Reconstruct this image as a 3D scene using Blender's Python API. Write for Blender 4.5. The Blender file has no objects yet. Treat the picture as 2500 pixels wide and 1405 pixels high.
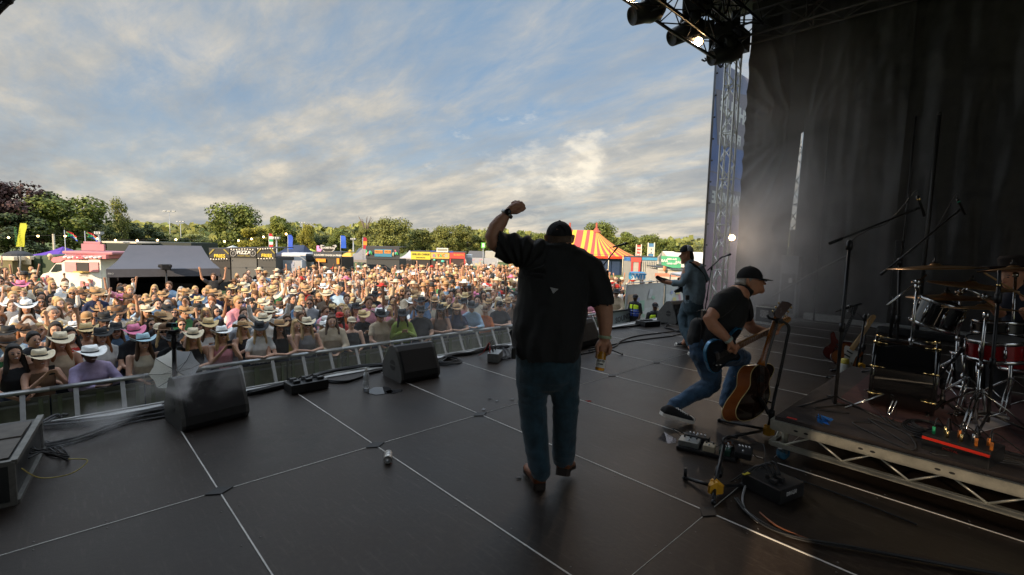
import bpy, bmesh, math, random
import numpy as np
from mathutils import Vector, Matrix, noise
S = bpy.context.scene
COL = S.collection
rad = math.radians
# ---------------------------------------------------------------- camera, world, sun, exposure
# world axes: X runs along the stage front to stage left (far wing), Y points out to the audience, Z up, stage deck is z = 0
CR = ((0.72478162, -0.6885232, 0.025048), (0.04448863, 0.08304895, 0.99555192), (-0.68754081, -0.72044339, 0.0908238))  # camera right, up, back
R_, U_, B_ = (Vector(v) for v in CR)
CAM = Vector((0, 0, 1.68)); FPX = 1166.8
cd = bpy.data.cameras.new("camera"); cam = bpy.data.objects.new("camera", cd); COL.objects.link(cam)
cd.sensor_width = 36; cd.lens = 36*FPX/2500; cd.clip_start = .05; cd.clip_end = 3000
cam.matrix_world = Matrix((( R_.x, U_.x, B_.x, 0), (R_.y, U_.y, B_.y, 0), (R_.z, U_.z, B_.z, CAM.z), (0, 0, 0, 1)))
S.camera = cam
SUN_EL, SUN_AZ = 19.0, 195.0      # the sun stands behind the near wing of the stage: azimuth measured from +X counter-clockwise
sdir = Vector((math.cos(rad(SUN_AZ))*math.cos(rad(SUN_EL)), math.sin(rad(SUN_AZ))*math.cos(rad(SUN_EL)), math.sin(rad(SUN_EL))))
ld = bpy.data.lights.new("sun", 'SUN'); ld.energy = 4.0; ld.angle = rad(.6); ld.color = (1, .78, .54)
sun = bpy.data.objects.new("sun", ld); COL.objects.link(sun); sun.location = sdir*80
sun.rotation_euler = sdir.to_track_quat('Z', 'Y').to_euler()
S.view_settings.view_transform = 'Standard'; S.view_settings.look = 'None'; S.view_settings.gamma = 1; S.view_settings.exposure = 0.8
S.cycles.use_denoising = True; S.cycles.max_bounces = 6; S.cycles.volume_bounces = 1; S.cycles.volume_step_rate = 4; S.cycles.volume_max_steps = 64
S.cycles.sample_clamp_indirect = 4
W = bpy.data.worlds.new("World"); S.world = W; W.use_nodes = True

def ray_(px, py): return R_*((px-1250)/FPX) - U_*((py-702.5)/FPX) - B_
class N:                                   # tiny node-tree helper
    def __init__(s, nt): s.nt = nt
    def a(s, t, ins=None, **kw):
        n = s.nt.nodes.new(t)
        for k, v in kw.items(): setattr(n, k, v)
        for k, v in (ins or {}).items():
            if hasattr(v, 'is_output'): s.nt.links.new(v, n.inputs[k])
            else: n.inputs[k].default_value = v
        return n
    def m(s, op, a, b=0.0, c=None):
        n = s.a('ShaderNodeMath', operation=op)
        for i, v in enumerate((a, b) if c is None else (a, b, c)):
            if hasattr(v, 'is_output'): s.nt.links.new(v, n.inputs[i])
            else: n.inputs[i].default_value = v
        return n.outputs[0]
    def ramp(s, f, *st):
        n = s.a('ShaderNodeValToRGB', {0: f}); e = n.color_ramp.elements
        while len(e) < len(st): e.new(.5)
        for q, (p, c) in zip(e, st): q.position = p; q.color = (*c, 1) if isinstance(c, tuple) else (c, c, c, 1)
        return n.outputs[0]
    def mix(s, f, a, b, bt='MIX'):
        n = s.a('ShaderNodeMix', data_type='RGBA', blend_type=bt)
        for i, v in ((0, f), (6, a), (7, b)):
            if hasattr(v, 'is_output'): s.nt.links.new(v, n.inputs[i])
            else: n.inputs[i].default_value = (*v, 1) if isinstance(v, tuple) else v
        return n.outputs[2]

# sky: Nishita plus cloud layers projected on a flat cloud ceiling
nt = W.node_tree; nt.nodes.clear(); n = N(nt)
tc = n.a('ShaderNodeTexCoord').outputs['Generated']
sp = n.a('ShaderNodeSeparateXYZ', {0: tc}); zz = n.m('MAXIMUM', sp.outputs[2], 0.0)
den = n.m('ADD', zz, .17)
px_ = n.m('DIVIDE', sp.outputs[0], den); py_ = n.m('DIVIDE', sp.outputs[1], den)
pl = n.a('ShaderNodeCombineXYZ', {0: px_, 1: py_}).outputs[0]
rot = n.a('ShaderNodeMapping', {0: pl, 'Rotation': (0, 0, rad(-38)), 'Scale': (1.0, .38, 1), 'Location': (3.1, 1.7, 0)}).outputs[0]
sky = n.a('ShaderNodeTexSky', sky_type='NISHITA', sun_disc=False, sun_elevation=rad(SUN_EL+4), sun_rotation=rad(90-SUN_AZ), altitude=100, air_density=1.0, dust_density=1.2, ozone_density=3.0)
n1 = n.a('ShaderNodeTexNoise', {0: rot, 'Scale': 1.0, 'Detail': 10, 'Roughness': .6, 'Distortion': .5}).outputs[0]
n2 = n.a('ShaderNodeTexNoise', {0: n.a('ShaderNodeMapping', {0: pl, 'Rotation': (0, 0, rad(-44)), 'Scale': (1, .40, 1)}).outputs[0], 'Scale': 6.5, 'Detail': 8, 'Roughness': .66, 'Distortion': .4}).outputs[0]
n3 = n.a('ShaderNodeTexNoise', {0: rot, 'Scale': .45, 'Detail': 3, 'Roughness': .5}).outputs[0]
cov = n.m('ADD', n.m('MULTIPLY', n1, .58), n.m('ADD', n.m('MULTIPLY', n2, .34), n.m('MULTIPLY', n3, .26)))
low = n.m('MULTIPLY', n.m('SUBTRACT', 1.0, n.m('MINIMUM', n.m('MULTIPLY', zz, 3.2), 1.0)), .10)     # more cloud towards the horizon
mask = n.ramp(n.m('ADD', cov, low), (.47, 0.08), (.57, .46), (.67, .95))
shade = n.a('ShaderNodeTexNoise', {0: n.a('ShaderNodeMapping', {0: pl, 'Scale': (1, .5, 1), 'Location': (.12, .1, 0), 'Rotation': (0, 0, rad(-38))}).outputs[0], 'Scale': 2.2, 'Detail': 9, 'Roughness': .62}).outputs[0]
hi = n.ramp(shade, (.34, (2.0, 2.1, 2.2)), (.50, (2.6, 2.6, 2.5)), (.68, (3.3, 3.1, 2.75)))
lowc = n.ramp(shade, (.36, (1.9, 2.0, 2.05)), (.50, (2.7, 2.6, 2.35)), (.66, (4.6, 4.0, 3.1)))
ccol = n.mix(n.m('MINIMUM', n.m('MULTIPLY', zz, 2.6), 1.0), lowc, hi)
base = n.mix(n.m('SUBTRACT', 1.0, n.m('MINIMUM', n.m('MULTIPLY', zz, 4.0), 1.0)), (1.15, 1.75, 2.45), (2.45, 2.6, 2.6))
bs = n.mix(.82, sky.outputs[0], base)
fin0 = n.mix(mask, bs, ccol)
cud = ray_(1385, 425).normalized(); cds = n.a('ShaderNodeVectorMath', {0: n.a('ShaderNodeVectorMath', {0: tc, 1: tuple(cud)}, operation='SUBTRACT').outputs[0], 1: (1, 1, 2.6)}, operation='MULTIPLY').outputs[0]
cln = n.a('ShaderNodeVectorMath', {0: cds}, operation='LENGTH').outputs['Value']; cn_ = n.a('ShaderNodeTexNoise', {0: n.a('ShaderNodeMapping', {0: tc, 'Scale': (1, 1, 2.2)}).outputs[0], 'Scale': 9, 'Detail': 8, 'Roughness': .6}).outputs[0]
cum = n.ramp(n.m('ADD', n.m('SUBTRACT', .22, cln), n.m('MULTIPLY', n.m('SUBTRACT', cn_, .5), .95)), (.02, 0.0), (.16, .45), (.34, .9))   # the bank of sunlit cumulus above the tent
fin0 = n.mix(cum, fin0, n.mix(n.ramp(cn_, (.42, 0.0), (.62, 1.0)), (2.8, 2.75, 2.6), (5.4, 4.9, 4.0)))
high = n.ramp(zz, (.54, 1.0), (.74, 5.2))     # added overhead brightening above the frame, fills the shaded stage and front rows
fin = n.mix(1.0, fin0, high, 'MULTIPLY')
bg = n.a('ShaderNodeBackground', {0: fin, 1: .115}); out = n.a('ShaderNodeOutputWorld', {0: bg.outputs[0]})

# ---------------------------------------------------------------- placing helpers
def ray(px, py): return R_*((px-1250)/FPX) - U_*((py-702.5)/FPX) - B_
def gp(px, py, z=0.0):
    d = ray(px, py); return CAM + d*((z-CAM.z)/d.z)
def J(px, py, dep): return CAM + ray(px, py)*dep
def yp(px, py, Y): d = ray(px, py); return CAM + d*(Y/d.y)
def xp(px, py, X): d = ray(px, py); return CAM + d*(X/d.x)
def proj(p):
    v = Vector(p)-CAM; dep = -v.dot(B_); return (1250+FPX*v.dot(R_)/dep, 702.5-FPX*v.dot(U_)/dep, dep)

# ---------------------------------------------------------------- materials
MATS = {}
def mat(name, col=(.5, .5, .5), rough=.6, metal=0.0, var=.18, vscale=8.0, bump=0.0, bscale=60.0, emit=None, obj=False, attr=None, trans=0.0, ior=1.45, alpha=1.0, coat=0.0, sheen=0.0, spec=.5, sss=0.0):
    if name in MATS: return MATS[name]
    m = bpy.data.materials.new(name); m.use_nodes = True; nt = m.node_tree; n = N(nt); b = nt.nodes['Principled BSDF']
    b.inputs['Roughness'].default_value = rough; b.inputs['Metallic'].default_value = metal; b.inputs['IOR'].default_value = ior
    b.inputs['Transmission Weight'].default_value = trans; b.inputs['Alpha'].default_value = alpha; b.inputs['Coat Weight'].default_value = coat
    b.inputs['Sheen Weight'].default_value = sheen; b.inputs['Specular IOR Level'].default_value = spec
    if sss: b.inputs['Subsurface Weight'].default_value = sss; b.inputs['Subsurface Radius'].default_value = (.02, .008, .004)
    co = n.a('ShaderNodeTexCoord').outputs['Object']
    if obj: src = n.a('ShaderNodeObjectInfo').outputs['Color']
    elif attr: src = n.a('ShaderNodeAttribute', attribute_name=attr).outputs['Color']
    else: src = None
    if var > 0 or src:
        nz = n.a('ShaderNodeTexNoise', {0: co, 'Scale': vscale, 'Detail': 5, 'Roughness': .6}).outputs[0]
        f = n.ramp(nz, (.3, 1-var), (.7, 1+var*.6))
        c = n.mix(1.0, src if src else tuple(col), f, 'MULTIPLY'); nt.links.new(c, b.inputs['Base Color'])
        if metal < .5: nt.links.new(n.m('ADD', n.m('MULTIPLY', nz, .22), rough-.11), b.inputs['Roughness'])
    else: b.inputs['Base Color'].default_value = (*col, 1)
    if bump:
        nb = n.a('ShaderNodeTexNoise', {0: co, 'Scale': bscale, 'Detail': 4}).outputs[0]
        nt.links.new(n.a('ShaderNodeBump', {'Strength': bump, 'Distance': .01, 'Height': nb}).outputs[0], b.inputs['Normal'])
    if emit: b.inputs['Emission Color'].default_value = (*emit[0], 1); b.inputs['Emission Strength'].default_value = emit[1]
    m.diffuse_color = (*col[:3], 1); MATS[name] = m; return m
M_ALU = mat('aluminium', (.62, .62, .6), .34, 1.0, .15, 20)
M_STEEL = mat('brushed steel', (.42, .42, .42), .42, .9, .2, 25)
M_CHROME = mat('chrome', (.5, .5, .5), .2, 1.0, 0)
M_BLK = mat('black plastic', (.018, .018, .019), .45, 0, .3, 15)
M_BLKM = mat('black painted metal', (.02, .02, .022), .36, .3, .2, 20)
M_RUB = mat('black rubber cable', (.016, .016, .017), .55, 0, .2, 30)
M_WHITE = mat('white paint', (.78, .77, .74), .5, 0, .08, 10)
M_GOLD = mat('gold hardware', (.8, .58, .25), .25, 1.0, 0)

# ---------------------------------------------------------------- geometry builder
ORG = {}
class G:
    def __init__(s): s.v = []; s.f = []; s.mi = []; s.sm = []
    def add(s, vs, fs, mi=0, smooth=False):
        o = len(s.v); s.v += [Vector(v) for v in vs]
        for f in fs: s.f.append([o+i for i in f]); s.mi.append(mi); s.sm.append(smooth)
        return s
    def box(s, c, size, rz=0, M=None, mi=0, bev=0.0, taper=1.0):
        x, y, z = (q/2 for q in size); M = M or (Matrix.Translation(Vector(c)) @ Matrix.Rotation(rz, 4, 'Z'))
        if bev > 0:
            b = min(bev, x*.9, y*.9, z*.9); vs = []; 
            bm = bmesh.new(); bmesh.ops.create_cube(bm, size=1, matrix=Matrix.Diagonal((2*x, 2*y, 2*z, 1)))
            bmesh.ops.bevel(bm, geom=bm.edges[:], offset=b, segments=2, profile=.6, affect='EDGES')
            bm.verts.ensure_lookup_table(); s.add([M @ v.co for v in bm.verts], [[v.index for v in f.verts] for f in bm.faces], mi); bm.free(); return s
        vs = [M @ Vector((sx*x*(taper if sz > 0 else 1), sy*y*(taper if sz > 0 else 1), sz*z)) for sz in (-1, 1) for sy in (-1, 1) for sx in (-1, 1)]
        return s.add(vs, [(0, 2, 3, 1), (4, 5, 7, 6), (0, 1, 5, 4), (2, 6, 7, 3), (0, 4, 6, 2), (1, 3, 7, 5)], mi)
    def tube(s, pts, r, n=8, cap=True, mi=0, r2=None, side=None, closed=False):
        P = [Vector(p) for p in pts]; k = len(P)
        rs = r if isinstance(r, list) else ([r]*k if r2 is None else [r+(r2-r)*i/(k-1) for i in range(k)])
        o = len(s.v); sd = Vector(side) if side else None
        for i, p in enumerate(P):
            t = (P[(i+1) % k]-P[i-1]) if closed else (P[min(i+1, k-1)]-P[max(i-1, 0)])
            t = t.normalized() if t.length > 1e-9 else Vector((0, 0, 1))
            if sd is None: sd = t.orthogonal()
            sd = (sd - t*sd.dot(t)); sd = sd.normalized() if sd.length > 1e-6 else t.orthogonal().normalized()
            fr = t.cross(sd); q = rs[i]; ra, rb = q if isinstance(q, (tuple, list)) else (q, q)
            for j in range(n):
                a = 2*math.pi*j/n; s.v.append(p+sd*ra*math.cos(a)+fr*rb*math.sin(a))
        for i in range(k if closed else k-1):
            i2 = (i+1) % k
            for j in range(n):
                s.f.append([o+i*n+j, o+i*n+(j+1) % n, o+i2*n+(j+1) % n, o+i2*n+j]); s.mi.append(mi); s.sm.append(True)
        if cap and not closed:
            s.f.append([o+j for j in range(n)][::-1]); s.mi.append(mi); s.sm.append(False)
            s.f.append([o+(k-1)*n+j for j in range(n)]); s.mi.append(mi); s.sm.append(False)
        return s
    def cyl(s, a, b, r, r2=None, n=12, mi=0): return s.tube([a, b], r, n, True, mi, r2)
    def lathe(s, prof, o=(0, 0, 0), ax=(0, 0, 1), n=24, mi=0, smooth=True):
        ax = Vector(ax).normalized(); u = ax.orthogonal().normalized(); w = ax.cross(u); o = Vector(o); b = len(s.v); k = len(prof)
        for r, h in prof:
            for j in range(n): a = 2*math.pi*j/n; s.v.append(o+ax*h+(u*math.cos(a)+w*math.sin(a))*max(r, 1e-5))
        for i in range(k-1):
            for j in range(n): s.f.append([b+i*n+j, b+i*n+(j+1) % n, b+(i+1)*n+(j+1) % n, b+(i+1)*n+j]); s.mi.append(mi); s.sm.append(smooth)
        return s
    def ball(s, c, r, n=10, M=None, mi=0):
        rx, ry, rz_ = r if isinstance(r, (tuple, list)) else (r, r, r); c = Vector(c); o = len(s.v); m = max(4, n//2+1)
        for i in range(m+1):
            t = math.pi*i/m
            for j in range(n):
                a = 2*math.pi*j/n; q = Vector((rx*math.sin(t)*math.cos(a), ry*math.sin(t)*math.sin(a), rz_*math.cos(t)))
                s.v.append(c+((M @ q) if M else q))
        for i in range(m):
            for j in range(n): s.f.append([o+i*n+j, o+(i+1)*n+j, o+(i+1)*n+(j+1) % n, o+i*n+(j+1) % n]); s.mi.append(mi); s.sm.append(True)
        return s
    def prism(s, pts, off, mi=0, mi2=None):        # polygon (3D points) extruded by vector off
        k = len(pts); P = [Vector(p) for p in pts]; off = Vector(off)
        s.add(P+[p+off for p in P], [list(range(k))[::-1], [k+i for i in range(k)]], mi)
        o = len(s.v)-2*k
        for i in range(k): s.f.append([o+i, o+(i+1) % k, o+k+(i+1) % k, o+k+i]); s.mi.append(mi if mi2 is None else mi2); s.sm.append(False)
        return s
    def quad(s, a, b, c, d, mi=0): return s.add([a, b, c, d], [(0, 1, 2, 3)], mi)
    def mesh(s, name, mats, off=Vector((0, 0, 0))):
        me = bpy.data.meshes.new(name); me.from_pydata([tuple(v-off) for v in s.v], [], s.f)
        for m in (mats if isinstance(mats, (list, tuple)) else [mats]): me.materials.append(m)
        me.polygons.foreach_set('material_index', s.mi); me.polygons.foreach_set('use_smooth', s.sm); me.update(); return me
def tag(o, label=None, cat=None, group=None, kind=None):
    for k, v in (('label', label), ('category', cat), ('group', group), ('kind', kind)):
        if v: o[k] = v
    return o
def thing(name, label, cat, loc=(0, 0, 0), group=None):
    o = bpy.data.objects.new(name, None); o.empty_display_size = .2; COL.objects.link(o); o.location = loc; ORG[o.name] = Vector(loc); return tag(o, label, cat, group)
def add(name, g, mats, parent=None, label=None, cat=None, group=None, kind=None, color=None, me=None):
    if me is None:
        if parent is None and kind != 'structure':
            mn = Vector([min(v[i] for v in g.v) for i in range(3)]); mx = Vector([max(v[i] for v in g.v) for i in range(3)])
            off = Vector(((mn.x+mx.x)/2, (mn.y+mx.y)/2, mn.z))
        else: off = ORG[parent.name] if parent else Vector((0, 0, 0))
        me = g.mesh(name, mats, off)
        loc = off if parent is None else Vector((0, 0, 0))
        org = off
    else:
        org = ORG[parent.name] if parent else Vector((0, 0, 0)); me.transform(Matrix.Translation(-org)); loc = Vector((0, 0, 0))
    o = bpy.data.objects.new(name, me); COL.objects.link(o); o.location = loc; ORG[o.name] = org
    if parent: o.parent = parent
    if color: o.color = (*color, 1)
    return tag(o, label, cat, group, kind)
def struct(name, g, m): return add(name, g, m, kind='structure')
def blobmesh(g, vox, name, mats, smooth=3, disp=None, extra=None):
    """fuse the overlapping closed pieces of g into one continuous surface"""
    me = g.mesh(name, []); o = bpy.data.objects.new('tmp', me); COL.objects.link(o)
    r = o.modifiers.new('r', 'REMESH'); r.mode = 'VOXEL'; r.voxel_size = vox; r.use_smooth_shade = True
    if smooth: q = o.modifiers.new('s', 'SMOOTH'); q.iterations = smooth; q.factor = .5
    dg = bpy.context.evaluated_depsgraph_get(); dg.update(); ev = o.evaluated_get(dg)
    out = bpy.data.meshes.new_from_object(ev); out.name = name
    bpy.data.objects.remove(o); bpy.data.meshes.remove(me)
    if disp:
        nv = len(out.vertices); co = np.empty(nv*3, 'f'); no = np.empty(nv*3, 'f'); out.vertices.foreach_get('co', co); out.vertices.foreach_get('normal', no)
        co = co.reshape(-1, 3); no = no.reshape(-1, 3)
        d = np.array([disp(Vector(c), Vector(q)) for c, q in zip(co, no)], 'f'); co += no*d[:, None]; out.vertices.foreach_set('co', co.ravel()); out.update()
    for m in mats: out.materials.append(m)
    if extra is not None:       # small unfused pieces (eyes, lips ...) with their own material indices
        bm = bmesh.new(); bm.from_mesh(out); e = extra.mesh('e', mats); bm.from_mesh(e); bm.to_mesh(out); bm.free(); bpy.data.meshes.remove(e)
    out.polygons.foreach_set('use_smooth', [True]*len(out.polygons)); return out
def limb(g, pts, rs, side=None, n=12, mi=0):
    """closed round-ended limb through pts, radius number or (side, front) pairs"""
    P = [Vector(p) for p in pts]; R = [q if isinstance(q, (tuple, list)) else (q, q) for q in rs]
    t0 = (P[0]-P[1]).normalized(); t1 = (P[-1]-P[-2]).normalized(); a = min(R[0]); b = min(R[-1])
    PP = [P[0]+t0*a*.95, P[0]+t0*a*.75, P[0]+t0*a*.4]+P+[P[-1]+t1*b*.4, P[-1]+t1*b*.75, P[-1]+t1*b*.95]
    sc = lambda q, k: (q[0]*k, q[1]*k)
    RR = [sc(R[0], .25), sc(R[0], .66), sc(R[0], .92)]+R+[sc(R[-1], .92), sc(R[-1], .66), sc(R[-1], .25)]
    return g.tube(PP, RR, n, True, mi, side=side)
def text(body, size, name='lettering', bold=0.0, ext=.002):
    c = bpy.data.curves.new('t', 'FONT'); c.body = body; c.size = size; c.align_x = 'CENTER'; c.align_y = 'CENTER'; c.extrude = ext; c.offset = bold; c.resolution_u = 2
    o = bpy.data.objects.new('t', c); COL.objects.link(o); dg = bpy.context.evaluated_depsgraph_get(); dg.update()
    me = bpy.data.meshes.new_from_object(o.evaluated_get(dg)); bpy.data.objects.remove(o); bpy.data.curves.remove(c); me.name = name; return me
def put_text(body, size, at, xdir, up, m, parent, name='lettering', bold=0.0, wscale=1.0):
    me = text(body, size, name, bold); x = Vector(xdir).normalized(); u = Vector(up); u = (u-x*u.dot(x)).normalized(); w = x.cross(u)
    T = Matrix(((x.x*wscale, u.x, w.x, at[0]), (x.y*wscale, u.y, w.y, at[1]), (x.z*wscale, u.z, w.z, at[2]), (0, 0, 0, 1)))
    me.transform(T); me.materials.clear(); me.materials.append(m); return add(name, None, None, parent, me=me)
def smooth_path(pts, k=6):
    P = [Vector(p) for p in pts]; out = []
    for i in range(len(P)-1):
        a, b, c, d = P[max(i-1, 0)], P[i], P[i+1], P[min(i+2, len(P)-1)]
        for j in range(k):
            t = j/k; out.append(.5*((2*b)+(c-a)*t+(2*a-5*b+4*c-d)*t*t+(3*b-a-3*c+d)*t**3))
    return out+[P[-1]]
def translucent(m, fac=.5, col=(.8, .8, .8)):
    nt = m.node_tree; n = N(nt); b = nt.nodes['Principled BSDF']; o = nt.nodes['Material Output']; t = n.a('ShaderNodeBsdfTranslucent', {0: (*col, 1)})
    if b.inputs['Base Color'].links: nt.links.new(b.inputs['Base Color'].links[0].from_socket, t.inputs[0])
    x = n.a('ShaderNodeMixShader', {0: fac}); nt.links.new(b.outputs[0], x.inputs[1]); nt.links.new(t.outputs[0], x.inputs[2]); nt.links.new(x.outputs[0], o.inputs['Surface']); return m
def copy_tree(o, parent=None):
    c = o.copy(); COL.objects.link(c); c.parent = parent
    for ch in [q for q in o.children]: copy_tree(ch, c)
    return c
# ================================================================ SETTING: ground, deck, stage structure
random.seed(7)
GZ = -1.72
# grass field with gentle far rise
gm = mat('grass field', (.10, .13, .035), .9, 0, .35, .6, .6, 3)
g = G(); g.quad((-500, -300, GZ), (700, -300, GZ), (700, 900, GZ), (-500, 900, GZ)); struct('ground', g, gm)
# pit track in front of the stage: trodden dark matting
g = G(); g.quad((-9, 5.6, GZ+.01), (15, 5.6, GZ+.01), (15, 9.7, GZ+.01), (-9, 9.7, GZ+.01)); struct('path', g, mat('pit matting', (.10, .105, .05), .9, 0, .3, 3))
# stage deck: plywood panels 1.12 x 2.28 m, dark film faced, each a little different
def deckmat():
    m = bpy.data.materials.new('dark film faced plywood'); m.use_nodes = True; nt = m.node_tree; n = N(nt); b = nt.nodes['Principled BSDF']; b.inputs['Specular IOR Level'].default_value = .27; b.inputs['Specular Tint'].default_value = (1, .86, .77, 1)
    co = n.a('ShaderNodeTexCoord').outputs['Object']; rn = n.a('ShaderNodeAttribute', attribute_name='tone').outputs['Fac']
    big = n.a('ShaderNodeTexNoise', {0: co, 'Scale': 1.3, 'Detail': 7, 'Roughness': .62}).outputs[0]
    fine = n.a('ShaderNodeTexNoise', {0: co, 'Scale': 26, 'Detail': 6, 'Roughness': .7}).outputs[0]
    st = n.a('ShaderNodeTexNoise', {0: n.a('ShaderNodeMapping', {0: co, 'Scale': (14, 1.6, 1), 'Rotation': (0, 0, .5)}).outputs[0], 'Scale': 3, 'Detail': 5, 'Roughness': .65}).outputs[0]
    c1 = n.mix(n.ramp(big, (.35, 0.0), (.65, 1.0)), (.0095, .0065, .005), (.021, .0145, .011))
    c2 = n.mix(n.ramp(fine, (.45, 0.0), (.75, .5)), c1, (.055, .044, .036))
    c3 = n.mix(n.ramp(st, (.55, 0.0), (.70, .45)), c2, (.075, .062, .052))
    wet = n.a('ShaderNodeTexNoise', {0: co, 'Scale': 5.5, 'Detail': 4, 'Roughness': .6, 'Distortion': .6}).outputs[0]
    spx = n.a('ShaderNodeVectorMath', {0: co, 1: (1.25, 4.05, 0)}, operation='DISTANCE').outputs['Value']
    spill = n.m('MULTIPLY', n.ramp(wet, (.52, 0.0), (.55, 1.0)), n.ramp(n.m('DIVIDE', spx, 1.1), (.25, 1.0), (.6, 0.0)))
    c3 = n.mix(n.m('MULTIPLY', spill, .6), c3, (.004, .003, .0025))
    c4 = n.mix(1.0, c3, n.a('ShaderNodeCombineColor', {0: rn, 1: rn, 2: rn}).outputs[0], 'MULTIPLY'); nt.links.new(c4, b.inputs['Base Color'])
    nt.links.new(n.m('SUBTRACT', n.m('ADD', n.m('MULTIPLY', big, .3), n.m('ADD', n.m('MULTIPLY', fine, .22), .12)), n.m('MULTIPLY', spill, .0)), b.inputs['Roughness'])
    # fine wire-mesh anti-slip print
    w = n.a('ShaderNodeTexWave', {0: n.a('ShaderNodeMapping', {0: co, 'Rotation': (0, 0, .785)}).outputs[0], 'Scale': 60}).outputs[1]
    w2 = n.a('ShaderNodeTexWave', {0: n.a('ShaderNodeMapping', {0: co, 'Rotation': (0, 0, -.785)}).outputs[0], 'Scale': 60}).outputs[1]
    h = n.m('ADD', n.m('MULTIPLY', n.m('ADD', w, w2), .25), n.m('MULTIPLY', fine, 1.2))
    nt.links.new(n.a('ShaderNodeBump', {'Strength': .35, 'Distance': .003, 'Height': h}).outputs[0], b.inputs['Normal']); return m
DM = deckmat(); PW, PL = 1.12, 2.28; X0, Y0 = .71, 3.5
g = G(); g.box((5.5, .2, -.06), (17, 11.0, .1), mi=0)     # sub-frame, seen in the seams
struct('stage_subfloor', g, mat('seam light aluminium', (.55, .54, .5), .5, .3, .15, 4))
g = G(); tones = []
for i in range(-5, 13):
    for j in range(-4, 2):
        xa, ya = X0+i*PW, Y0+j*PL; gx = .008; gy = .004
        if j == 1: yb = 5.62
        else: yb = ya+PL
        if xa < -4.8: continue
        g.box(((2*xa+PW)/2, (ya+yb)/2, -.004), (PW-gx, yb-ya-gy, .012)); tones += [random.uniform(.8, 1.3)]*8
o = struct('stage_floor', g, DM); me = o.data
at_ = me.attributes.new('tone', 'FLOAT', 'POINT'); at_.data.foreach_set('value', tones)
# dark corner locking plates and panel screws are part of the deck
g = G()
for i in range(-4, 12):
    for j in range(-2, 1):
        x, y = X0+i*PW, Y0+j*PL; g.prism([(x-.085, y, .0055), (x, y-.055, .0055), (x+.085, y, .0055), (x, y+.055, .0055)], (0, 0, .0035))
add('corner_plate', g, mat('corner plate', (.012, .011, .011), .5, .2, .2, 40), o)
g = G()
for i in range(-4, 12):
    for j in range(-2, 1):
        for k in range(5):
            for sx in (-.05, .05): g.lathe([(.0055, 0), (.005, .002), (.001, .0025)], (X0+i*PW+sx, Y0+j*PL+.25+k*.44+random.uniform(-.02, .02), .002), n=6)
        for k in range(3):
            for sy in (-.045, .045): g.lathe([(.0055, 0), (.005, .002), (.001, .0025)], (X0+i*PW+.25+k*.3, Y0+j*PL+sy, .002), n=6)
add('screw', g, mat('dull screw', (.16, .15, .14), .45, .7, .2), o, kind='stuff')
g = G()
for i in range(-4, 13):
    for j in range(-2, 2):
        if j == 1: y0, y1 = Y0+PL*0+.05, 5.6
        else: y0, y1 = Y0+(j-1)*PL+.05, Y0+j*PL-.05
        g.box((X0+i*PW, (y0+y1)/2, .0035), (.0075+.003*random.random(), y1-y0, .003))
for j in range(-2, 1):
    for i in range(-4, 12):
        w = .006 if (i < 2 and j == 0) else .0025
        g.box((X0+i*PW+PW/2, Y0+j*PL, .0035), (PW-.16, w, .003))
add('panel_seam', g, mat('seam edge', (.62, .60, .56), .5, .1, .35, 3), o)
# edge: aluminium kick strip + ply fascia
g = G(); g.box((4.6, 5.69, -.015), (18.4, .10, .05)); g.box((4.6, 5.745, .008), (18.4, .02, .03))
struct('stage_edge_strip', g, mat('worn light edge strip', (.5, .49, .47), .5, .2, .25, 6))
g = G(); g.box((4.6, 5.65, -.88), (18.3, .05, 1.64)); struct('stage_fascia', g, mat('black fascia', (.015, .015, .015), .8))
# ---- drapes
def drape(name, pts, z0, z1, label, fold=.05, nz=40, nx=90, fan=None, m=None, seed=0, parent=None):
    """hanging cloth between ground-plan points, with folds; real thin cloth with two sides"""
    g = G(); P = [Vector(p) for p in pts]; L = [0]
    for a, b in zip(P, P[1:]): L.append(L[-1]+(b-a).length)
    for k in range(nz+1):
        v = k/nz; z = z0+(z1-z0)*v
        for i in range(nx+1):
            s = L[-1]*i/nx; q = max(j for j in range(len(P)-1) if L[j] <= s+1e-9); t = (s-L[q])/(L[q+1]-L[q]); p = P[q].lerp(P[q+1], t); d = (P[q+1]-P[q]).normalized(); nn = Vector((-d.y, d.x, 0))
            w = noise.noise(Vector((s*2.2, z*.35, seed)))*fold*1.6 + noise.noise(Vector((s*6, z*1.1, seed+5)))*fold*.45 + .25*fold*noise.noise(Vector((s*1.2, z*9, seed+8)))
            if fan:
                fs, fz, amp = fan; a = math.atan2(z-fz, s-fs); rr = math.hypot(z-fz, s-fs); w += amp*(abs(math.sin(a*13+1.2*noise.noise(Vector((s, z, seed)))))-.5)*min(rr*.6, 1)*max(0, 1-rr/6)
            g.v.append(Vector((p.x, p.y, z))+nn*w)
    for k in range(nz):
        for i in range(nx): a = k*(nx+1)+i; g.f.append([a, a+1, a+nx+2, a+nx+1]); g.mi.append(0); g.sm.append(True)
    return add(name, g, m or M_DRAPE, parent, label, None if parent else 'stage drape', None, None)
M_DRAPE = mat('black drape cloth', (.046, .045, .046), .46, 0, .25, 4, .3, 120)
WX = 13.7
drape('drape', [(WX+.15, 5.42, 0), (WX+.2, 4.18, 0)], -.02, 8.26, 'grey black cloth wall panel beside the truss tower with fan folds', .05, fan=(1.3, 4.8, .17), seed=3, nz=90)
drape('drape', [(WX, 3.93, 0), (WX-.1, 1.9, 0)], -.02, 8.26, 'black cloth wall panel right of the bright slit', .06, fan=(.1, 4.6, .05), seed=9, nz=80)
drape('drape', [(WX-.02, 1.95, 0), (WX, -5.8, 0)], -.02, 8.26, 'long black cloth wall behind the drum kit', .09, seed=17, nz=70, nx=140)
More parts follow.
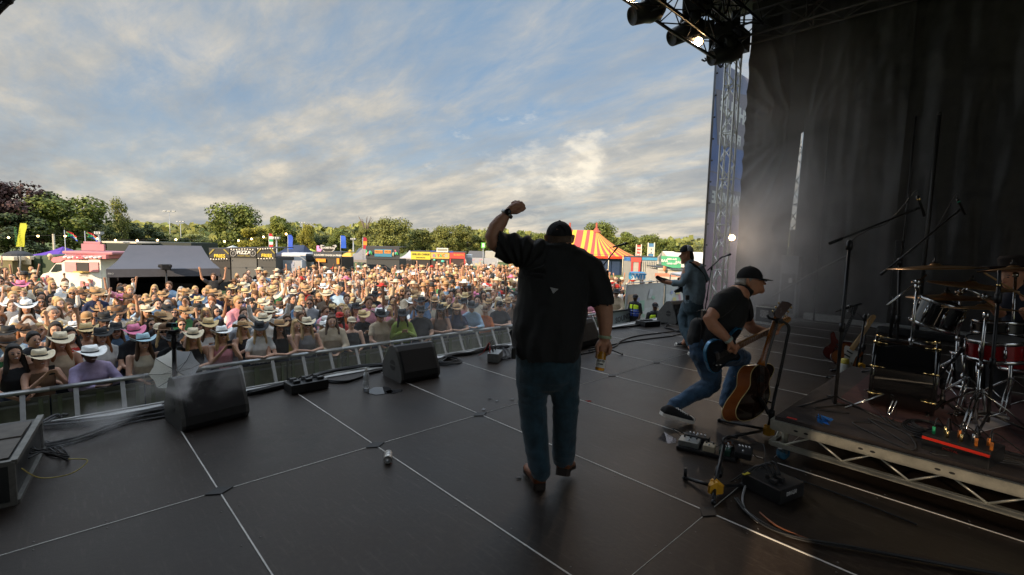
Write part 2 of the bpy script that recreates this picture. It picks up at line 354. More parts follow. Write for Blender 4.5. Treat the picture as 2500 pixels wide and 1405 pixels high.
# closing piece above the slit
g = G(); g.prism([(WX+.1, 4.3, 8.25), (WX+.1, 4.3, .0), (WX+.1, 4.14, .0), (WX+.1, 4.12, 1.6), (WX+.1, 4.0, 4.65), (WX+.1, 3.85, 4.75), (WX+.1, 3.85, 8.25)], (.02, 0, 0)); add('drape_header', g, M_DRAPE, None, 'narrow black cloth strip closing the gap above the bright slit', 'stage drape')
# rear and near walls, roof skin (they keep the daylight off the stage)
drape('drape', [(WX, -5.8, 0), (3.6, -5.8, 0)], -.02, 8.26, 'black cloth rear wall behind the drum riser', .09, seed=31, nz=12, nx=60)
SLIT0, SLIT1 = -1.0, -.70
drape('drape', [(-3.2, -5.8, 0), (-3.2, SLIT0-1.3, 0)], -1.4, 8.26, 'black cloth side wall of the near wing', .0, seed=33, nz=12, nx=30)
drape('drape', [(-3.2, SLIT1, 0), (-3.2, 5.6, 0)], -1.4, 8.26, 'black cloth side wall of the near wing beside the stage front', .0, seed=35, nz=12, nx=30)
g = G(); g.box((-3.2, (SLIT0+SLIT1)/2, 5.26), (.03, SLIT1-SLIT0+.02, 6.02)); ya, yb = SLIT0-1.32, SLIT0
g.box((-3.2, (ya+yb)/2, .5), (.03, yb-ya, 4.0)); g.box((-3.2, (ya+yb)/2, 5.93), (.03, yb-ya, 4.67))
for k in range(11): g.box((-3.2, (ya+yb)/2, 2.54+k*.1), (.02, yb-ya, .075))  # slats added out of view so only thin sun reaches the riser
add('added_sun_slats', g, M_DRAPE, None, 'black slatted screen in the near wing wall that lets thin low sun through', 'screen')
g = G(); g.box((5.3, .3, 8.3), (18.2, 12.6, .06)); struct('stage_roof', g, mat('black roof membrane', (.02, .02, .022), .7))
# unseen near-side scrim, added to throw the shade on the front rows
g = G(); g.box((-3.6, 8.0, 3.1), (.04, 4.6, 9.1)); add('wing_banner', g, M_DRAPE, None, 'added unseen dark scrim wall at the near side, shading the front rows', 'stage banner')
# ---- truss
def truss(g, a, b, w, seg, r=.024, rd=.012, up=(0, 0, 1)):
    a, b = Vector(a), Vector(b); t = (b-a).normalized(); u = Vector(up); u = (u-t*u.dot(t)).normalized(); s = t.cross(u); c = []
    for i, j in ((-1, -1), (1, -1), (1, 1), (-1, 1)):
        o = s*(i*w/2)+u*(j*w/2); c.append(o); g.tube([a+o, b+o], r, 8)
    k = max(1, round((b-a).length/seg)); d = (b-a)/k
    for q in range(4):
        c0, c1 = c[q], c[(q+1) % 4]
        for i in range(k):
            p, e = (c0, c1) if (i+q) % 2 == 0 else (c1, c0)
            g.tube([a+d*i+p, a+d*(i+1)+e], rd, 5)
            if i % 3 == 0: g.tube([a+d*i+c0, a+d*i+c1], rd, 5)
    return g
tw = thing('truss_tower', 'aluminium box truss tower at the far front corner of the stage', 'truss', (13.25, 6.0, -1.45))
g = truss(G(), (13.55, 5.72, -1.4), (13.55, 5.72, 8.2), .30, .42, .03, .015, up=(1, 0, 0)); add('truss', g, mat('bright tower alloy', (.62, .62, .60), .35, .35, .12, 20), tw)
g = G(); g.box((13.5, 5.72, 7.25), (.62, .62, .5)); add('sleeve_block', g, M_BLKM, tw)
ft = thing('roof_truss', 'dark front roof truss running over the stage edge, carrying lamps', 'truss', (5, 5.9, 7.0))
g = truss(G(), (-3.4, 5.75, 7.0), (13.2, 5.75, 7.0), .5, .62, .03, .016); add('truss', g, M_BLKM, ft)
g = truss(G(), (-3.4, 5.2, 7.7), (13.3, 5.2, 7.7), .55, .62, .03, .016); add('truss', g, M_BLKM, ft)
st_ = thing('roof_truss', 'dark side roof truss running back over the drape wall from the tower', 'truss', (13.2, 2, 7.2))
g = truss(G(), (13.2, 5.7, 7.35), (13.2, -5.5, 7.35), .55, .62, .03, .016); add('truss', g, mat('dark painted truss', (.10, .10, .10), .5, .5), st_)
# cable tangle at the corner
g = G(); random.seed(3)
for k in range(22):
    p = Vector((random.uniform(12.2, 13.6), random.uniform(5.5, 6.2), random.uniform(7.0, 8.1))); q = p+Vector((random.uniform(-.9, .5), random.uniform(-.2, .2), random.uniform(-.8, .2)))
    mpt = (p+q)/2+Vector((0, 0, -random.uniform(.1, .5))); g.tube(smooth_path([p, mpt, q], 5), random.uniform(.012, .028), 5)
add('cable_bundle', g, M_RUB, None, 'tangle of black cables and hoist chains at the truss corner', 'cables')
for p_, s_, lb in (((11.5, 5.6, 7.5), (.38, .28, .42), 'largest black hoist box hung in the front truss, left of the corner'), ((12.3, 5.9, 7.25), (.3, .3, .36), 'black hoist box hung in the truss near the corner'), ((13.0, 5.5, 7.6), (.22, .2, .4), 'narrow black dimmer box right at the truss corner')):
    g = G(); g.box(p_, s_, .5, bev=.03); g.cyl((p_[0], p_[1], p_[2]+s_[2]/2-.01), (p_[0], p_[1], p_[2]+s_[2]/2+.25), .02, n=6); add('hoist_box', g, M_BLK, None, lb, 'rigging box')
# corner of near rigging, top left of the picture
p = J(12, 8, 3.0); g = G(); g.tube([J(-30, 55, 3), J(0, 22, 3.0), J(40, -15, 3.05)], .018, 8); g.tube([J(-30, 40, 3.05), J(20, -10, 3.05)], .02, 8); g.ball(J(18, 0, 3.02), .03)
add('cable_bundle', g, M_RUB, None, 'bit of black cable hanging into the top left corner', 'cables')
# ---- far wing banner seen from behind (lettering reversed)
wb = thing('wing_banner', 'tall blue and pink printed wing banner seen from behind beside the truss', 'stage banner', (14.6, 6.75, -1.45))
def banmat():
    m = bpy.data.materials.new('printed banner back'); m.use_nodes = True; nt = m.node_tree; n = N(nt); b = nt.nodes['Principled BSDF']; b.inputs['Roughness'].default_value = .7
    co = n.a('ShaderNodeSeparateXYZ', {0: n.a('ShaderNodeTexCoord').outputs['Object']}).outputs[2]
    c = n.ramp(n.m('DIVIDE', co, 9.5), (.08, (.42, .28, .30)), (.28, (.40, .25, .33)), (.5, (.30, .30, .48)), (.62, (.10, .2, .5)), (.80, (.2, .27, .48)), (.93, (.28, .3, .42)))
    nz = n.a('ShaderNodeTexNoise', {'Scale': 3.0, 'Detail': 4}).outputs[0]; c = n.mix(1.0, c, n.ramp(nz, (.3, .8), (.7, 1.15)), 'MULTIPLY'); nt.links.new(c, b.inputs['Base Color'])
    nt.links.new(c, b.inputs['Emission Color']); b.inputs['Emission Strength'].default_value = 0.0
    return translucent(m, .35)
BX0 = 14.75
g = G(); g.box((BX0+1.6, 6.75, 3.0), (3.2, .012, 8.9)); add('banner_cloth', g, banmat(), wb)
g = G(); g.cyl((BX0, 6.75, -1.4), (BX0, 6.75, 8.4), .035)
for k in range(14): g.ball((BX0+.03, 6.7, -.8+k*.65), .03, 6)
add('banner_pole', g, M_BLKM, wb)
gb = mat('grey print', (.20, .19, .24), .7, 0, .1); wl = mat('pale print', (.6, .6, .62), .7, 0, .05)
g = G(); g.prism([(BX0+.25, 6.74, 5.7), (BX0+.1, 6.74, 6.55), (BX0+3.1, 6.74, 7.0), (BX0+3.1, 6.74, 5.1), (BX0+.45, 6.74, 4.95)], (0, -.004, 0)); add('logo_patch', g, gb, wb)
put_text('NASHVILLE', .62, (BX0+2.0, 6.73, 6.12), (-1, 0, .06), (0, 0, 1), wl, wb, bold=.03)
put_text('FESTIVAL', .42, (BX0+1.35, 6.73, 5.35), (-1, 0, .06), (0, 0, 1), wl, wb, bold=.02)
g = G(); g.box((BX0+1.6, 6.74, 3.25), (3.0, .008, .8)); add('logo_patch', g, gb, wb)
put_text('NASHVILLE', .5, (BX0+1.5, 6.73, 3.3), (-1, 0, 0), (0, 0, 1), wl, wb, bold=.02)
g = G(); g.box((BX0+1.6, 6.74, 4.08), (3.2, .01, .03)); add('seam', g, gb, wb)
# ================================================================ PEOPLE ON STAGE
def wr(amp, sx=9, sz=9, seed=0.0, rid=True):
    def f(c, nn):
        v = noise.noise(Vector((c.x*sx, c.y*sx, c.z*sz+seed))); w = noise.noise(Vector((c.x*sx*2.3+3, c.y*sx*2.3, c.z*sz*2.1+seed)))
        return amp*((1-2*abs(v)-.55) + .45*(1-2*abs(w)-.55)) if rid else amp*(v+.5*w)
    return f
M_SKIN = mat('skin', (.50, .25, .16), .5, 0, .12, 20, .12, 150, sss=.08)
M_SKIN_T = mat('tanned skin', (.52, .24, .14), .5, 0, .16, 14, .15, 130, sss=.08)
M_SKIN_D = mat('dark skin', (.09, .045, .028), .5, 0, .12, 20)
M_EYE = mat('eye', (.04, .03, .03), .3, 0, 0); M_LIP = mat('lip', (.35, .12, .1), .5, 0, 0)
M_DENIM = mat('blue denim', (.022, .056, .080), .85, 0, .5, 14, .5, 350, sheen=.2)
M_DENIM2 = mat('mid blue denim', (.035, .085, .16), .85, 0, .5, 12, .5, 350, sheen=.2)
M_SHIRT = mat('black cotton', (.010, .010, .011), .75, 0, .25, 30, .25, 400, sheen=.08)
M_CAP = mat('black cap cloth', (.014, .014, .016), .85, 0, .2, 60, .3, 300)
M_GREYH = mat('grey hair', (.42, .38, .34), .7, 0, .35, 60, .5, 200)
M_LEATH = mat('brown leather', (.20, .065, .025), .4, 0, .35, 14, .2, 60)
M_SOLE = mat('dark leather sole', (.03, .02, .016), .6, 0, .2)
M_STITCH = mat('stitching', (.25, .2, .1), .8, 0, 0)
def lpx(g, D, pts, side='R', n=14, mi=0):
    """limb traced on the picture: rows (px, py, radius px, depth radius px, extra depth m)"""
    P = []; R = []
    for q in pts:
        x, y, r = q[:3]; r2 = q[3] if len(q) > 3 and q[3] else r; d = D+(q[4] if len(q) > 4 else 0)
        P.append(J(x, y, d)); R.append((r*d/FPX, r2*d/FPX))
    return limb(g, P, R, {'R': R_, 'U': U_, None: None}[side], n, mi)
def face(e, D, c, fwd, up, sc=1.0, mouth=1):     # eyes, brows, lips as small pieces; c = head centre
    fwd = Vector(fwd).normalized(); up = (Vector(up)-fwd*Vector(up).dot(fwd)).normalized(); s = fwd.cross(up)
    M = Matrix((s, fwd, up)).transposed()
    for k in (-1, 1):
        e.ball(c+s*k*.032*sc+fwd*.088*sc+up*.012*sc, (.012*sc, .006*sc, .006*sc), 8, M, 1)
        e.ball(c+s*k*.034*sc+fwd*.090*sc+up*.032*sc, (.018*sc, .006*sc, .004*sc), 8, M, 1)
    if mouth: e.ball(c+fwd*.090*sc-up*.045*sc, (.024*sc, .007*sc, .006*sc), 8, M, 2)
def person(label, loc): return thing('person', label, 'person', loc)
# ---------------------------------------------------------------- the singer, seen from behind
D = 3.24; pr = person('big man in black shirt and backwards black cap raising his fist, back to the camera', gp(1345, 1180))
g = G()
lpx(g, D, [(1365, 574, 28, 33), (1365, 592, 29.5, 34), (1365, 612, 27, 30, .03)]); lpx(g, D, [(1364, 612, 27, 28), (1360, 650, 32, 34)])
for x in (1332, 1399.5): lpx(g, D, [(x, 577, 4.5, 6), (x+(2 if x < 1365 else -2), 591, 3.5, 5)])
lpx(g, D, [(1365, 588, 5, 6, .115), (1365, 600, 6, 6, .118)])                 # nose, on the far side
lpx(g, D, [(1352, 645, 56, 40), (1350, 700, 70, 48), (1345, 790, 76, 56), (1340, 850, 68, 50)]); 
lpx(g, D, [(1305, 880, 34, 36), (1303, 1000, 25), (1316, 1140, 15, 15, -.05)]); lpx(g, D, [(1376, 880, 32, 36), (1379, 1000, 22), (1376, 1120, 14, 14, .1)])
# raised left arm
lpx(g, D, [(1300, 634, 24), (1250, 612, 24), (1212, 594, 22)], 'U')
lpx(g, D, [(1211, 594, 22, 22), (1204, 578, 20, 21), (1212, 556, 19.5), (1224, 540, 17), (1236, 525, 13.5, 11), (1240, 520, 13, 10)], None)
lpx(g, D, [(1240, 519, 13, 10), (1250, 509, 16, 10), (1261, 505, 15, 10)], None)
for i, (a, b, c_, d_) in enumerate((((1252, 497), (1259, 493), (1263, 497), (1261, 503)), ((1259, 497), (1267, 494), (1271, 499), (1267, 506)), ((1265, 500), (1274, 496), (1279, 502), (1273, 510)), ((1268, 507), (1277, 504), (1281, 509), (1275, 514)))):
    lpx(g, D, [(*a, 5.2, 5.2, .02-.012*i), (*b, 5.0, 5.0, .03-.012*i), (*c_, 4.6, 4.6, .0-.008*i), (*d_, 4.2, 4.2, -.025)], None, 10)
lpx(g, D, [(1252, 519, 5.5, 5.5, -.02), (1263, 519, 5, 5, -.035), (1272, 514, 4.4, 4.4, -.035)], None, 10)
# hanging right arm and the hand round the bottle
lpx(g, D, [(1440, 660, 34), (1462, 720, 28), (1475, 757, 22), (1478, 790, 18.5), (1477, 812, 15), (1476, 826, 13, 11)], 'R')
lpx(g, D, [(1476, 826, 13, 10), (1476, 842, 15, 9, .01), (1475, 856, 14, 9, .015)], 'R')
for i in range(4):
    y = 846+i*7.5
    lpx(g, D, [(1483-i*.8, y-3, 5, 5, .035), (1479-i*1.3, y+1, 5, 5, .055), (1468-i*1.5, y+3, 4.6, 4.6, .052), (1460-i*1.2, y+3, 4.2, 4.2, .03)], None, 10)
lpx(g, D, [(1486, 838, 6, 6, 0), (1490, 850, 5.4, 5.4, -.02), (1487, 863, 4.8, 4.8, -.03)], None, 10)
lpx(g, D, [(1463, 836, 6, 6, -.005), (1457, 848, 5.2, 5.2, -.03), (1459, 859, 4.6, 4.6, -.045)], None, 10)
e = G(); fw = -B_.copy(); fw.z = 0; face(e, D, J(1365, 584, D), fw, (0, 0, 1))
add('body', None, None, pr, me=blobmesh(g, .0065, 'body', [M_SKIN, M_EYE, M_LIP], 2, extra=e))
# hair fringe under the cap
g = G(); lpx(g, D, [(1365, 577, 29.5, 35), (1365, 590, 30, 34)]); add('hair', None, None, pr, me=blobmesh(g, .006, 'hair', [mat('short grey brown hair', (.13, .085, .06), .8, 0, .4, 60, .6, 250)], 1))
# cap, worn backwards: dome with arch opening at the back and a strap
def cap(parent, C, up, fwd, rs, mats, opening=False, brim=True, brimlen=.085, mesh2=None):
    up = Vector(up).normalized(); fwd = (Vector(fwd)-up*Vector(fwd).dot(up)).normalized(); s = fwd.cross(up); a, b, h = rs; g = G(); nu, nv = 36, 12; o = 0
    def P(u, v, k=1.0): return C + s*(a*k*math.cos(u)*math.cos(v)) + fwd*(b*k*math.sin(u)*math.cos(v)) + up*(h*k*math.sin(v)**.9)
    for j in range(nv+1):
        for i in range(nu): g.v.append(P(2*math.pi*i/nu, math.pi/2*j/nv*.995))
    for j in range(nv):
        for i in range(nu):
            um = 2*math.pi*(i+.5)/nu; du = abs((um-1.5*math.pi+math.pi) % (2*math.pi)-math.pi)
            if opening and j >= 1 and du < .62 and (j/5.5)**2+(du/.62)**2 < 1: continue
            front = math.sin(um) > .1 or not mesh2
            g.f.append([j*nu+i, j*nu+(i+1) % nu, (j+1)*nu+(i+1) % nu, (j+1)*nu+i]); g.mi.append(0 if front else 1); g.sm.append(True)
    g.ball(P(0, math.pi/2)+up*.002, (.009, .009, .005), 8)
    for k in range(6):
        u0 = k*math.pi/3+math.pi/6; g.tube([P(u0, v*math.pi/2/8, 1.006) for v in range(9)], .0014, 4)
    o1 = add('cap', g, mats, parent)
    if brim:
        g = G(); m1, m2 = 18, 6
        for sgn in (0, 1):
            for j in range(m2+1):
                for i in range(m1+1):
                    u = math.radians(22)+math.radians(136)*i/m1; t = j/m2; ext = brimlen*math.sin(math.pi*i/m1)**.55*t
                    p = P(u, .02)+fwd*ext-up*(.012*t+.55*(math.cos(u)*a)**2*1.6*t)+up*.004*(sgn); g.v.append(p)
        w = m1+1; q = (m1+1)*(m2+1)
        for j in range(m2):
            for i in range(m1):
                f = [j*w+i, j*w+i+1, (j+1)*w+i+1, (j+1)*w+i]; g.f += [f, [x+q for x in f[::-1]]]; g.mi += [0, 0]; g.sm += [True, True]
        add('brim', g, mats[0] if isinstance(mats, list) else mats, parent)
    return o1
CU = Vector((0, 0, 1))-fw*.0
cap(pr, J(1365, 576, D), CU, fw*-1, (.0895, .112, .098), [M_CAP], opening=False, brim=False)
# opening arch drawn as real geometry: skin-toned gap framed by the cap and crossed by the strap
g = G(); g.ball(J(1366, 564, D-.1045)+fw*.017, (.033, .02, .026), 14, Matrix((R_, fw, U_)).transposed()); add('hair', g, mat('balding crown', (.20, .11, .08), .6, 0, .2, 30), pr)
g = G(); g.tube([J(1337+58*t, 574.5+1.5*math.sin(t*3.14), D-.101*math.sin(math.pi*t)) for t in [i/10 for i in range(11)]], (.0035, .011), 8, side=U_); g.s = 0
g.tube([J(1350+32*t, 567-17*math.sin(math.pi*t), D-.115+.012*math.sin(math.pi*t)) for t in [i/8 for i in range(9)]], .005, 6); add('strap', g, M_CAP, pr)
# shirt
g = G()
lpx(g, D, [(1364, 612, 30, 40), (1362, 630, 58, 48), (1356, 655, 86, 58), (1352, 690, 88, 66), (1348, 740, 87, 72), (1341, 800, 90, 76), (1337, 845, 84, 74), (1336, 868, 80, 70)], 'R', 28)
lpx(g, D, [(1352, 640, 42), (1300, 622, 40), (1262, 612, 37), (1230, 602, 35), (1196, 592, 33.5)], 'U', 20)
lpx(g, D, [(1405, 635, 36), (1440, 662, 37), (1457, 705, 36), (1466, 742, 33, 34), (1470, 768, 33, 34)], 'R', 20)
g.lathe([(.10, -.0), (.112, .02), (.118, .05), (.10, .062), (.085, .05)], J(1366, 617, D), (0, 0, 1), 20)
g.box((0, 0, 0), (.0, .0, .0)) if 0 else None
def shirt_disp(c, nn):
    px, py, _ = proj(c); v = wr(.0075, 6, 5, 2.0)(c, nn)
    s = 0.0
    if px < 1330 and py < 680:                         # folds raying from the armpit along the raised sleeve
        a = math.atan2(py-668, px-1272); s = .012*math.sin(a*17+noise.noise(c*7)*2)*min(1, math.hypot(px-1272, py-668)/40)
    if py > 700: s += .011*math.sin(px*.085+py*.018+2.5*noise.noise(c*5))*min(1, (py-700)/120)
    return v+s
me = blobmesh(g, .0085, 'shirt', [M_SHIRT], 3, disp=shirt_disp)
# cut the flat cuffs and the curved shirt-tail hem
bm = bmesh.new(); bm.from_mesh(me)
def cut(a, b, keep):        # drop geometry beyond a picture line through the solid, plane containing the view direction
    p0, p1 = J(*a, D), J(*b, D); nn = (p1-p0).cross((p0+p1)/2-CAM).normalized()
    if (J(*keep, D)-p0).dot(nn) > 0: nn = -nn
    bmesh.ops.bisect_plane(bm, geom=bm.verts[:]+bm.edges[:]+bm.faces[:], plane_co=p0, plane_no=nn, clear_outer=True)
cut((1180, 590), (1192, 700), (1300, 640)) if 0 else None
for vsel in [1]:
    dele = []
    for v in bm.verts:
        px, py, _ = proj(v.co)
        hem = 887-(34*((1350-px)/90)**2 if px < 1350 else 16*((px-1350)/72)**2) + 2*math.sin(px*.09)
        if py > min(888, 850+(px-1243)*1.1) or (px > 1436 and py > 748+(1470-px)*.1+1.5*math.sin(px*.2)) or (px < 1260 and px < 1218-(py-567)*.19 and py > 550): dele.append(v)
    bmesh.ops.delete(bm, geom=dele, context='VERTS')
bmesh.ops.solidify(bm, geom=bm.faces[:], thickness=.003); bm.to_mesh(me); bm.free()
sh = add('shirt', None, None, pr, me=me)
# hem flap kicked out at the left side
g = G(); V = [J(1262, 795, D-.02), J(1243, 812, D-.01), J(1252, 838, D+.0), J(1270, 866, D-.02), J(1290, 850, D-.1), J(1275, 810, D-.12)]; g.prism(V, fw*.012); add('shirt_tail', g, M_SHIRT, pr)
# collar
g = G(); ring = [J(1365+31*math.cos(a), 606+5*math.sin(a), D) + fw*(.085*math.sin(a)) for a in [i*math.pi/12 for i in range(24)]]
for k, (dz, sc) in enumerate(((-.018, 1.08), (.012, 1.0), (.026, .97))):
    c0 = J(1365, 606, D)
    for q in ring: g.v.append(c0+(q-c0)*sc+Vector((0, 0, dz)))
for k in range(2):
    for i in range(24): g.f.append([k*24+i, k*24+(i+1) % 24, (k+1)*24+(i+1) % 24, (k+1)*24+i]); g.mi.append(0); g.sm.append(True)
add('collar', g, M_SHIRT, pr)
# yoke seam vent and back logo
g = G(); g.tube([J(1262+i*17, 662+5*math.sin(i*.31), D-.175+abs(i-5)**2*.0045) for i in range(2, 10)], .0015, 4); add('seam', g, M_SHIRT, pr)
dl = D-.213; a, b, c_ = J(1343.5, 702, dl), J(1363, 706.5, dl), J(1350.5, 717, dl); ctr = (a+b+c_)/3
lg = mat('pale print', (.30, .30, .30), .6, 0, .1); g = G()
for k0, k1 in ((1.0, .86), (.72, .55), (.42, .22)):
    for p, q in ((a, b), (b, c_), (c_, a)): g.quad(ctr+(p-ctr)*k0, ctr+(q-ctr)*k0, ctr+(q-ctr)*k1, ctr+(p-ctr)*k1)
add('logo', g, lg, sh)
# jeans
g = G()
lpx(g, D, [(1337, 845, 76, 62), (1338, 870, 80, 64), (1340, 903, 79, 60)], 'R', 24)
lpx(g, D, [(1302, 900, 43, 52), (1301, 930, 42, 44), (1301, 965, 37.5, 38), (1302, 1000, 34.5, 34), (1303, 1030, 33.5, 33), (1309, 1080, 30.5, 30), (1315, 1125, 27.5, 28, -.03), (1320, 1155, 23, 26, -.05)], 'R', 20)
lpx(g, D, [(1377, 900, 42, 50), (1377, 930, 39, 42), (1378, 962, 35, 36), (1380, 1000, 32, 33), (1379, 1040, 30, 31, .03), (1377, 1085, 29, 30, .07), (1376, 1118, 27, 29, .1)], 'R', 20)
def jean_disp(c, nn):
    px, py, _ = proj(c); k = max(0, 1-abs(py-975)/45)+max(0, (py-1060)/90)*.9
    return wr(.0035, 9, 9, 5)(c, nn)+.011*min(k, 1.2)*(noise.noise(Vector((c.x*5, c.y*5, c.z*26)))+.4*noise.noise(Vector((c.x*9, c.y*9, c.z*50))))
jn = add('jeans', None, None, pr, me=blobmesh(g, .009, 'jeans', [M_DENIM], 2, disp=jean_disp))
def arcpx(pts, d, r=.0012): g = G(); g.tube([J(x, y, d) for x, y in smooth_path([(x, y, 0) for x, y in pts], 5) for x, y in [(x, y)]] if 0 else [J(p.x, p.y, d) for p in smooth_path([(x, y, 0) for x, y in pts], 5)], r, 4); return g
# boots
def shoe(parent, heel, toe, w, h, mats, name='boot', up=Vector((0, 0, 1)), sole=.022, heelh=.03, cuff=.09, lacecol=None, toecap=None):
    heel, toe = Vector(heel), Vector(toe); t = (toe-heel); L = t.length; t.normalize(); up = (up-t*up.dot(t)).normalized(); s = t.cross(up)
    def P(a, b, c): return heel+t*(a*L)+s*b+up*c
    prof = [(0.02, .80, .62), (.12, .9, .95), (.25, .92, 1.0), (.40, .92, .80), (.58, 1.0, .55), (.75, 1.06, .42), (.9, .92, .36), (.985, .6, .26)]
    g = G(); k = len(prof); nn = 14; b0 = 0
    for a, ww, hh in prof:
        for j in range(nn):
            u = 2*math.pi*j/nn; x = math.cos(u)*w/2*ww; z = sole+max(0, math.sin(u))**.8*h*hh if math.sin(u) > 0 else sole; g.v.append(P(a, x, z))
    for i in range(k-1):
        for j in range(nn): g.f.append([i*nn+j, (i+1)*nn+j, (i+1)*nn+(j+1) % nn, i*nn+(j+1) % nn]); g.mi.append(0); g.sm.append(True)
    g.f += [list(range(nn)), [(k-1)*nn+j for j in range(nn)][::-1]]; g.mi += [0, 0]; g.sm += [True, True]
    if cuff: g.tube([P(.2, 0, h*.7), P(.19, 0, h+cuff)], (w*.46, w*.5), 12)
    o = add(name, g, mats[0], parent)
    g = G(); out = [(0, .62), (.05, .84), (.2, .92), (.42, .86), (.62, 1.02), (.8, 1.06), (.93, .85), (1.0, .4)]
    ring = [P(a, w/2*b, 0) for a, b in out]+[P(a, -w/2*b, 0) for a, b in out[::-1]]
    g.prism(ring, up*sole)
    if heelh: g.prism([P(a, w/2*b, -heelh) for a, b in ((0, .6), (.06, .85), (.26, .88), (.26, -.88), (.06, -.85), (0, -.6))], up*(heelh+.002))
    add('sole', g, mats[1], o)
    if toecap:
        g = G(); g.ball(P(.88, 0, sole), (w*.47, L*.13, h*.40), 14, Matrix((s, t, up)).transposed()); add('toe_cap', g, toecap, o)
    if lacecol:
        g = G()
        for q in range(5): a = .42+q*.075; z = sole+h*(.84-q*.1); g.tube([P(a, -w*.25, z-.006), P(a+.02, 0, z+.004), P(a, w*.25, z-.006)], .0035, 5)
        add('lace', g, lacecol, o)
    return o
bo = gp(1319, 1199)
shoe(pr, bo+Vector((0, 0, .028)), J(1296, 1150, D+.15)*1.0*.0+bo+(-R_*.075+fw*.28)+Vector((0, 0, .028)), .105, .085, [M_LEATH, M_SOLE], heelh=.028, cuff=.06)
b2 = J(1372, 1152, 3.27); shoe(pr, b2+Vector((0, 0, .0)), b2+R_*.085+fw*.26-Vector((0, 0, .085)), .108, .085, [M_LEATH, M_SOLE], heelh=.028, cuff=.06)
# watch, wristband
wx = (J(1246, 512, D)-J(1230, 533, D)).normalized(); g = G(); pw = J(1238, 523, D-.0)
g.lathe([(.041, -.011), (.045, -.008), (.045, .008), (.041, .011)], pw, wx, 20); add('watch_strap', g, M_STEEL, pr)
g = G(); pc = J(1240, 517.5, D-.043); g.lathe([(.001, .012), (.017, .012), (.021, .008), (.022, 0), (.02, -.004)], pc, (CAM-pc).normalized()+U_*.2, 20); add('watch_case', g, mat('dark watch face', (.02, .02, .025), .2, .3, 0), pr)
g = G(); g.lathe([(.043, -.010), (.0445, -.007), (.0445, .007), (.043, .010)], J(1477, 823, D), (J(1476, 830, D)-J(1478, 812, D)).normalized(), 20); add('wristband', g, mat('pale green fabric band', (.42, .5, .33), .8, 0, .4, 90), pr)
g = G(); g.box(J(1254, 862, D-.1), (.03, .05, .075), rad(-45), bev=.008); g.tube(smooth_path([J(1257, 850, D-.1), J(1262, 838, D-.11), J(1256, 828, D-.1)], 5), .002, 5); add('belt_pack', g, M_BLK, pr)
# beer bottle in the hand
BT = J(1473, 842, D+.022); BB = J(1463.5, 905, D-.0); ax = (BT-BB); L = ax.length; ax.normalize()
bt = thing('beer_bottle', 'amber glass beer bottle with white label held in the hanging right hand', 'bottle', BB)
g = G(); r = .031; g.lathe([(.001, .0), (r*.9, .0), (r, .006), (r, L*.58), (r*.85, L*.68), (r*.45, L*.84), (r*.4, L*.98), (r*.48, L*.985), (r*.48, L), (.001, L)], BB, ax, 28)
add('glass', g, mat('amber glass', (.75, .36, .03), .1, 0, 0, trans=.45, ior=1.5), bt)
g = G(); g.lathe([(r*1.015, .02), (r*1.02, .022), (r*1.02, L*.42), (r*1.015, L*.425)], BB, ax, 28); add('paper_label', g, mat('white paper label', (.85, .83, .78), .6, 0, .25, 60), bt)
lx = ax.cross((CAM-BB).normalized()).normalized()*-1
for t, sz, q in (('STOUT', .016, .36), ('BREW', .012, .24)): put_text(t, sz, BB+ax*(L*q)+(CAM-BB).normalized()*(r*1.04), lx, ax, mat('black ink', (.02, .02, .02), .6, 0, 0), bt, bold=.0006)
g = G(); g.lathe([(r*.5, L*.92), (r*.52, L*.925), (r*.52, L*1.0), (.001, L*1.004)], BB, ax, 18); add('neck_foil', g, M_GOLD, bt)
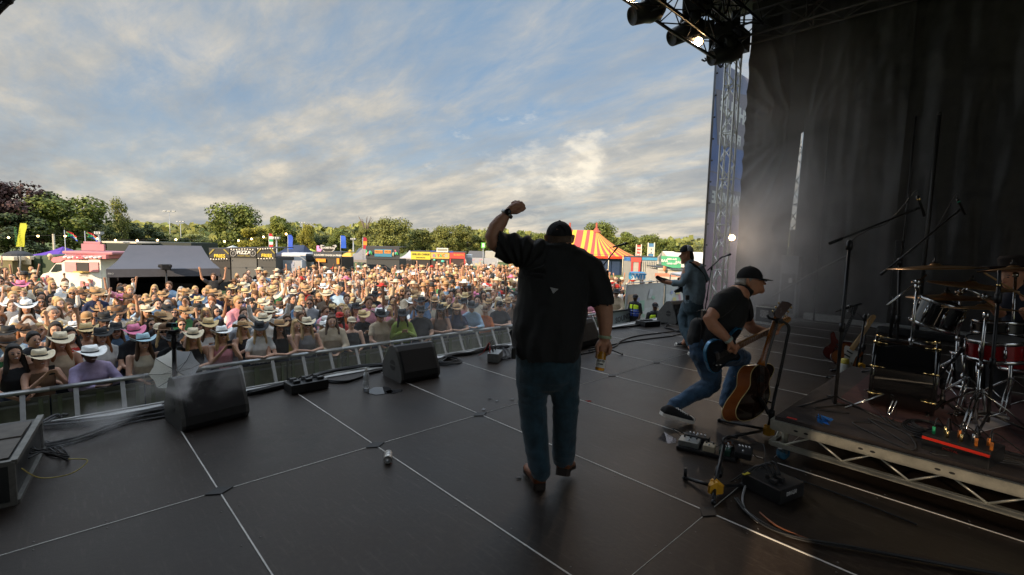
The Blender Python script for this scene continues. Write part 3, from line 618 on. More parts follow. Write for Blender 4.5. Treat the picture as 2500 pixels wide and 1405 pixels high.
# ---------------------------------------------------------------- electric guitar builder
def eguitar(root, O, ax, nrm, sc, body_m, top_m, neck_m, plate_m=None, tuners=6, inline=True, bodyoff=0.0, shape='strat', necklen=.62):
    ax = Vector(ax).normalized(); nrm = (Vector(nrm)-ax*Vector(nrm).dot(ax)).normalized(); v = nrm.cross(ax)
    def P(a, b, c=0): return O+ax*(a*sc)+v*(b*sc)+nrm*(c*sc)
    if shape == 'strat': out = [(-.215, .0), (-.205, .09), (-.15, .155), (-.07, .16), (-.01, .125), (.04, .115), (.10, .14), (.17, .165), (.215, .145), (.20, .115), (.14, .075), (.115, .03), (.12, -.03), (.14, -.085), (.155, -.13), (.12, -.15), (.06, -.125), (.0, -.115), (-.06, -.14), (-.13, -.165), (-.19, -.12)]
    else: out = [(-.20, .0), (-.195, .09), (-.14, .155), (-.06, .16), (.0, .125), (.07, .12), (.12, .13), (.145, .09), (.13, .04), (.125, -.03), (.12, -.05), (.155, -.10), (.15, -.14), (.08, -.14), (.01, -.12), (-.06, -.145), (-.13, -.16), (-.19, -.10)]
    sp = smooth_path([(a, b, 0) for a, b in out+[out[0]]], 4)[:-1]; g = G()
    g.prism([P(q.x*.97, q.y*.97, -.022) for q in sp], nrm*(.004*sc)); g.prism([P(q.x, q.y, -.018) for q in sp], nrm*(.034*sc), 0, 0); add('body', g, body_m, root)
    g = G(); g.prism([P(q.x*.95, q.y*.95, .0165) for q in sp], nrm*(.004*sc)); tp = add('top', g, top_m, root)
    if plate_m:
        pg = [(-.13, -.12), (-.05, -.105), (.03, -.09), (.12, -.10), (.115, -.03), (.12, .03), (.10, .085), (.02, .06), (-.04, .02), (-.11, .0)]
        g = G(); g.prism([P(q.x, q.y, .021) for q in smooth_path([(a, b, 0) for a, b in pg+[pg[0]]], 3)[:-1]], nrm*(.003*sc)); add('pickguard', g, plate_m, tp)
    g = G()
    for x in (-.02, .045): g.box((0, 0, 0), (.018*sc, .075*sc, .012*sc), M=Matrix.Translation(P(x, 0, .026)) @ Matrix((ax, v, nrm)).transposed().to_4x4())
    add('pickup', g, M_BLK, tp)
    g = G(); g.box((0, 0, 0), (.04*sc, .08*sc, .012*sc), M=Matrix.Translation(P(-.10, 0, .026)) @ Matrix((ax, v, nrm)).transposed().to_4x4()); add('bridge', g, M_CHROME, tp)
    g = G()
    for a, b in ((-.09, -.09), (-.13, -.075)): g.lathe([(.012*sc, 0), (.011*sc, .014*sc), (.001, .015*sc)], P(a, b, .024), nrm, 10)
    add('knob', g, M_CHROME, tp)
    N0, N1 = .09, .09+necklen; g = G(); A = [P(N0, .029, .012), P(N1, .022, .012), P(N1, -.022, .012), P(N0, -.029, .012)]; g.prism(A, nrm*(.02*sc)); nk = add('neck', g, neck_m[0], root)
    g = G(); g.prism([P(N0, .028, .0325), P(N1, .021, .0325), P(N1, -.021, .0325), P(N0, -.028, .0325)], nrm*(.004*sc)); fb = add('fretboard', g, neck_m[1], nk)
    g = G()
    for k in range(19): a = N1-(necklen*.97)*(1-2**(-(k+1)/12))*1.45; g.tube([P(a, .024, .037), P(a, -.024, .037)], .0012*sc, 4)
    add('fret', g, M_STEEL, fb)
    h = [(N1-.005, .022), (N1+.03, .032), (N1+.05, .05), (N1+.16, .042), (N1+.185, .02), (N1+.18, -.01), (N1+.15, -.02), (N1+.06, -.022), (N1, -.022)]
    g = G(); g.prism([P(a, b, .006) for a, b in h], nrm*(.015*sc)); hd = add('headstock', g, neck_m[0], root)
    g = G()
    for k in range(tuners): a = N1+.045+k*.13/tuners; g.cyl(P(a, .03, .02), P(a, .03, .032), .004*sc, n=6); g.cyl(P(a, .045, .012), P(a, .07, .012), .003*sc, n=5); g.ball(P(a, .074, .012), .008*sc, 6)
    add('tuner', g, M_CHROME, hd)
    g = G()
    for k in range(tuners): b = (k-(tuners-1)/2)*(.05/tuners); g.tube([P(-.10, b*1.2, .034), P(N1+.002, b*.8, .039), P(N1+.05+k*.12/tuners, .03, .028)], .0007*sc, 3)
    add('strings', g, M_STEEL, root); return P
# ---------------------------------------------------------------- bassist lunging forward
D = 4.7; pr = person('grey haired man in black shirt, cap and glasses lunging forward over a blue guitar', gp(1700, 1010))
g = G()
lpx(g, D, [(1829, 680, 27, 20), (1833, 692, 30, 20), (1840, 703, 24, 18)], 'R', 16); lpx(g, D, [(1852, 700, 11, 12), (1858, 710, 8, 10)], 'R'); lpx(g, D, [(1862, 688, 3.5, 4), (1868, 694, 3.2, 4)], 'R')
lpx(g, D, [(1825, 705, 18, 16), (1806, 722, 20, 18)], None); lpx(g, D, [(1826, 682, 3, 5, -.085), (1827, 693, 4, 5, -.085), (1831, 700, 3, 4, -.08)], 'R', 8)
lpx(g, D, [(1800, 720, 26, 36), (1775, 760, 36, 40), (1750, 800, 38, 40), (1725, 850, 34, 38)], 'R')
lpx(g, D, [(1722, 862, 30), (1733, 905, 20), (1735, 938, 17), (1700, 958, 15), (1645, 990, 11)], None); lpx(g, D, [(1740, 865, 28), (1810, 872, 18, 18, .25), (1795, 910, 14, 14, .25), (1768, 990, 9, 9, .2)], None)
lpx(g, D, [(1768, 732, 22, 22, -.12), (1748, 758, 18, 18, -.2), (1732, 780, 16.5, 16.5, -.24), (1743, 797, 16, 16, -.26), (1765, 818, 13, 13, -.3), (1779, 832, 10.5, 9, -.32)], None)
lpx(g, D, [(1781, 835, 10, 7, -.32), (1788, 846, 11, 7, -.31), (1792, 852, 9, 6, -.3)], None)
for i in range(4): lpx(g, D, [(1786+i*4.5, 852-i*3.5, 3.2, 3.2, -.31), (1791+i*4, 861-i*4.5, 3, 3, -.3), (1796+i*3, 864-i*5.5, 2.6, 2.6, -.27)], None, 8)
lpx(g, D, [(1779, 843, 3.6, 3.6, -.33), (1777, 854, 3, 3, -.32), (1783, 860, 2.6, 2.6, -.3)], None, 8)
lpx(g, D, [(1812, 745, 20, 20, .15), (1822, 785, 16, 16, .2), (1838, 803, 13, 13, .12), (1868, 812, 11, 11, .0), (1880, 812, 9, 8, -.02)], None)
lpx(g, D, [(1880, 812, 10, 7, 0), (1893, 808, 12, 6, 0)], None)
for i in range(4): lpx(g, D, [(1893+i*4, 812-i*6, 3.2, 3.2, 0), (1902+i*3, 806-i*6, 3, 3, -.03), (1900+i*3, 797-i*5, 2.7, 2.7, -.06)], None, 8)
lpx(g, D, [(1884, 802, 3.6, 3.6, -.02), (1892, 794, 3.2, 3.2, -.05), (1900, 791, 2.6, 2.6, -.07)], None, 8)
e = G(); hc = J(1836, 692, D); face(e, D, hc+R_*.012-Vector((0, 0, .0)), R_-Vector((0, 0, .12)), (0, 0, 1), 1.12)
add('body', None, None, pr, me=blobmesh(g, .0085, 'body', [M_SKIN_T, M_EYE, M_LIP], 2, extra=e))
g = G(); lpx(g, D, [(1822, 680, 24, 20.5), (1812, 692, 14, 18)], 'R', 14); lpx(g, D, [(1800, 690, 4, 14), (1806, 697, 5, 12)], 'R'); add('hair', None, None, pr, me=blobmesh(g, .008, 'hair', [M_GREYH], 1))
cap(pr, J(1830, 681, D), U_+R_*.05, R_-U_*.14, (.098, .122, .122), [M_CAP], brimlen=.115)
g = G(); g.tube([J(1828, 680, D-.10), J(1858, 684, D-.1)], .0022, 5)
for sx in (-.03, .03): c0 = J(1862, 687, D)+B_*sx; g.tube([c0+B_*(.022*math.cos(a))+U_*(.016*math.sin(a)) for a in [i*math.pi/6 for i in range(12)]], .002, 4, closed=True)
add('glasses', g, M_STEEL, pr)
g = G()
lpx(g, D, [(1806, 716, 25, 26), (1795, 728, 34, 44), (1784, 748, 44, 48), (1765, 785, 46, 50), (1745, 820, 45, 48), (1730, 848, 42, 44)], 'R', 24)
lpx(g, D, [(1788, 725, 26, 26, -.1), (1764, 740, 27, 25, -.16), (1751, 757, 22, 22, -.2)], None, 16); lpx(g, D, [(1812, 740, 22, 22, .14), (1822, 770, 19, 19, .17)], None, 16)
lpx(g, D, [(1706, 795, 20, 24), (1698, 830, 20, 26)], 'R'); g.lathe([(.085, -.02), (.095, .03), (.075, .05)], J(1815, 712, D), (R_*.6+U_).normalized(), 16)
me = blobmesh(g, .011, 'shirt', [M_SHIRT], 3, disp=wr(.006, 7, 7, 11)); sh = add('shirt', None, None, pr, me=me)
g = G()
lpx(g, D, [(1716, 845, 34, 36), (1728, 868, 36, 38)], 'R', 18)
lpx(g, D, [(1720, 860, 36), (1729, 888, 31), (1735, 915, 26), (1736, 938, 23.5), (1718, 950, 22), (1694, 962, 19.5), (1668, 976, 17), (1650, 988, 18), (1640, 996, 15)], None, 16)
lpx(g, D, [(1745, 866, 32), (1785, 866, 28, 28, .15), (1812, 874, 22, 22, .25), (1801, 898, 19, 19, .26), (1788, 930, 17, 17, .25), (1776, 962, 15, 15, .22), (1770, 985, 14, 14, .2)], None, 16)
add('jeans', None, None, pr, me=blobmesh(g, .011, 'jeans', [M_DENIM2], 2, disp=lambda c, q: wr(.006, 10, 10, 3)(c, q)+.006*noise.noise(c*24)))
M_CANV = mat('black canvas', (.016, .016, .018), .8, 0, .2, 60); M_RUBW = mat('off white rubber', (.75, .70, .63), .6, 0, .15, 20)
hl = J(1613, 1013, 4.53); tq = gp(1692, 1036)+Vector((0, 0, .012)); shoe(pr, hl, tq, .105, .082, [M_CANV, M_RUBW], 'shoe', heelh=0, cuff=0, lacecol=M_WHITE, toecap=M_RUBW, sole=.03)
hl = gp(1762, 1003)+Vector((0, 0, .005)); shoe(pr, hl, hl+R_*.24-fw*.1, .10, .08, [M_CANV, M_RUBW], 'shoe', heelh=0, cuff=0, toecap=M_RUBW, sole=.03)
g = G(); g.lathe([(.041, -.014), (.043, -.01), (.043, .01), (.041, .014)], J(1778, 830, D-.32), (J(1784, 838, D)-J(1768, 820, D)).normalized(), 16); add('wristband', g, mat('striped fabric band', (.5, .6, .55), .8, 0, .9, 160), pr)
g = G(); g.tube(smooth_path([J(1790, 708, D-.05), J(1745, 735, D-.17), J(1715, 790, D-.17), J(1728, 838, D-.24)], 6), (.004, .024), 8, side=R_); g.tube(smooth_path([J(1818, 735, D-.1), J(1828, 760, D-.12), J(1832, 785, D-.15)], 5), (.004, .022), 8, side=R_)
gt = thing('electric_guitar', 'blue electric guitar with maple headstock slung on the lunging man', 'guitar', J(1760, 866, D-.2))
add('strap', g, mat('black woven strap', (.018, .018, .018), .8), gt)
O = J(1768, 858, D-.26); eguitar(gt, O, J(1905, 790, D-.1)-O, -R_*.2+B_*.85-U_*.35, 1.02, mat('metallic blue lacquer', (.03, .16, .30), .25, .3, .1, 3, coat=.6), mat('dark blue lacquer', (.006, .012, .02), .25, .2, .1, coat=.5), (mat('maple', (.45, .22, .07), .4, 0, .2, 12), mat('rosewood', (.16, .07, .03), .5, 0, .2, 12)), M_BLK, necklen=.50)
g = G(); g.box(J(1718, 768, D-.2), (.035, .06, .085), rad(-45), bev=.008); g.tube(smooth_path([J(1716, 758, D-.2), J(1702, 762, D-.2), J(1704, 780, D-.18), J(1712, 800, D-.2), J(1706, 850, D-.2)], 6), .003, 5); add('belt_pack', g, M_BLK, pr)
# ---------------------------------------------------------------- guitarist in denim at the stage edge
D = 8.2; pr = person('man in denim shirt and trucker cap playing guitar near the stage front', gp(1672, 845))
g = G()
lpx(g, D, [(1676, 618, 12.5, 10), (1672, 630, 11.5, 10)], 'R'); lpx(g, D, [(1660, 624, 1.8, 2), (1657.5, 628, 1.7, 2)], 'R', 6); lpx(g, D, [(1668, 638, 6, 6), (1667, 641, 5, 5)], 'R'); lpx(g, D, [(1679, 634, 8), (1686, 650, 9)], 'R')
lpx(g, D, [(1676.5, 620, 1.8, 2.5, -.07), (1677, 627, 1.8, 2.5, -.07)], 'R', 6)
lpx(g, D, [(1692, 655, 19, 24), (1694, 700, 20, 24), (1693, 738, 18, 22)]); lpx(g, D, [(1695, 745, 14), (1694, 800, 10), (1670, 838, 6)], None); lpx(g, D, [(1683, 745, 13, 13, .2), (1668, 795, 8, 8, .2), (1690, 860, 6, 6, -.2)], None)
lpx(g, D, [(1676, 662, 10, 10, -.1), (1664, 690, 8, 8, -.15), (1645, 692, 6, 6, -.1), (1628, 690, 5, 5, -.05), (1618, 688, 5, 4, -.03), (1611, 685, 5, 3, -.02)], None)
for i in range(4): lpx(g, D, [(1612-i*2, 684-i, 1.6, 1.6, -.02), (1609-i*2, 679-i, 1.5, 1.5, -.06), (1611-i*2, 676-i, 1.4, 1.4, -.09)], None, 6)
lpx(g, D, [(1712, 660, 9, 9, .1), (1722, 684, 8, 8, .05), (1700, 697, 6, 6, .3)], None)
e = G(); face(e, D, J(1674, 625, D), -R_, (0, 0, 1), 1.0)
add('body', None, None, pr, me=blobmesh(g, .011, 'body', [M_SKIN_T, M_EYE, M_LIP], 2, extra=e))
g = G(); lpx(g, D, [(1683, 618, 9, 9.5), (1688, 632, 7, 8), (1689, 640, 4, 6)], 'R'); add('hair', None, None, pr, me=blobmesh(g, .01, 'hair', [mat('dark hair', (.025, .018, .014), .7, 0, .3, 50)], 1))
cap(pr, J(1676.5, 614.5, D), U_, -R_-U_*.05, (.092, .115, .115), [M_CAP, mat('white mesh cap back', (.5, .5, .52), .8, 0, .3, 90)], brimlen=.11, mesh2=True)
g = G(); lpx(g, D, [(1684, 645, 13, 14), (1690, 656, 24, 28), (1694, 680, 27, 31), (1695, 710, 26, 31), (1693, 733, 24, 29)], 'R', 18)
lpx(g, D, [(1684, 655, 13, 13, -.1), (1672, 680, 11, 11, -.14), (1664, 692, 10, 10, -.15), (1645, 692, 8, 8, -.1)], None); lpx(g, D, [(1706, 655, 13, 13, .1), (1722, 682, 10, 10, .05), (1704, 697, 8, 8, .3)], None)
add('shirt', None, None, pr, me=blobmesh(g, .014, 'shirt', [mat('washed denim shirt', (.20, .27, .32), .85, 0, .3, 9, .4, 200)], 2, disp=wr(.008, 8, 8, 4)))
g = G(); g.tube(smooth_path([J(1682, 641, D-.12), J(1700, 652, D-.2), J(1716, 672, D-.15), J(1722, 690, D-.05)], 6), (.004, .03), 8, side=R_)
gt = thing('electric_guitar', 'black electric guitar played by the man in the denim shirt', 'guitar', J(1650, 705, D-.1)); add('strap', g, M_BLK, gt)
O = J(1668, 700, D+.22); eguitar(gt, O, J(1592, 673, D-.14)-O, B_*.9+U_*.2, .92, M_BLK, M_BLK, (M_BLK, M_BLK), necklen=.48)
g = G(); lpx(g, D, [(1692, 735, 23, 27), (1692, 752, 22, 26)]); lpx(g, D, [(1697, 750, 19, 20), (1697, 775, 17), (1694, 805, 13), (1686, 833, 9.5)], 'R'); lpx(g, D, [(1680, 750, 18, 18, .2), (1668, 778, 14, 14, .2), (1670, 805, 11, 11, .1), (1686, 840, 10, 10, -.1)], 'R')
add('jeans', None, None, pr, me=blobmesh(g, .014, 'jeans', [mat('grey blue denim', (.05, .085, .11), .85, 0, .3, 12)], 2, disp=wr(.007, 10, 10, 8)))
hl = gp(1685, 846); shoe(pr, hl, hl-R_*.26-B_*.02, .10, .085, [M_CANV, M_RUBW], 'shoe', heelh=0, cuff=.03, toecap=M_RUBW, lacecol=M_WHITE, sole=.028)
hl = gp(1706, 868); shoe(pr, hl, hl-R_*.17-B_*.02, .09, .07, [M_CANV, M_RUBW], 'shoe', heelh=0, cuff=.03, toecap=M_RUBW, sole=.028)
g = G(); g.box(J(1678, 727, D-.22), (.06, .05, .08), rad(-45), bev=.01); add('belt_pack', g, M_BLK, pr)
# ---------------------------------------------------------------- two stewards in the pit
def guard(label, x, y0, D, turn, blue):
    pr = person(label, Vector((*J(x, y0+60, D).xy, GZ))); fl = Vector((*J(x, y0, D).xy, GZ)); H_ = 1.76; g = G(); tf = Vector((math.cos(turn), math.sin(turn), 0)); sd = Vector((-tf.y, tf.x, 0))
    def Q(a, b, z): return fl+tf*a+sd*b+Vector((0, 0, z))
    limb(g, [Q(0, 0, 1.70), Q(.0, 0, 1.62), Q(.02, 0, 1.555)], [(.072, .09), (.078, .098), (.055, .07)], sd); limb(g, [Q(.1, 0, 1.61), Q(.112, 0, 1.59)], [.014, .016]); limb(g, [Q(-.01, 0, 1.55), Q(-.02, 0, 1.45)], [.055, .065], sd)
    limb(g, [Q(0, 0, 1.38), Q(0, 0, 1.15), Q(0, 0, .95)], [(.17, .11), (.15, .11), (.15, .11)], sd)
    for k in (-1, 1):
        limb(g, [Q(0, .19*k, 1.40), Q(-.02, .24*k, 1.14), Q(.08, .22*k, .90), Q(.1, .21*k, .82)], [.055, .043, .033, .035]); limb(g, [Q(0, .09*k, .92), Q(.01, .1*k, .5), Q(0, .1*k, .08)], [.08, .06, .045]); limb(g, [Q(-.03, .1*k, .05), Q(.15, .1*k, .04)], [.05, .04])
        for i in range(4): limb(g, [Q(.1+i*.012, .21*k, .8), Q(.11+i*.012, .2*k, .73)], [.009, .008], n=6)
    e = G(); face(e, 0, Q(0, 0, 1.63), tf, (0, 0, 1), 1.03); add('body', None, None, pr, me=blobmesh(g, .014, 'body', [M_SKIN_D, M_EYE, M_LIP], 2, extra=e))
    cap(pr, Q(0, 0, 1.655), Vector((0, 0, 1)), tf, (.088, .108, .10), [M_CAP], brimlen=.08)
    g = G(); limb(g, [Q(0, 0, 1.40), Q(0, 0, 1.15), Q(0, 0, .95)], [(.19, .125), (.17, .125), (.175, .125)], sd)
    for k in (-1, 1): limb(g, [Q(0, .185*k, 1.40), Q(-.02, .245*k, 1.12)], [.068, .056])
    add('shirt', None, None, pr, me=blobmesh(g, .016, 'shirt', [M_SHIRT], 2)); g = G()
    for k in (-1, 1): limb(g, [Q(0, .09*k, .94), Q(.01, .1*k, .5), Q(0, .1*k, .12)], [.095, .075, .06])
    limb(g, [Q(0, 0, .98), Q(0, 0, .88)], [(.165, .12), (.165, .12)], sd); add('trousers', None, None, pr, me=blobmesh(g, .016, 'trousers', [mat('black trousers', (.012, .012, .014), .8)], 2))
    hv = mat('fluorescent yellow vest', (.62, .85, .03), .7, 0, .1, 8); bl = mat('blue reflective vest', (.03, .07, .4), .6, 0, .1, 8); g = G(); g2 = G()
    for k in (-1, 1):
        ring = lambda z, w, d: [Q(d*math.cos(a), w*math.sin(a), z) for a in [k*math.pi*(.04+i/9*.95) for i in range(10)]]
        rs = [ring(.99, .19, .145), ring(1.12, .185, .14), ring(1.24, .19, .14), ring(1.36, .195, .135), ring(1.44, .15, .10), ring(1.5, .08, .07)]
        for j in range(5):
            gg = g2 if (blue and j < 2) else g
            for i in range(9): gg.add([rs[j][i], rs[j][i+1], rs[j+1][i+1], rs[j+1][i]], [(0, 1, 2, 3)], smooth=True)
    v = add('hi_vis_vest', g, hv, pr)
    if blue: add('vest_band', g2, bl, v)
    g = G()
    for z in (1.08, 1.17): g.tube([Q(.147*math.cos(a), .195*math.sin(a), z) for a in [i*math.pi/12 for i in range(24)]], (.004, .018), 6, closed=True, side=(0, 0, 1))
    add('reflective_strip', g, mat('silver reflective tape', (.6, .6, .6), .4, .3, .1), v)
guard('steward in blue and yellow vest standing sideways by the fence end', 1552, 714, 16.8, math.pi*.99, True)
guard('steward in bright yellow vest looking up from the pit behind the stage edge', 1600, 735, 14.4, -2.2, False)
# ================================================================ STAGE GEAR
M_GRILLE = mat('speaker grille', (.018, .018, .020), .6, .2, .25, 40, .7, 500)
M_WEDGE = mat('grey black wedge paint', (.025, .025, .026), .6, 0, .25, 12, .3, 200)
def wedge(label, a, b, dep=.46, h=.44, sd=1):
    a, b = Vector(a), Vector(b); x = (b-a).normalized(); y = Vector((-x.y, x.x, 0)); r = thing('stage_monitor', label, 'speaker', (a+b)/2, 'black wedge monitors on the stage')
    pf = [(0, .0), (-.035, .05), (-.025, .12), (.10, h*.86), (.15, h*.985), (.20, h), (.27, h*.96), (dep, h*.40), (dep, .03), (dep-.03, 0)]
    P = lambda u, q: a+x*u+y*q[0]+Vector((0, 0, q[1])); L = (b-a).length; g = G()
    g.prism([P(.03, q) for q in pf], x*(L-.06)); add('cabinet', g, M_WEDGE, r)
    for u, s in ((0, 1), (L-.03, -1)):
        g = G(); g.prism([P(u, q) for q in pf], x*.03); sp = add('side_panel', g, mat('grey side panel paint', (.085, .084, .08), .6, 0, .25, 12, .3, 200), r)
        g = G()
        for k in (-1, 1):
            cen = a+x*(u-.001 if s > 0 else u+.031)+y*.19+Vector((0, 0, h*.44)); g.prism([cen+y*(.065*math.cos(t))+Vector((0, 0, .010*k+.055*k*abs(math.sin(t)))) for t in [i*math.pi/8 for i in range(9)]], x*(.0015*-s))
        add('handle', g, M_BLK, sp)
    g = G(); f0, f1 = Vector(pf[2]), Vector(pf[4]); nrm = (y*-(f1.y-f0.y)+Vector((0, 0, f1.x-f0.x))).normalized()
    g.prism([P(.05, pf[2])+nrm*.002, P(L-.05, pf[2])+nrm*.002, P(L-.05, pf[3])+nrm*.004, P(.05, pf[3])+nrm*.004], nrm*.008); gr = add('grille', g, M_GRILLE, r)
    bx = P(L*.80, pf[3])+nrm*.013-Vector((0, 0, .05)); g = G(); g.box((0, 0, 0), (.07, .035, .003), M=Matrix.Translation(bx) @ Matrix((x, nrm.cross(x), nrm)).transposed().to_4x4()); add('badge', g, mat('small grey badge', (.10, .10, .10), .5), gr); return r
wedge('large black wedge monitor at lower left in front of the silver umbrella, wrapped in smoke', gp(442, 1055), gp(606, 1014), .42, .44)
wedge('black wedge monitor between the water bottle and the coiled cable', gp(977, 937), gp(1071, 919), .46, .42)
wedge('black wedge monitor half hidden behind the singer', gp(1385, 862), gp(1462, 842), .46, .44)
wedge('black wedge monitor at the stage edge behind the man in denim', gp(1648, 793), gp(1720, 785), .5, .5)
# ---- cables
def cable(label, pts, r=.009, n=1, spread=.03, mt=M_RUB, z=.012, seed=1, group='cables across the deck'):
    g = G(); random.seed(seed)
    for k in range(n):
        off = Vector((random.uniform(-spread, spread), random.uniform(-spread, spread), 0)); Q = []
        for q in pts:
            p = gp(*q) if len(q) == 2 else Vector(q); Q.append(p+off*(.5+random.random())+Vector((0, 0, z+r*(k % 3)*1.4)))
        g.tube(smooth_path(Q, 8), r, 6)
    return add('cable', g, mt, None, label, 'cable', group)
cable('thick bundle of black cables from the flight case to the large wedge', [(60, 1052), (190, 1040), (300, 1026), (415, 1000)], .011, 11, .05)
cable('single black cable curving below the cable bundle', [(110, 1100), (190, 1082), (260, 1056), (320, 1035), (412, 1018)], .011, 3, .018, seed=4)
cable('black cable looped over the stage edge near the flight case', [(85, 1055), (110, 1040), (140, 1024), (160, 1022)], .011, 3, .03, seed=14)
cable('black cable bundle between the large wedge and the socket box', [(600, 968), (660, 955), (730, 935), (800, 915), (870, 903), (935, 898)], .011, 10, .05, seed=2)
cable('black cable from the socket box to the middle wedge', [(795, 935), (840, 936), (880, 925), (900, 915), (940, 906)], .011, 2, .02, seed=3)
cable('black cables running along the edge behind the middle wedge', [(1065, 893), (1100, 873), (1150, 866), (1190, 854), (1240, 850)], .010, 8, .045, seed=5)
g = G()
for k in range(5):
    c = gp(1093, 886); g.tube([c+Vector(((.22-.014*k)*math.cos(a), (.17-.012*k)*math.sin(a), .012+.009*k+.006*math.sin(3*a+k))) for a in [i*math.pi/16 for i in range(32)]], .008, 6, closed=True)
add('cable_coil', g, M_RUB, None, 'coiled black cable lying beside the middle wedge', 'cable')
cable('tangle of thin cables beside the small metal box', [(1210, 862), (1230, 850), (1245, 868), (1232, 880), (1250, 878), (1262, 862)], .006, 5, .08, seed=6)
cable('long cable snaking across the deck behind the hanging hand', [(1420, 868), (1500, 850), (1520, 835), (1560, 822), (1640, 812), (1670, 805)], .011, 1)
cable('second long cable on the deck ending by the guitarist', [(1425, 852), (1480, 846), (1530, 836), (1590, 828), (1640, 822), (1680, 812)], .011, 1, seed=9)
cable('cable leading from the small pit edge box to the guitarist', [(1612, 792), (1630, 792), (1622, 802), (1640, 806), (1655, 812), (1680, 810)], .010, 2, .03, seed=10)
cable('black cables along the far stage edge', [(1490, 805), (1540, 800), (1580, 793)], .010, 3, .04, seed=11)
cable('dark cable hanging across the foreground below the drum riser', [(1800, 1225), (1830, 1262), (1890, 1300), (1960, 1325), (2080, 1345), (2300, 1385), (2600, 1440)], .0065, 3, .03, seed=12)
cable('brown cable in the strip of sunlight', [(1835, 1255), (1885, 1288), (1925, 1312), (1990, 1330)], .006, 1, mt=mat('brown cable', (.25, .09, .04), .5), seed=15)
cable('grey cable looping from the power box', [(1840, 1150), (1815, 1210), (1820, 1250), (1850, 1280)], .006, 2, .01, mt=mat('grey cable', (.25, .25, .25), .5), seed=16)
cable('thin black cable from the riser castor across the dark deck', [(1880, 1150), (1990, 1190), (2100, 1230), (2250, 1290)], .006, 1, seed=17)
# ---- socket box with plugs
def px_box(name, label, cat, a, b, wid, h, m, bev=.008):
    a, b = Vector(a), Vector(b); x = (b-a).normalized(); y = Vector((-x.y, x.x, 0)); r = thing(name, label, cat, (a+b)/2+y*wid/2)
    T = Matrix((x, y, Vector((0, 0, 1)))).transposed().to_4x4(); c = (a+b)/2+y*wid/2+Vector((0, 0, h/2+.004)); g = G(); g.box(None, ((b-a).length, wid, h), M=Matrix.Translation(c) @ T, bev=bev); add('case', g, m, r)
    return r, (lambda u, v, w: a+x*u+y*v+Vector((0, 0, w+.004))), T, (b-a).length
r, Q, T, L = px_box('socket_box', 'black stage socket box with six plugs near the large wedge', 'socket box', gp(712, 966), gp(803, 948), .24, .10, M_BLK)
for i in range(3):
    for j in range(2):
        g = G(); g.box(None, (.07, .05, .035), M=Matrix.Translation(Q(.08+i*.13, .07+j*.11, .115)) @ T, bev=.008); g.tube([Q(.08+i*.13, .07+j*.11, .12), Q(.05+i*.13, .09+j*.11, .135), Q(.03+i*.1, .26, .05)], .006, 5); add('plug', g, M_BLK, r)
r, Q, T, L = px_box('di_box', 'small grey metal splitter box with red plugs left of the singer', 'metal box', gp(1189, 886), gp(1217, 888), .30, .13, mat('grey painted steel', (.22, .23, .23), .4, .5, .2, 20))
for i in range(4):
    g = G(); g.cyl(Q(.03+.03*(i % 2), .04+.07*i, .13), Q(.03+.03*(i % 2), .04+.07*i, .20), .009, n=8); g.tube(smooth_path([Q(.03, .04+.07*i, .2), Q(.0, .1+.07*i, .26), Q(-.1, .2+.05*i, .1), Q(-.2, .3, .02)], 5), .005, 5); add('plug', g, mat('red plug', (.4, .03, .02), .5) if i == 0 else M_BLK, r)
r, Q, T, L = px_box('socket_box', 'dark socket box at the stage edge in front of the yellow vest steward', 'socket box', gp(1575, 800), gp(1612, 797), .3, .11, M_BLK)
g = G()
for i in range(4): g.box(None, (.05, .09, .03), M=Matrix.Translation(Q(.05+i*.08, .15, .12)) @ T, bev=.006)
add('plug', g, M_BLK, r, kind='stuff')
# ---- water bottle, can, litter
bp = gp(894, 949); wb_ = thing('water_bottle', 'clear plastic water bottle with sports cap standing on the deck', 'bottle', bp)
g = G(); g.lathe([(.001, 0), (.030, .002), (.034, .02), (.034, .10), (.029, .115), (.033, .13), (.034, .155), (.022, .185), (.014, .195), (.014, .205)], bp, n=24); add('plastic', g, mat('clear plastic', (.85, .88, .9), .12, 0, 0, trans=.55, ior=1.35), wb_)
g = G(); g.lathe([(.0345, .055), (.0352, .057), (.0352, .098), (.0345, .10)], bp, n=24); add('paper_label', g, mat('pale label', (.7, .72, .74), .5, 0, .3, 60), wb_)
g = G(); g.lathe([(.017, .203), (.018, .205), (.018, .225), (.010, .228), (.009, .243), (.001, .245)], bp, n=16); add('cap', g, M_WHITE, wb_)
cp = gp(947, 1134)+Vector((0, 0, .034)); ca = (gp(948, 1104)-gp(946, 1134)); ca.z = 0; ca.normalize(); cn = thing('drink_can', 'crushed open white drink can lying on the deck', 'can', cp-Vector((0, 0, .034)))
g = G(); g.lathe([(.026, .0), (.030, -.002), (.033, .006), (.033, .10), (.031, .112), (.027, .116), (.001, .113)], cp, ca, 24); add('can_body', g, mat('printed can', (.50, .48, .45), .3, .6, .8, 50), cn)
g = G(); g.lathe([(.001, .022), (.018, .02), (.026, .001)], cp, ca, 20); add('can_base', g, M_STEEL, cn)
g = G(); random.seed(2); c = gp(928, 955)
def puddle(cpx, wx, wy, seed, z=.006):
    c = gp(*cpx); g = G(); random.seed(seed); P = []
    for i in range(26): a = i*2*math.pi/26; k = 1+.45*noise.noise(Vector((math.cos(a)*1.6, math.sin(a)*1.6, seed))); P.append(c+Vector((wx*k*math.cos(a), wy*k*math.sin(a), z)))
    g.prism(P, (0, 0, .0012)); return g
MW = mat('water', (.02, .02, .022), .03, 0, 0, spec=.9)
add('puddle', puddle((925, 955), .15, .13, 3), MW, None, 'shiny puddle of spilled water right of the water bottle', 'puddle')
add('puddle', puddle((962, 957), .11, .06, 8), MW, None, 'small dark puddle beside the larger puddle', 'puddle')
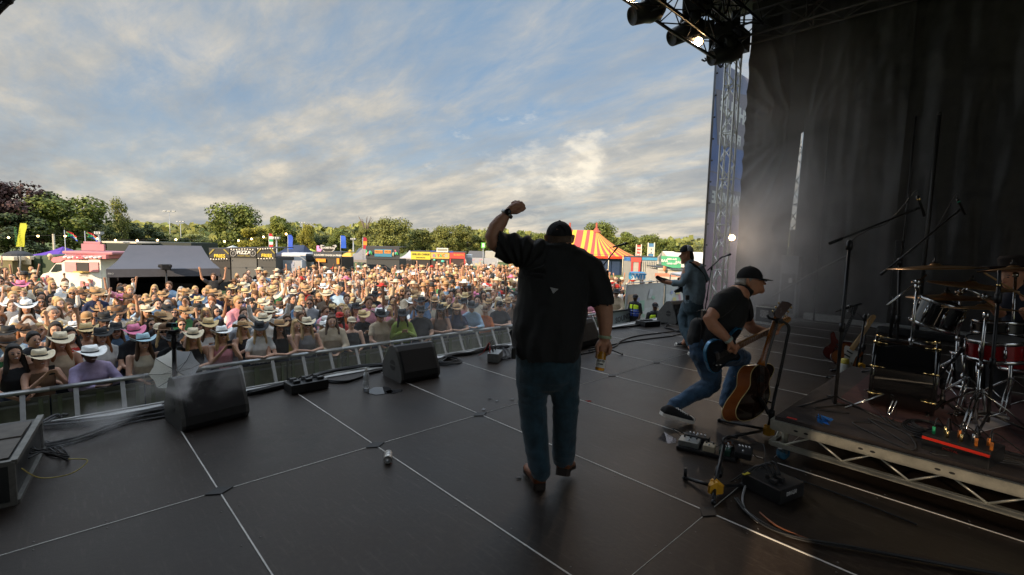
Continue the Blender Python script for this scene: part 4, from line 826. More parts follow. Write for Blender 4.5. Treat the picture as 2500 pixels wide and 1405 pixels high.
def scrap(label, px, size, m, seed, name='scrap'):
    g = G(); random.seed(seed); c = gp(*px)
    for k in range(4):
        P = [c+Vector((random.uniform(-1, 1)*size, random.uniform(-1, 1)*size, random.uniform(.002, size*.5))) for _ in range(3)]; g.prism(P, (0, 0, .002))
    add(name, g, m, None, label, 'litter')
scrap('red crumpled scrap on the deck behind the singer', (1436, 981), .03, mat('red scrap', (.35, .01, .01), .6), 1)
scrap('torn piece of black tape left of the brown boots', (1268, 1171), .03, M_BLK, 2)
scrap('blue and green shiny wrapper on the corner of the riser', (2012, 1035), .0, M_BLK, 3) if 0 else None
for i, (x, y) in enumerate(((1213, 981), (1250, 977), (1197, 977), (1180, 1002))): scrap('pale chip of dried paint on the deck, %s' % ('largest, near the seam crossing', 'rightmost and thin', 'leftmost of the upper pair', 'beside the dark corner plate')[i], (x, y), .028, mat('pale flake', (.22, .23, .25), .5), 20+i)
g = G(); A = gp(1605, 1073); B = gp(1622, 1056); C_ = gp(1652, 1082); g.prism([A, gp(1630, 1084), C_, gp(1650, 1072), B], (0, 0, .002)); pa = add('set_list', g, mat('printed paper', (.50, .47, .5), .8, 0, .5, 90), None, 'sheet of paper lying under the pedals', 'paper')
# ---- phone camera on pole, umbrella
ph = thing('camera_pole', 'small camera with teal screen rim on a black pole at the stage edge', 'camera', gp(425, 985))
D = 4.75; g = G(); g.cyl(J(427, 1000, D), J(425, 835, D), .020, n=12); g.cyl(J(425, 850, D), J(425, 815, D), .026, n=12); add('pole', g, M_BLKM, ph)
g = G()
for k in range(3): a = k*2.1+.4; g.tube([J(427, 960, D), J(427, 1000, D)+Vector((.16*math.cos(a), .16*math.sin(a), 0))], .010, 6)
add('tripod_leg', g, M_BLKM, ph)
g = G(); T3 = Matrix((R_, U_, B_)).transposed().to_4x4(); g.box(None, (.085, .045, .07), M=Matrix.Translation(J(424, 812, D)) @ T3, bev=.012); g.cyl(J(410, 815, D), J(440, 806, D), .016); g.cyl(J(421, 832, D), J(438, 838, D), .008); add('gimbal', g, M_BLKM, ph)
g = G(); g.box(None, (.10, .048, .05), M=Matrix.Translation(J(420, 794, D)) @ T3, bev=.014); hd = add('camera_body', g, M_BLKM, ph)
g = G(); c0 = J(430, 793, D)+B_*.027; g.tube([c0+R_*x+U_*y for x, y in ((-.022, -.014), (-.022, .014), (.022, .014), (.022, -.014))], .003, 6, closed=True); add('screen_rim', g, mat('teal trim', (.03, .40, .42), .4), hd)
um = thing('umbrella', 'small silver and white umbrella open beside the camera pole', 'umbrella', J(432, 925, 5.0))
D = 5.15; hub = J(434, 909, D+.04); axn = (B_*.80+R_*.25+Vector((0, 0, .45))).normalized(); u0 = axn.cross(Vector((0, 0, 1))).normalized(); w0 = axn.cross(u0); wht = translucent(mat('white umbrella cloth', (.85, .84, .80), .6, 0, .06), .6); slv = translucent(mat('silver umbrella cloth', (.5, .52, .56), .4, .0, .1), .4)
rim = [hub+axn*.10+(u0*math.cos(a)+w0*math.sin(a))*.235 for a in [i*math.pi/4+.2 for i in range(8)]]
midr = [hub+axn*.025+(u0*math.cos(a)+w0*math.sin(a))*.135 for a in [i*math.pi/4+.2 for i in range(8)]]
for k in range(8):
    g = G(); a, b = k, (k+1) % 8; rc = (rim[a]+rim[b])/2-(rim[a]+rim[b]-hub*2)/2*.06; mc = (midr[a]+midr[b])/2
    g.add([hub, midr[a], mc, midr[b], rim[a], rc, rim[b]], [(0, 1, 2), (0, 2, 3), (1, 4, 5, 2), (2, 5, 6, 3)], smooth=True); add('canopy_panel', g, wht if k in (0, 1, 2, 6, 7) else slv, um)
g = G()
for k in range(8): g.tube([hub+axn*.002, midr[k]+axn*.004, rim[k]+axn*.004], .0025, 5); g.tube([midr[k]+axn*.004, hub+axn*.09], .002, 4)
add('rib', g, M_BLKM, um, kind='stuff'); g = G(); g.cyl(hub-axn*.03, hub+axn*.10, .005, n=8); g.cyl(hub+axn*.08, J(426, 880, 4.77), .006, n=6); add('shaft', g, M_STEEL, um)
# ---- flight case, lower left
A = gp(47, 1230); Bq = gp(90, 1142); xx = (Bq-A).normalized(); yy = Vector((-xx.y, xx.x, 0)); h = .27; fc = thing('flight_case', 'black flight case with metal edges and a wooden tray top at the left edge', 'case', A)
Lc = (Bq-A).length+.35; P = lambda u, v, w: A+xx*u+yy*v+Vector((0, 0, w)); T = Matrix((xx, yy, Vector((0, 0, 1)))).transposed().to_4x4()
g = G(); g.box(None, (Lc, 1.1, h-.02), M=Matrix.Translation(P(Lc/2, .57, h/2)) @ T, bev=.006); add('case_body', g, mat('black laminate', (.02, .022, .022), .4, 0, .3, 10), fc)
g = G()
for u, v in ((0, .02), (Lc, .02)): g.box(None, (.03, .03, h), M=Matrix.Translation(P(u, v, h/2)) @ T)
for w in (.012, h): g.box(None, (Lc, .035, .03), M=Matrix.Translation(P(Lc/2, .012, w)) @ T); g.box(None, (.035, 1.1, .03), M=Matrix.Translation(P(0.0, .57, w)) @ T)
add('metal_edge', g, mat('worn aluminium edge', (.18, .175, .16), .5, .6, .3, 20), fc)
g = G(); g.box(None, (.2, 1.0, .012), M=Matrix.Translation(P(Lc*.62, .55, h+.008)) @ T); g.box(None, (Lc*.8, 1.0, .008), M=Matrix.Translation(P(Lc*.5, .55, h)) @ T); add('tray', g, mat('weathered tray board', (.16, .14, .12), .8, 0, .3, 10), fc)
g = G(); g.tube(smooth_path([P(.06, -.01, .2), P(.15, -.08, .08), P(.2, -.22, .05), P(.28, -.30, .09), P(.3, -.2, .12)], 6), .004, 5); add('cable', g, mat('yellow cable', (.5, .4, .1), .4), None, 'thin yellow cable looping out of the flight case', 'cable')
g = G()
random.seed(12)
for k in range(5): g.tube(smooth_path([P(.34+.04*k, .0, .16+.02*(k % 3)), P(.40+random.uniform(0, .1), -.06, .15), P(.52+random.uniform(0, .2), -.10-random.uniform(0, .08), .03), P(.8+random.uniform(0, .2), -.02-random.uniform(0, .1), .015), P(1.15+.08*k, .08+.02*k, .015)], 6), .006, 5)
add('cable', g, M_RUB, None, 'black cables spilling from the side of the flight case', 'cable')
# ---- microphone stands
def micstand(label, base, top, b0, b1, mic0, mic1, r=.011, legs=.3, ring=None, cab=True, lz=0, clips=(), headr=.02, dyn=True):
    """base: floor point, top: pole top, b0-b1: boom ends, mic0-mic1: mic from tail to head"""
    base = Vector(base); m = thing('microphone_stand', label, 'microphone stand', base)
    g = G(); g.cyl(base+Vector((0, 0, .06)), top, r, n=10); md = base.lerp(top, .5); g.cyl(md-Vector((0, 0, .04)), md+Vector((0, 0, .04)), r*1.6, n=10); g.cyl(top-Vector((0, 0, .05)), top+Vector((0, 0, .02)), r*1.9, n=10); add('pole', g, M_BLKM, m)
    for k in range(3):
        a = k*2*math.pi/3+(hash(label) % 7 if 0 else len(label)*.37); g = G(); g.tube([base+Vector((0, 0, .13)), base+Vector((legs*math.cos(a), legs*math.sin(a), .012))], .009, 7); g.ball(base+Vector((legs*math.cos(a), legs*math.sin(a), .014)), .015, 8); add('leg', g, M_BLKM, m)
    g = G(); g.cyl(b0, b1, .0095, n=8); d = (b1-b0).normalized(); g.cyl(b0-d*.01, b0+d*.12, .014, n=8); g.cyl(b1-d*.08, b1, .013, n=8); q = top; g.ball(q+Vector((0, 0, .015)), .024, 10); add('boom', g, M_BLKM, m)
    ax = (mic1-mic0).normalized(); L = (mic1-mic0).length; mc = thing('microphone', 'microphone on the '+label.split(',')[0].replace('black ', '')[:70], 'microphone', mic0)
    if dyn: g = G(); g.lathe([(.001, 0), (.012, .002), (.015, L*.6), (.019, L*.72), (.024, L*.76), (.0255, L*.88), (.018, L*.98), (.001, L)], mic0, ax, 16); add('mic_body', g, M_BLKM, mc); g = G(); g.lathe([(.0245, L*.75), (.026, L*.755), (.026, L*.775), (.0245, L*.78)], mic0, ax, 16); add('band', g, M_STEEL, mc)
    else: g = G(); g.lathe([(.001, 0), (.013, .002), (.013, L*.22), (.011, L*.25), (.0125, L*.98), (.001, L)], mic0, ax, 14); add('mic_body', g, M_BLKM, mc); g = G(); g.lathe([(.0135, L*.14), (.0142, L*.15), (.0142, L*.2), (.0135, L*.21)], mic0, ax, 14); add('band', g, ring or M_GOLD, mc)
    if cab: g = G(); g.tube(smooth_path([mic0, mic0-ax*.05+Vector((0, 0, -.01)), b1.lerp(b0, .35)+Vector((0, 0, -.015)), b1.lerp(b0, .6)+Vector((0, 0, -.02)), top+Vector((.01, .01, -.05)), base.lerp(top, .55)+Vector((.02, 0, 0)), base+Vector((.02, 0, .1))], 6), .0035, 5); add('microphone_cable', g, M_RUB, m)
    return m
D = 7.6; b = gp(1474, 868); micstand('black mic stand in front of the singer', b, Vector((b.x, b.y, 1.28)), J(1454, 672, D), J(1508, 604, D), J(1496, 604, D), J(1533, 594, D))
D = 10; b = J(1725, 640, D); b.z = 0; micstand('thin mic stand behind the man in denim', b, J(1737, 655, D), J(1728, 660, D), J(1764, 627, D), J(1759, 630, D), J(1785, 621, D))
D = 4.2; rz = .34
micstand('tall black boom stand at the front of the drum riser', J(2037, 1003, 4.15), J(2074, 597, 4.15), J(2028, 594, 4.1), J(2242, 509, 4.25), J(2240, 478, 4.2), J(2258, 530, 4.2), .014, .42, dyn=False)
micstand('black boom stand behind the cymbals, left of the drummer', Vector((*J(2190, 900, 5.2).xy, rz)), J(2196, 638, 5.2), J(2152, 670, 5.1), J(2343, 513, 5.2), J(2337, 486, 5.15), J(2357, 525, 5.15), .013, .3, ring=mat('green tape', (.02, .3, .2), .5), dyn=False)
micstand('near black mic stand right of the drum kit', Vector((*J(2408, 1060, 3.7).xy, rz)), J(2437, 725, 3.7), J(2434, 735, 3.7), J(2440, 690, 3.7), J(2438, 705, 3.7), J(2440, 660, 3.7), .012, .3, dyn=False)
# ---- acoustic guitar on its stand
D = 4.35; ag = thing('acoustic_guitar', 'sunburst acoustic guitar with cream binding hanging on a black stand', 'guitar', J(1840, 1028, D))
face_px = [(1862, 890), (1850, 892), (1841, 899), (1834, 911), (1832, 926), (1831, 942), (1822, 958), (1809, 975), (1800, 992), (1796, 1005), (1799, 1020), (1810, 1028), (1828, 1027), (1848, 1018), (1864, 1004), (1874, 985), (1880, 962), (1878, 945), (1878, 930), (1886, 915), (1890, 902), (1886, 893), (1876, 888)]
kd = .0022; F_ = [J(x, y, D+(x-1838)*kd) for x, y in face_px]; F_ = smooth_path(F_+[F_[0]], 3)[:-1]; offv = -R_*.105-B_*.035+Vector((0, 0, -.012))
g = G(); g.prism([p+offv for p in F_], -offv, 0, 1); M_RIB = mat('amber sunburst side', (.26, .075, .02), .18, 0, .5, 3, coat=.8); add('guitar_body', g, [mat('dark sunburst top', (.022, .009, .005), .2, 0, .5, 3, coat=.6), M_RIB], ag)
M_BIND = mat('cream binding', (.62, .48, .20), .35, 0, .05); g = G(); g.tube(F_, .0032, 6, closed=True); g.tube([p+offv for p in F_], .0032, 6, closed=True); add('binding', g, M_BIND, ag)
fn = (F_[10]-F_[0]).cross(F_[30]-F_[0]).normalized(); fn = fn if fn.dot(B_) > 0 else -fn
g = G(); c = J(1856, 928, D+(1856-1838)*kd)+fn*.001; u1 = Vector((0, 0, 1)); v1 = fn.cross(u1).normalized(); g.prism([c+u1*(.046*math.sin(a))+v1*(.046*math.cos(a)) for a in [i*math.pi/14 for i in range(28)]], fn*.0015); add('sound_hole', g, mat('dark hole', (.004, .004, .004), .9, 0, 0), ag)
g = G(); g.prism([J(1848, 940, D+.025)+fn*.004, J(1862, 935, D+.05)+fn*.004, J(1865, 955, D+.05)+fn*.004, J(1852, 975, D+.03)+fn*.004], fn*.002); add('pickguard', g, mat('tortoise plate', (.03, .012, .006), .2, 0, .4, 40), ag)
na, nb = J(1858, 893, D+.02), J(1895, 775, D+.06); nd = (nb-na).normalized(); ns = (R_-nd*R_.dot(nd)).normalized(); g = G(); g.tube([na, na.lerp(nb, .12), nb], [(.042, .03), (.028, .022), (.022, .018)], 12, side=ns); nk = add('neck', g, mat('amber neck', (.28, .09, .015), .22, 0, .4, 5, coat=.6), ag)
g = G(); off = -B_*-.018; g.prism([na-ns*.012+B_*.014+ns*.004, na+ns*.036+B_*.014, nb+ns*.026+B_*.012, nb-ns*.006+B_*.012], B_*.006); add('fretboard', g, mat('ebony', (.015, .01, .008), .35, 0, .2), nk)
hb = J(1921, 740, D+.09); hdv = (hb-nb).normalized(); g = G(); g.prism([nb-ns*.028, nb+hdv*.05-ns*.045, hb-ns*.05, hb+hdv*.012, hb+ns*.045, nb+hdv*.05+ns*.04, nb+ns*.03], B_*.016); hh = add('headstock', g, mat('dark burst headstock', (.05, .018, .007), .25, 0, .4, 6), nk)
g = G()
for k in range(3):
    for s in (-1, 1): q = nb+hdv*(.045+.05*k)+ns*s*.046; g.ball(q+ns*s*.014, (.009, .009, .012), 8); g.cyl(q, q+ns*s*.012, .003, n=6)
add('tuner', g, M_GOLD, hh)
g = G()
for k in range(6): q = ns*((k-2.5)*.0075); g.tube([J(1859, 990, D+.04)+fn*.012+q, na+B_*.022+q, nb+B_*.02+q*.8], .0008, 3)
add('strings', g, M_STEEL, ag)
g = G(); g.tube(smooth_path([J(1862, 893, D-.0), J(1872, 900, D-.03), J(1878, 920, D-.02), J(1872, 945, D-.0), J(1862, 962, D-.02), J(1856, 980, D+.02)], 6), .006, 6); add('strap', g, mat('brown strap', (.05, .02, .012), .6), ag)
def gstand(label, hub, top, feet, yoke=None, arm=True, orange=True):
    s = thing('guitar_stand', label, 'guitar stand', hub); g = G(); hub = Vector(hub); g.tube([hub+Vector((0, 0, .05)), hub.lerp(top, .98)], .014, 10); md = hub.lerp(top, .45); d = (top-hub).normalized(); g.cyl(md-d*.035, md+d*.035, .026, n=10); add('pole', g, M_BLKM, s)
    for f in feet: g = G(); g.tube([hub+Vector((0, 0, .07)), f+Vector((0, 0, .015))], .013, 8); g.ball(f+Vector((0, 0, .015)), .02, 8); add('leg', g, M_BLKM, s)
    g = G()
    for k in range(3): a = k*2.1+.6; c = hub+Vector((0, 0, .07)); e_ = Vector((math.cos(a), math.sin(a), 0)); w = Vector((-e_.y, e_.x, 0)); g.prism([c-w*.028+Vector((0, 0, .045)), c-w*.028-Vector((0, 0, .05)), c+e_*.055-Vector((0, 0, .035)), c+e_*.055+Vector((0, 0, .02))], w*.02); g.prism([c+w*.008+Vector((0, 0, .045)), c+w*.008-Vector((0, 0, .05)), c+e_*.055-Vector((0, 0, .035)), c+e_*.055+Vector((0, 0, .02))], w*.02)
    add('hub', g, mat('orange yellow plastic', (.72, .36, .02), .45, 0, .1), s); return s
D = 4.35; hub = gp(1873, 1068); s = gstand('black guitar stand holding the acoustic guitar beside the drum riser', hub, J(1897, 940, D), [gp(1777, 1072), gp(1756, 1030), gp(1900, 1052)])
g = G(); tp = [J(1897, 945, D), J(1911, 880, D), J(1921, 830, D), J(1926, 808, D), J(1924, 795, D), J(1912, 786, D), J(1900, 783, D)]
for q in (-.007, .007): g.tube([p+R_*q for p in smooth_path(tp, 4)], .008, 7)
add('upper_arm', g, M_BLKM, s)
g = G(); g.tube(smooth_path([J(1878, 777, D-.03), J(1892, 781, D+.0), J(1907, 788, D+.03)], 4), .011, 8); g.box(J(1904, 784, D+.02), (.045, .045, .05), .6, bev=.01); g.tube([J(1878, 777, D-.03), J(1874, 771, D+.0)], .012, 8); add('yoke', g, M_BLKM, s)
g = G(); g.tube(smooth_path([J(1885, 1012, D), J(1876, 1010, D), J(1867, 990, D+.02), J(1855, 972, D-.02)], 5), .017, 8); add('rest_arm', g, M_BLKM, s); g = G(); g.tube([J(1886, 985, D), J(1862, 975, D+.02)], .008, 7); add('rest_pin', g, M_BLKM, s)
D = 3.62; hub = gp(1743, 1212); s = gstand('empty black guitar stand with orange hub among the pedals', hub, J(1768, 1085, 3.6), [gp(1672, 1172), gp(1812, 1190), gp(1742, 1232)])
g = G(); g.tube(smooth_path([J(1768, 1092, 3.6), J(1766, 1075, 3.6), J(1780, 1066, 3.65), J(1800, 1070, 3.7)], 5), .010, 8); add('rest_arm', g, M_BLKM, s); g = G(); g.tube([gp(1672, 1172)+Vector((0, 0, .02)), gp(1672, 1172)+Vector((0, 0, .09))], .012, 7); add('rest_pin', g, M_BLKM, s)
# ---- pedal board, power box
r, Q, T, L = px_box('pedalboard', 'flat black pedalboard with several effects pedals beside the empty guitar stand', 'pedalboard', gp(1650, 1098), gp(1795, 1132), .26, .03, M_BLK, .006)
def pedal(Qf, T, u, v, w, d, h, m, label, knobs=3, km=M_BLK):
    p = thing('effects_pedal', label, 'effects pedal', Qf(u, v, .03)); g = G(); g.box(None, (w, d, h), M=Matrix.Translation(Qf(u, v, .03+h/2)) @ T, bev=.006); add('enclosure', g, m, p)
    for k in range(knobs): g = G(); g.lathe([(.008, 0), (.007, .014), (.001, .0145)], Qf(u-w*.3+w*.6*k/max(1, knobs-1), v+d*.28, .03+h), n=10); add('knob', g, km, p)
    g = G(); g.lathe([(.008, 0), (.008, .006), (.006, .012), (.001, .013)], Qf(u, v-d*.28, .03+h), n=10); add('footswitch', g, M_CHROME, p)
pedal(Q, T, .09, .09, .16, .13, .045, mat('silver pedal enclosure', (.30, .31, .30), .35, .6, .2, 20), 'wide silver effects pedal at the left end of the pedalboard', 3)
pedal(Q, T, .25, .06, .09, .09, .05, mat('cream pedal enclosure', (.42, .36, .26), .5, 0, .15, 20), 'small cream effects pedal next to the silver one', 2)
pedal(Q, T, .13, .21, .20, .07, .05, M_BLK, 'long black effects unit with small knobs behind the silver pedal', 5, M_CHROME)
pedal(Q, T, .37, .07, .08, .11, .045, mat('dark green pedal enclosure', (.03, .08, .06), .3, .4), 'dark green effects pedal in the middle of the pedalboard', 3, M_CHROME)
pedal(Q, T, .38, .2, .08, .1, .045, M_CHROME, 'shiny chrome effects pedal behind the dark green one', 2)
pedal(Q, T, .50, .12, .12, .18, .05, M_BLK, 'black round edged tuner pedal at the right end of the pedalboard', 4, M_CHROME)
for k, (a, b, c_) in enumerate((((.02, .14), (-.08, .2), (.05, .3)), ((.3, .1), (.42, .22), (.6, .15)), ((.45, .2), (.62, .28), (.66, .05)))):
    g = G(); g.tube(smooth_path([Q(*a, .06), Q(*b, .1), Q(*c_, .02)], 6), .004, 5); add('patch_cable', g, mat('patch cable', (.03, .03, .03), .4), None, 'thin patch cable %s the pedalboard' % ('looping behind', 'crossing', 'arching right of')[k], 'cable')
r, Q, T, L = px_box('power_box', 'black power supply box with white lettering in the dark foreground', 'power box', gp(1902, 1236), gp(1962, 1213), .28, .10, M_BLK, .006)
put_text('DH-LH', .036, Q(L*.45, -.003, .06), Q(1, 0, 0)-Q(0, 0, 0), (0, 0, 1), mat('white print', (.5, .5, .5), .6, 0, 0), r, bold=.001)
g = G(); g.box(None, (.06, .02, .004), M=Matrix.Translation(Q(-.0, .25, .106)) @ T); add('yellow_tape', g, mat('yellow tape', (.6, .5, .05), .6), r)
for k in range(4): g = G(); g.box(None, (.035, .05, .03), M=Matrix.Translation(Q(.05+.035*k, .08+.05*(k % 2), .12)) @ T, bev=.005); g.tube(smooth_path([Q(.05+.035*k, .1, .13), Q(.03+.05*k, .18, .19), Q(-.05+.08*k, .33, .02)], 5), .005, 5); add('plug', g, M_BLK, r)
# ---- drum riser
RC = gp(1888, 1018, .34); RX0, RY1 = RC.x, RC.y; RX1, RY0, RZ = RX0+2.6, RY1-2.5, .34
ri = thing('drum_riser', 'wheeled aluminium drum riser with lattice side and black deck', 'stage riser', (RX0, RY1, 0))
g = G(); g.box(((RX0+RX1)/2, (RY0+RY1)/2, RZ-.008), (RX1-RX0-.02, RY1-RY0-.02, .03)); add('deck', g, mat('black riser carpet', (.030, .022, .020), .85, 0, .4, 6, .4, 120), ri)
M_RAIL = mat('weathered alloy rail', (.55, .53, .45), .42, .75, .25, 12)
def railside(a, b):
    a, b = Vector((*a, 0)), Vector((*b, 0)); x = (b-a).normalized(); L = (b-a).length; T = Matrix((x, Vector((-x.y, x.x, 0)), Vector((0, 0, 1)))).transposed().to_4x4(); g = G()
    P = lambda u, z: a+x*u+Vector((0, 0, z))
    g.box(None, (L, .04, .075), M=Matrix.Translation(P(L/2, RZ-.062)) @ T); g.box(None, (L, .04, .035), M=Matrix.Translation(P(L/2, .125)) @ T); rl = add('rail', g, M_RAIL, ri)
    g = G(); n_ = max(2, round(L/.42))
    for k in range(n_): u = .1+k*(L-.2)/n_; w = (L-.2)/n_; g.tube([P(u, .14), P(u+w*.42, RZ-.1)], .008, 6); g.tube([P(u+w*.58, RZ-.1), P(u+w, .14)], .008, 6)
    add('brace', g, M_RAIL, rl); g = G()
    for k in range(n_):
        for d in (-.035, .035):
            c = P((k+.5)*L/n_+d, RZ-.062)-T.col[1].xyz*.021*(1); c2 = P((k+.5)*L/n_+d, RZ-.062)+T.col[1].xyz*.021
            for cc, s in ((c, -1), (c2, 1)): g.prism([cc+x*(.016*math.cos(t))+Vector((0, 0, .008*math.sin(t))) for t in [i*math.pi/6 for i in range(12)]], T.col[1].xyz*(.001*s))
    add('slot', g, M_BLK, rl)
railside((RX0, RY0), (RX0, RY1)); railside((RX0, RY1), (RX1, RY1)); railside((RX0, RY0), (RX1, RY0)); railside((RX1, RY0), (RX1, RY1))
for cx_, cy_ in ((RX0+.06, RY1-.08), (RX0+.06, RY0+.35), (RX1-.08, RY1-.1), (RX1-.08, RY0+.1)):
    g = G(); g.cyl((cx_, cy_, .11), (cx_, cy_, RZ-.03), .024, n=12); lg_ = add('leg', g, M_RAIL, ri)
    g = G(); g.lathe([(.001, -.02), (.05, -.02), (.056, -.012), (.056, .012), (.05, .02), (.001, .02)], (cx_-.02, cy_, .056), (.5, 1, 0), 20); cw = add('castor', g, mat('blue rubber wheel', (.03, .12, .2), .5), lg_)
    g = G(); g.prism([(cx_-.07, cy_-.03, .11), (cx_+.045, cy_-.03, .11), (cx_+.0, cy_-.03, .05), (cx_-.03, cy_-.03, .05)], (.02, .06, 0)); g.prism([(cx_-.10, cy_-.01, .105), (cx_-.05, cy_-.01, .12), (cx_-.05, cy_-.01, .06)], (0, .03, 0)); add('castor_fork', g, M_STEEL, lg_)
g = G(); g.box((RX0+.05, RY1-.12, RZ+.010), (.03, .07, .002)); add('tape_mark', g, mat('red tape', (.6, .03, .02), .6), ri)
g = G(); g.prism([(5.0, 1.0, RZ+.009), (6.6, 1.0, RZ+.009), (6.6, -1.1, RZ+.009), (4.75, -1.1, RZ+.009), (4.65, .2, RZ+.009)], (0, 0, .008)); add('rug', g, mat('dark wine rug', (.07, .03, .03), .9, 0, .35, 14, .4, 150), None, 'dark wine coloured drum rug on the riser', 'rug')
# ---- drums
M_SHELL = mat('gloss black shell', (.008, .008, .009), .12, 0, 0, coat=.8); M_REDS = mat('red sparkle shell', (.30, .006, .012), .18, .2, .6, 180, coat=.8); M_HEAD = mat('drum head', (.12, .12, .12), .5, 0, .1); M_BRASS = mat('bronze cymbal', (.42, .25, .12), .34, .85, .3, 30)
def drum(name, label, c, ax, r, h, shell, lugs=8, head=M_HEAD, hoop=M_CHROME):
    c = Vector(c); ax = Vector(ax).normalized(); d = thing(name, label, 'drum', c-ax*h/2); u = ax.orthogonal().normalized(); w = ax.cross(u); b = c-ax*h/2
    g = G(); g.lathe([(r, .01), (r, h-.01)], b, ax, 36); g.lathe([(r-.006, h-.01), (r-.006, .01)], b, ax, 36); add('shell', g, shell, d)
    for z0 in (0, h): g = G(); g.lathe([(.001, z0+(.001 if z0 else -.001)), (r-.003, z0)], b, ax, 36); add('drum_head', g, head, d)
    for z0, s in ((.0, 1), (h, -1)): g = G(); g.lathe([(r+.004, z0-.006*s), (r+.012, z0-.005*s), (r+.010, z0+.014*s), (r+.006, z0+.026*s), (r+.001, z0+.026*s), (r+.001, z0)], b, ax, 36); add('hoop', g, hoop, d)
    for k in range(lugs):
        a = 2*math.pi*k/lugs+.3; e_ = u*math.cos(a)+w*math.sin(a); g = G()
        if name == 'bass_drum':
            for z0, s in ((0, 1), (h, -1)): g = G(); g.tube([b+e_*(r+.014)+ax*(z0-.008*s), b+e_*(r+.016)+ax*(z0+.035*s)], .011, 6); g.tube([b+e_*(r+.014)+ax*(z0+.03*s), b+e_*(r+.008)+ax*(z0+.09*s)], .004, 5); add('claw', g, M_GOLD, d)
            continue
        g.tube([b+e_*(r+.012)+ax*.01, b+e_*(r+.012)+ax*(h-.01)], .0045, 6); g.tube([b+e_*(r+.010)+ax*h*.3, b+e_*(r+.010)+ax*h*.7], .011, 8); g.ball(b+e_*(r+.014)+ax*.012, .009, 6); g.ball(b+e_*(r+.014)+ax*(h-.012), .009, 6); add('lug', g, M_CHROME, d)
    return d
bd = drum('bass_drum', 'large black bass drum lying on its side at the front of the kit', (5.24, .58, RZ+.305), (-.10, 1, .0), .295, .42, M_SHELL, 8, mat('black drum head', (.01, .01, .01), .3, 0, 0), M_SHELL)
g = G()
for s in (-1, 1): g.tube([(5.22+s*.24, .66, RZ+.17), (5.22+s*.38, .9, RZ+.01)], .009, 8)
add('spur', g, M_CHROME, bd)
D = 4.35; tc_ = J(2290, 768, D); drum('tom_drum', 'black tom drum with chrome rims tilted over the bass drum', tc_, U_*.93+R_*.22+B_*.28, .165, .24, M_SHELL)
drum('tom_drum', 'red sparkle drum with chrome lugs at the right of the kit', J(2432, 852, 3.95), U_*.98-R_*.08+B_*.1, .18, .17, M_REDS)
drum('tom_drum', 'second red drum at the right edge of the picture', J(2505, 862, 4.3), U_*.98-R_*.05, .19, .3, M_REDS, 6)
drum('snare_drum', 'shallow dark snare drum above the red drum', J(2440, 802, 4.25), U_+R_*.06, .17, .12, mat('dark metal shell', (.05, .05, .05), .3, .8), 8)
def cymbal(label, c, ax, r, pole=None, cat='cymbal'):
    c = Vector(c); ax = Vector(ax).normalized(); d = thing('cymbal', label, cat, c, 'bronze cymbals over the drum kit')
    g = G(); g.lathe([(.012, .026), (.03, .022), (.042, .012), (.05, .006), (r*.6, -.008), (r, -.022), (r, -.0235), (r*.6, -.010), (.05, .004), (.04, .01), (.03, .02)], c, ax, 40); add('plate', g, M_BRASS, d)
    g = G(); g.lathe([(.001, .0), (.012, .0), (.012, .03), (.02, .032), (.02, .05), (.008, .052), (.007, .075), (.001, .076)], c, ax, 12); add('felt', g, M_BLK, d); return d
for lab, x, y, D, ax, r in (('highest bronze cymbal, left of the drummer, seen almost edge on', 2283, 650, 4.45, U_*.97-R_*.03+B_*.05, .36), ('bronze cymbal tilted down in the middle of the kit', 2372, 693, 4.2, U_*.96+R_*.06+B_*.16, .30), ('bronze cymbal just above the black tom', 2312, 722, 4.45, U_*.97-R_*.02+B_*.06, .30), ('wide bronze cymbal under the drumstick at the right', 2400, 750, 4.0, U_*.98+R_*.05-B_*.0, .27), ('bronze cymbal beneath the drummer hat at the right edge', 2474, 655, 4.3, U_-B_*.03, .24)): cymbal(lab, J(x, y, D), ax, r)
def hwstand(label, foot, top, spread=.32, boom=None, arms=()):
    foot = Vector(foot); s = thing('cymbal_stand', label, 'cymbal stand', foot); g = G(); g.cyl(foot+Vector((0, 0, .03)), foot.lerp(top, .55), .014, n=12); g.cyl(foot.lerp(top, .5), top, .011, n=12)
    for f in (.33, .54, .98): q = foot.lerp(top, f); g.cyl(q-Vector((0, 0, .022)), q+Vector((0, 0, .022)), .021, n=12)
    add('pole', g, M_CHROME, s)
    for k in range(3):
        a = k*2.09+.9; e_ = Vector((math.cos(a), math.sin(a), 0)); w = Vector((-e_.y, e_.x, 0))*.012; g = G(); u_ = foot+Vector((0, 0, .30)); f_ = foot+e_*spread+Vector((0, 0, .015)); b_ = foot+Vector((0, 0, .06))
        for sg in (-1, 1): g.tube([u_+w*sg, u_.lerp(f_, .45)+w*sg+e_*.02, f_+w*sg], .006, 6)
        g.tube([b_, u_.lerp(f_, .5)], .005, 6); g.ball(f_, .016, 8); add('leg', g, M_CHROME, s)
    if boom: g = G(); g.cyl(boom[0], boom[1], .007, n=8); q = Vector(boom[0]).lerp(Vector(boom[1]), boom[2] if len(boom) > 2 else .6); g.ball(q, .026, 10); g.cyl(q-R_*.05, q+R_*.05, .008); add('boom_arm', g, M_CHROME, s)
    return s
hwstand('tall chrome cymbal stand in front of the black tom', Vector((*J(2207, 1005, 4.15).xy, RZ+.01)), J(2240, 695, 4.15), .36, (J(2165, 746, 4.1), J(2262, 672, 4.3), .76))
hwstand('chrome cymbal stand in front of the red drum', Vector((*J(2382, 1010, 3.7).xy, RZ+.01)), J(2408, 765, 3.7), .34, (J(2360, 706, 3.8), J(2440, 740, 3.8), .55))
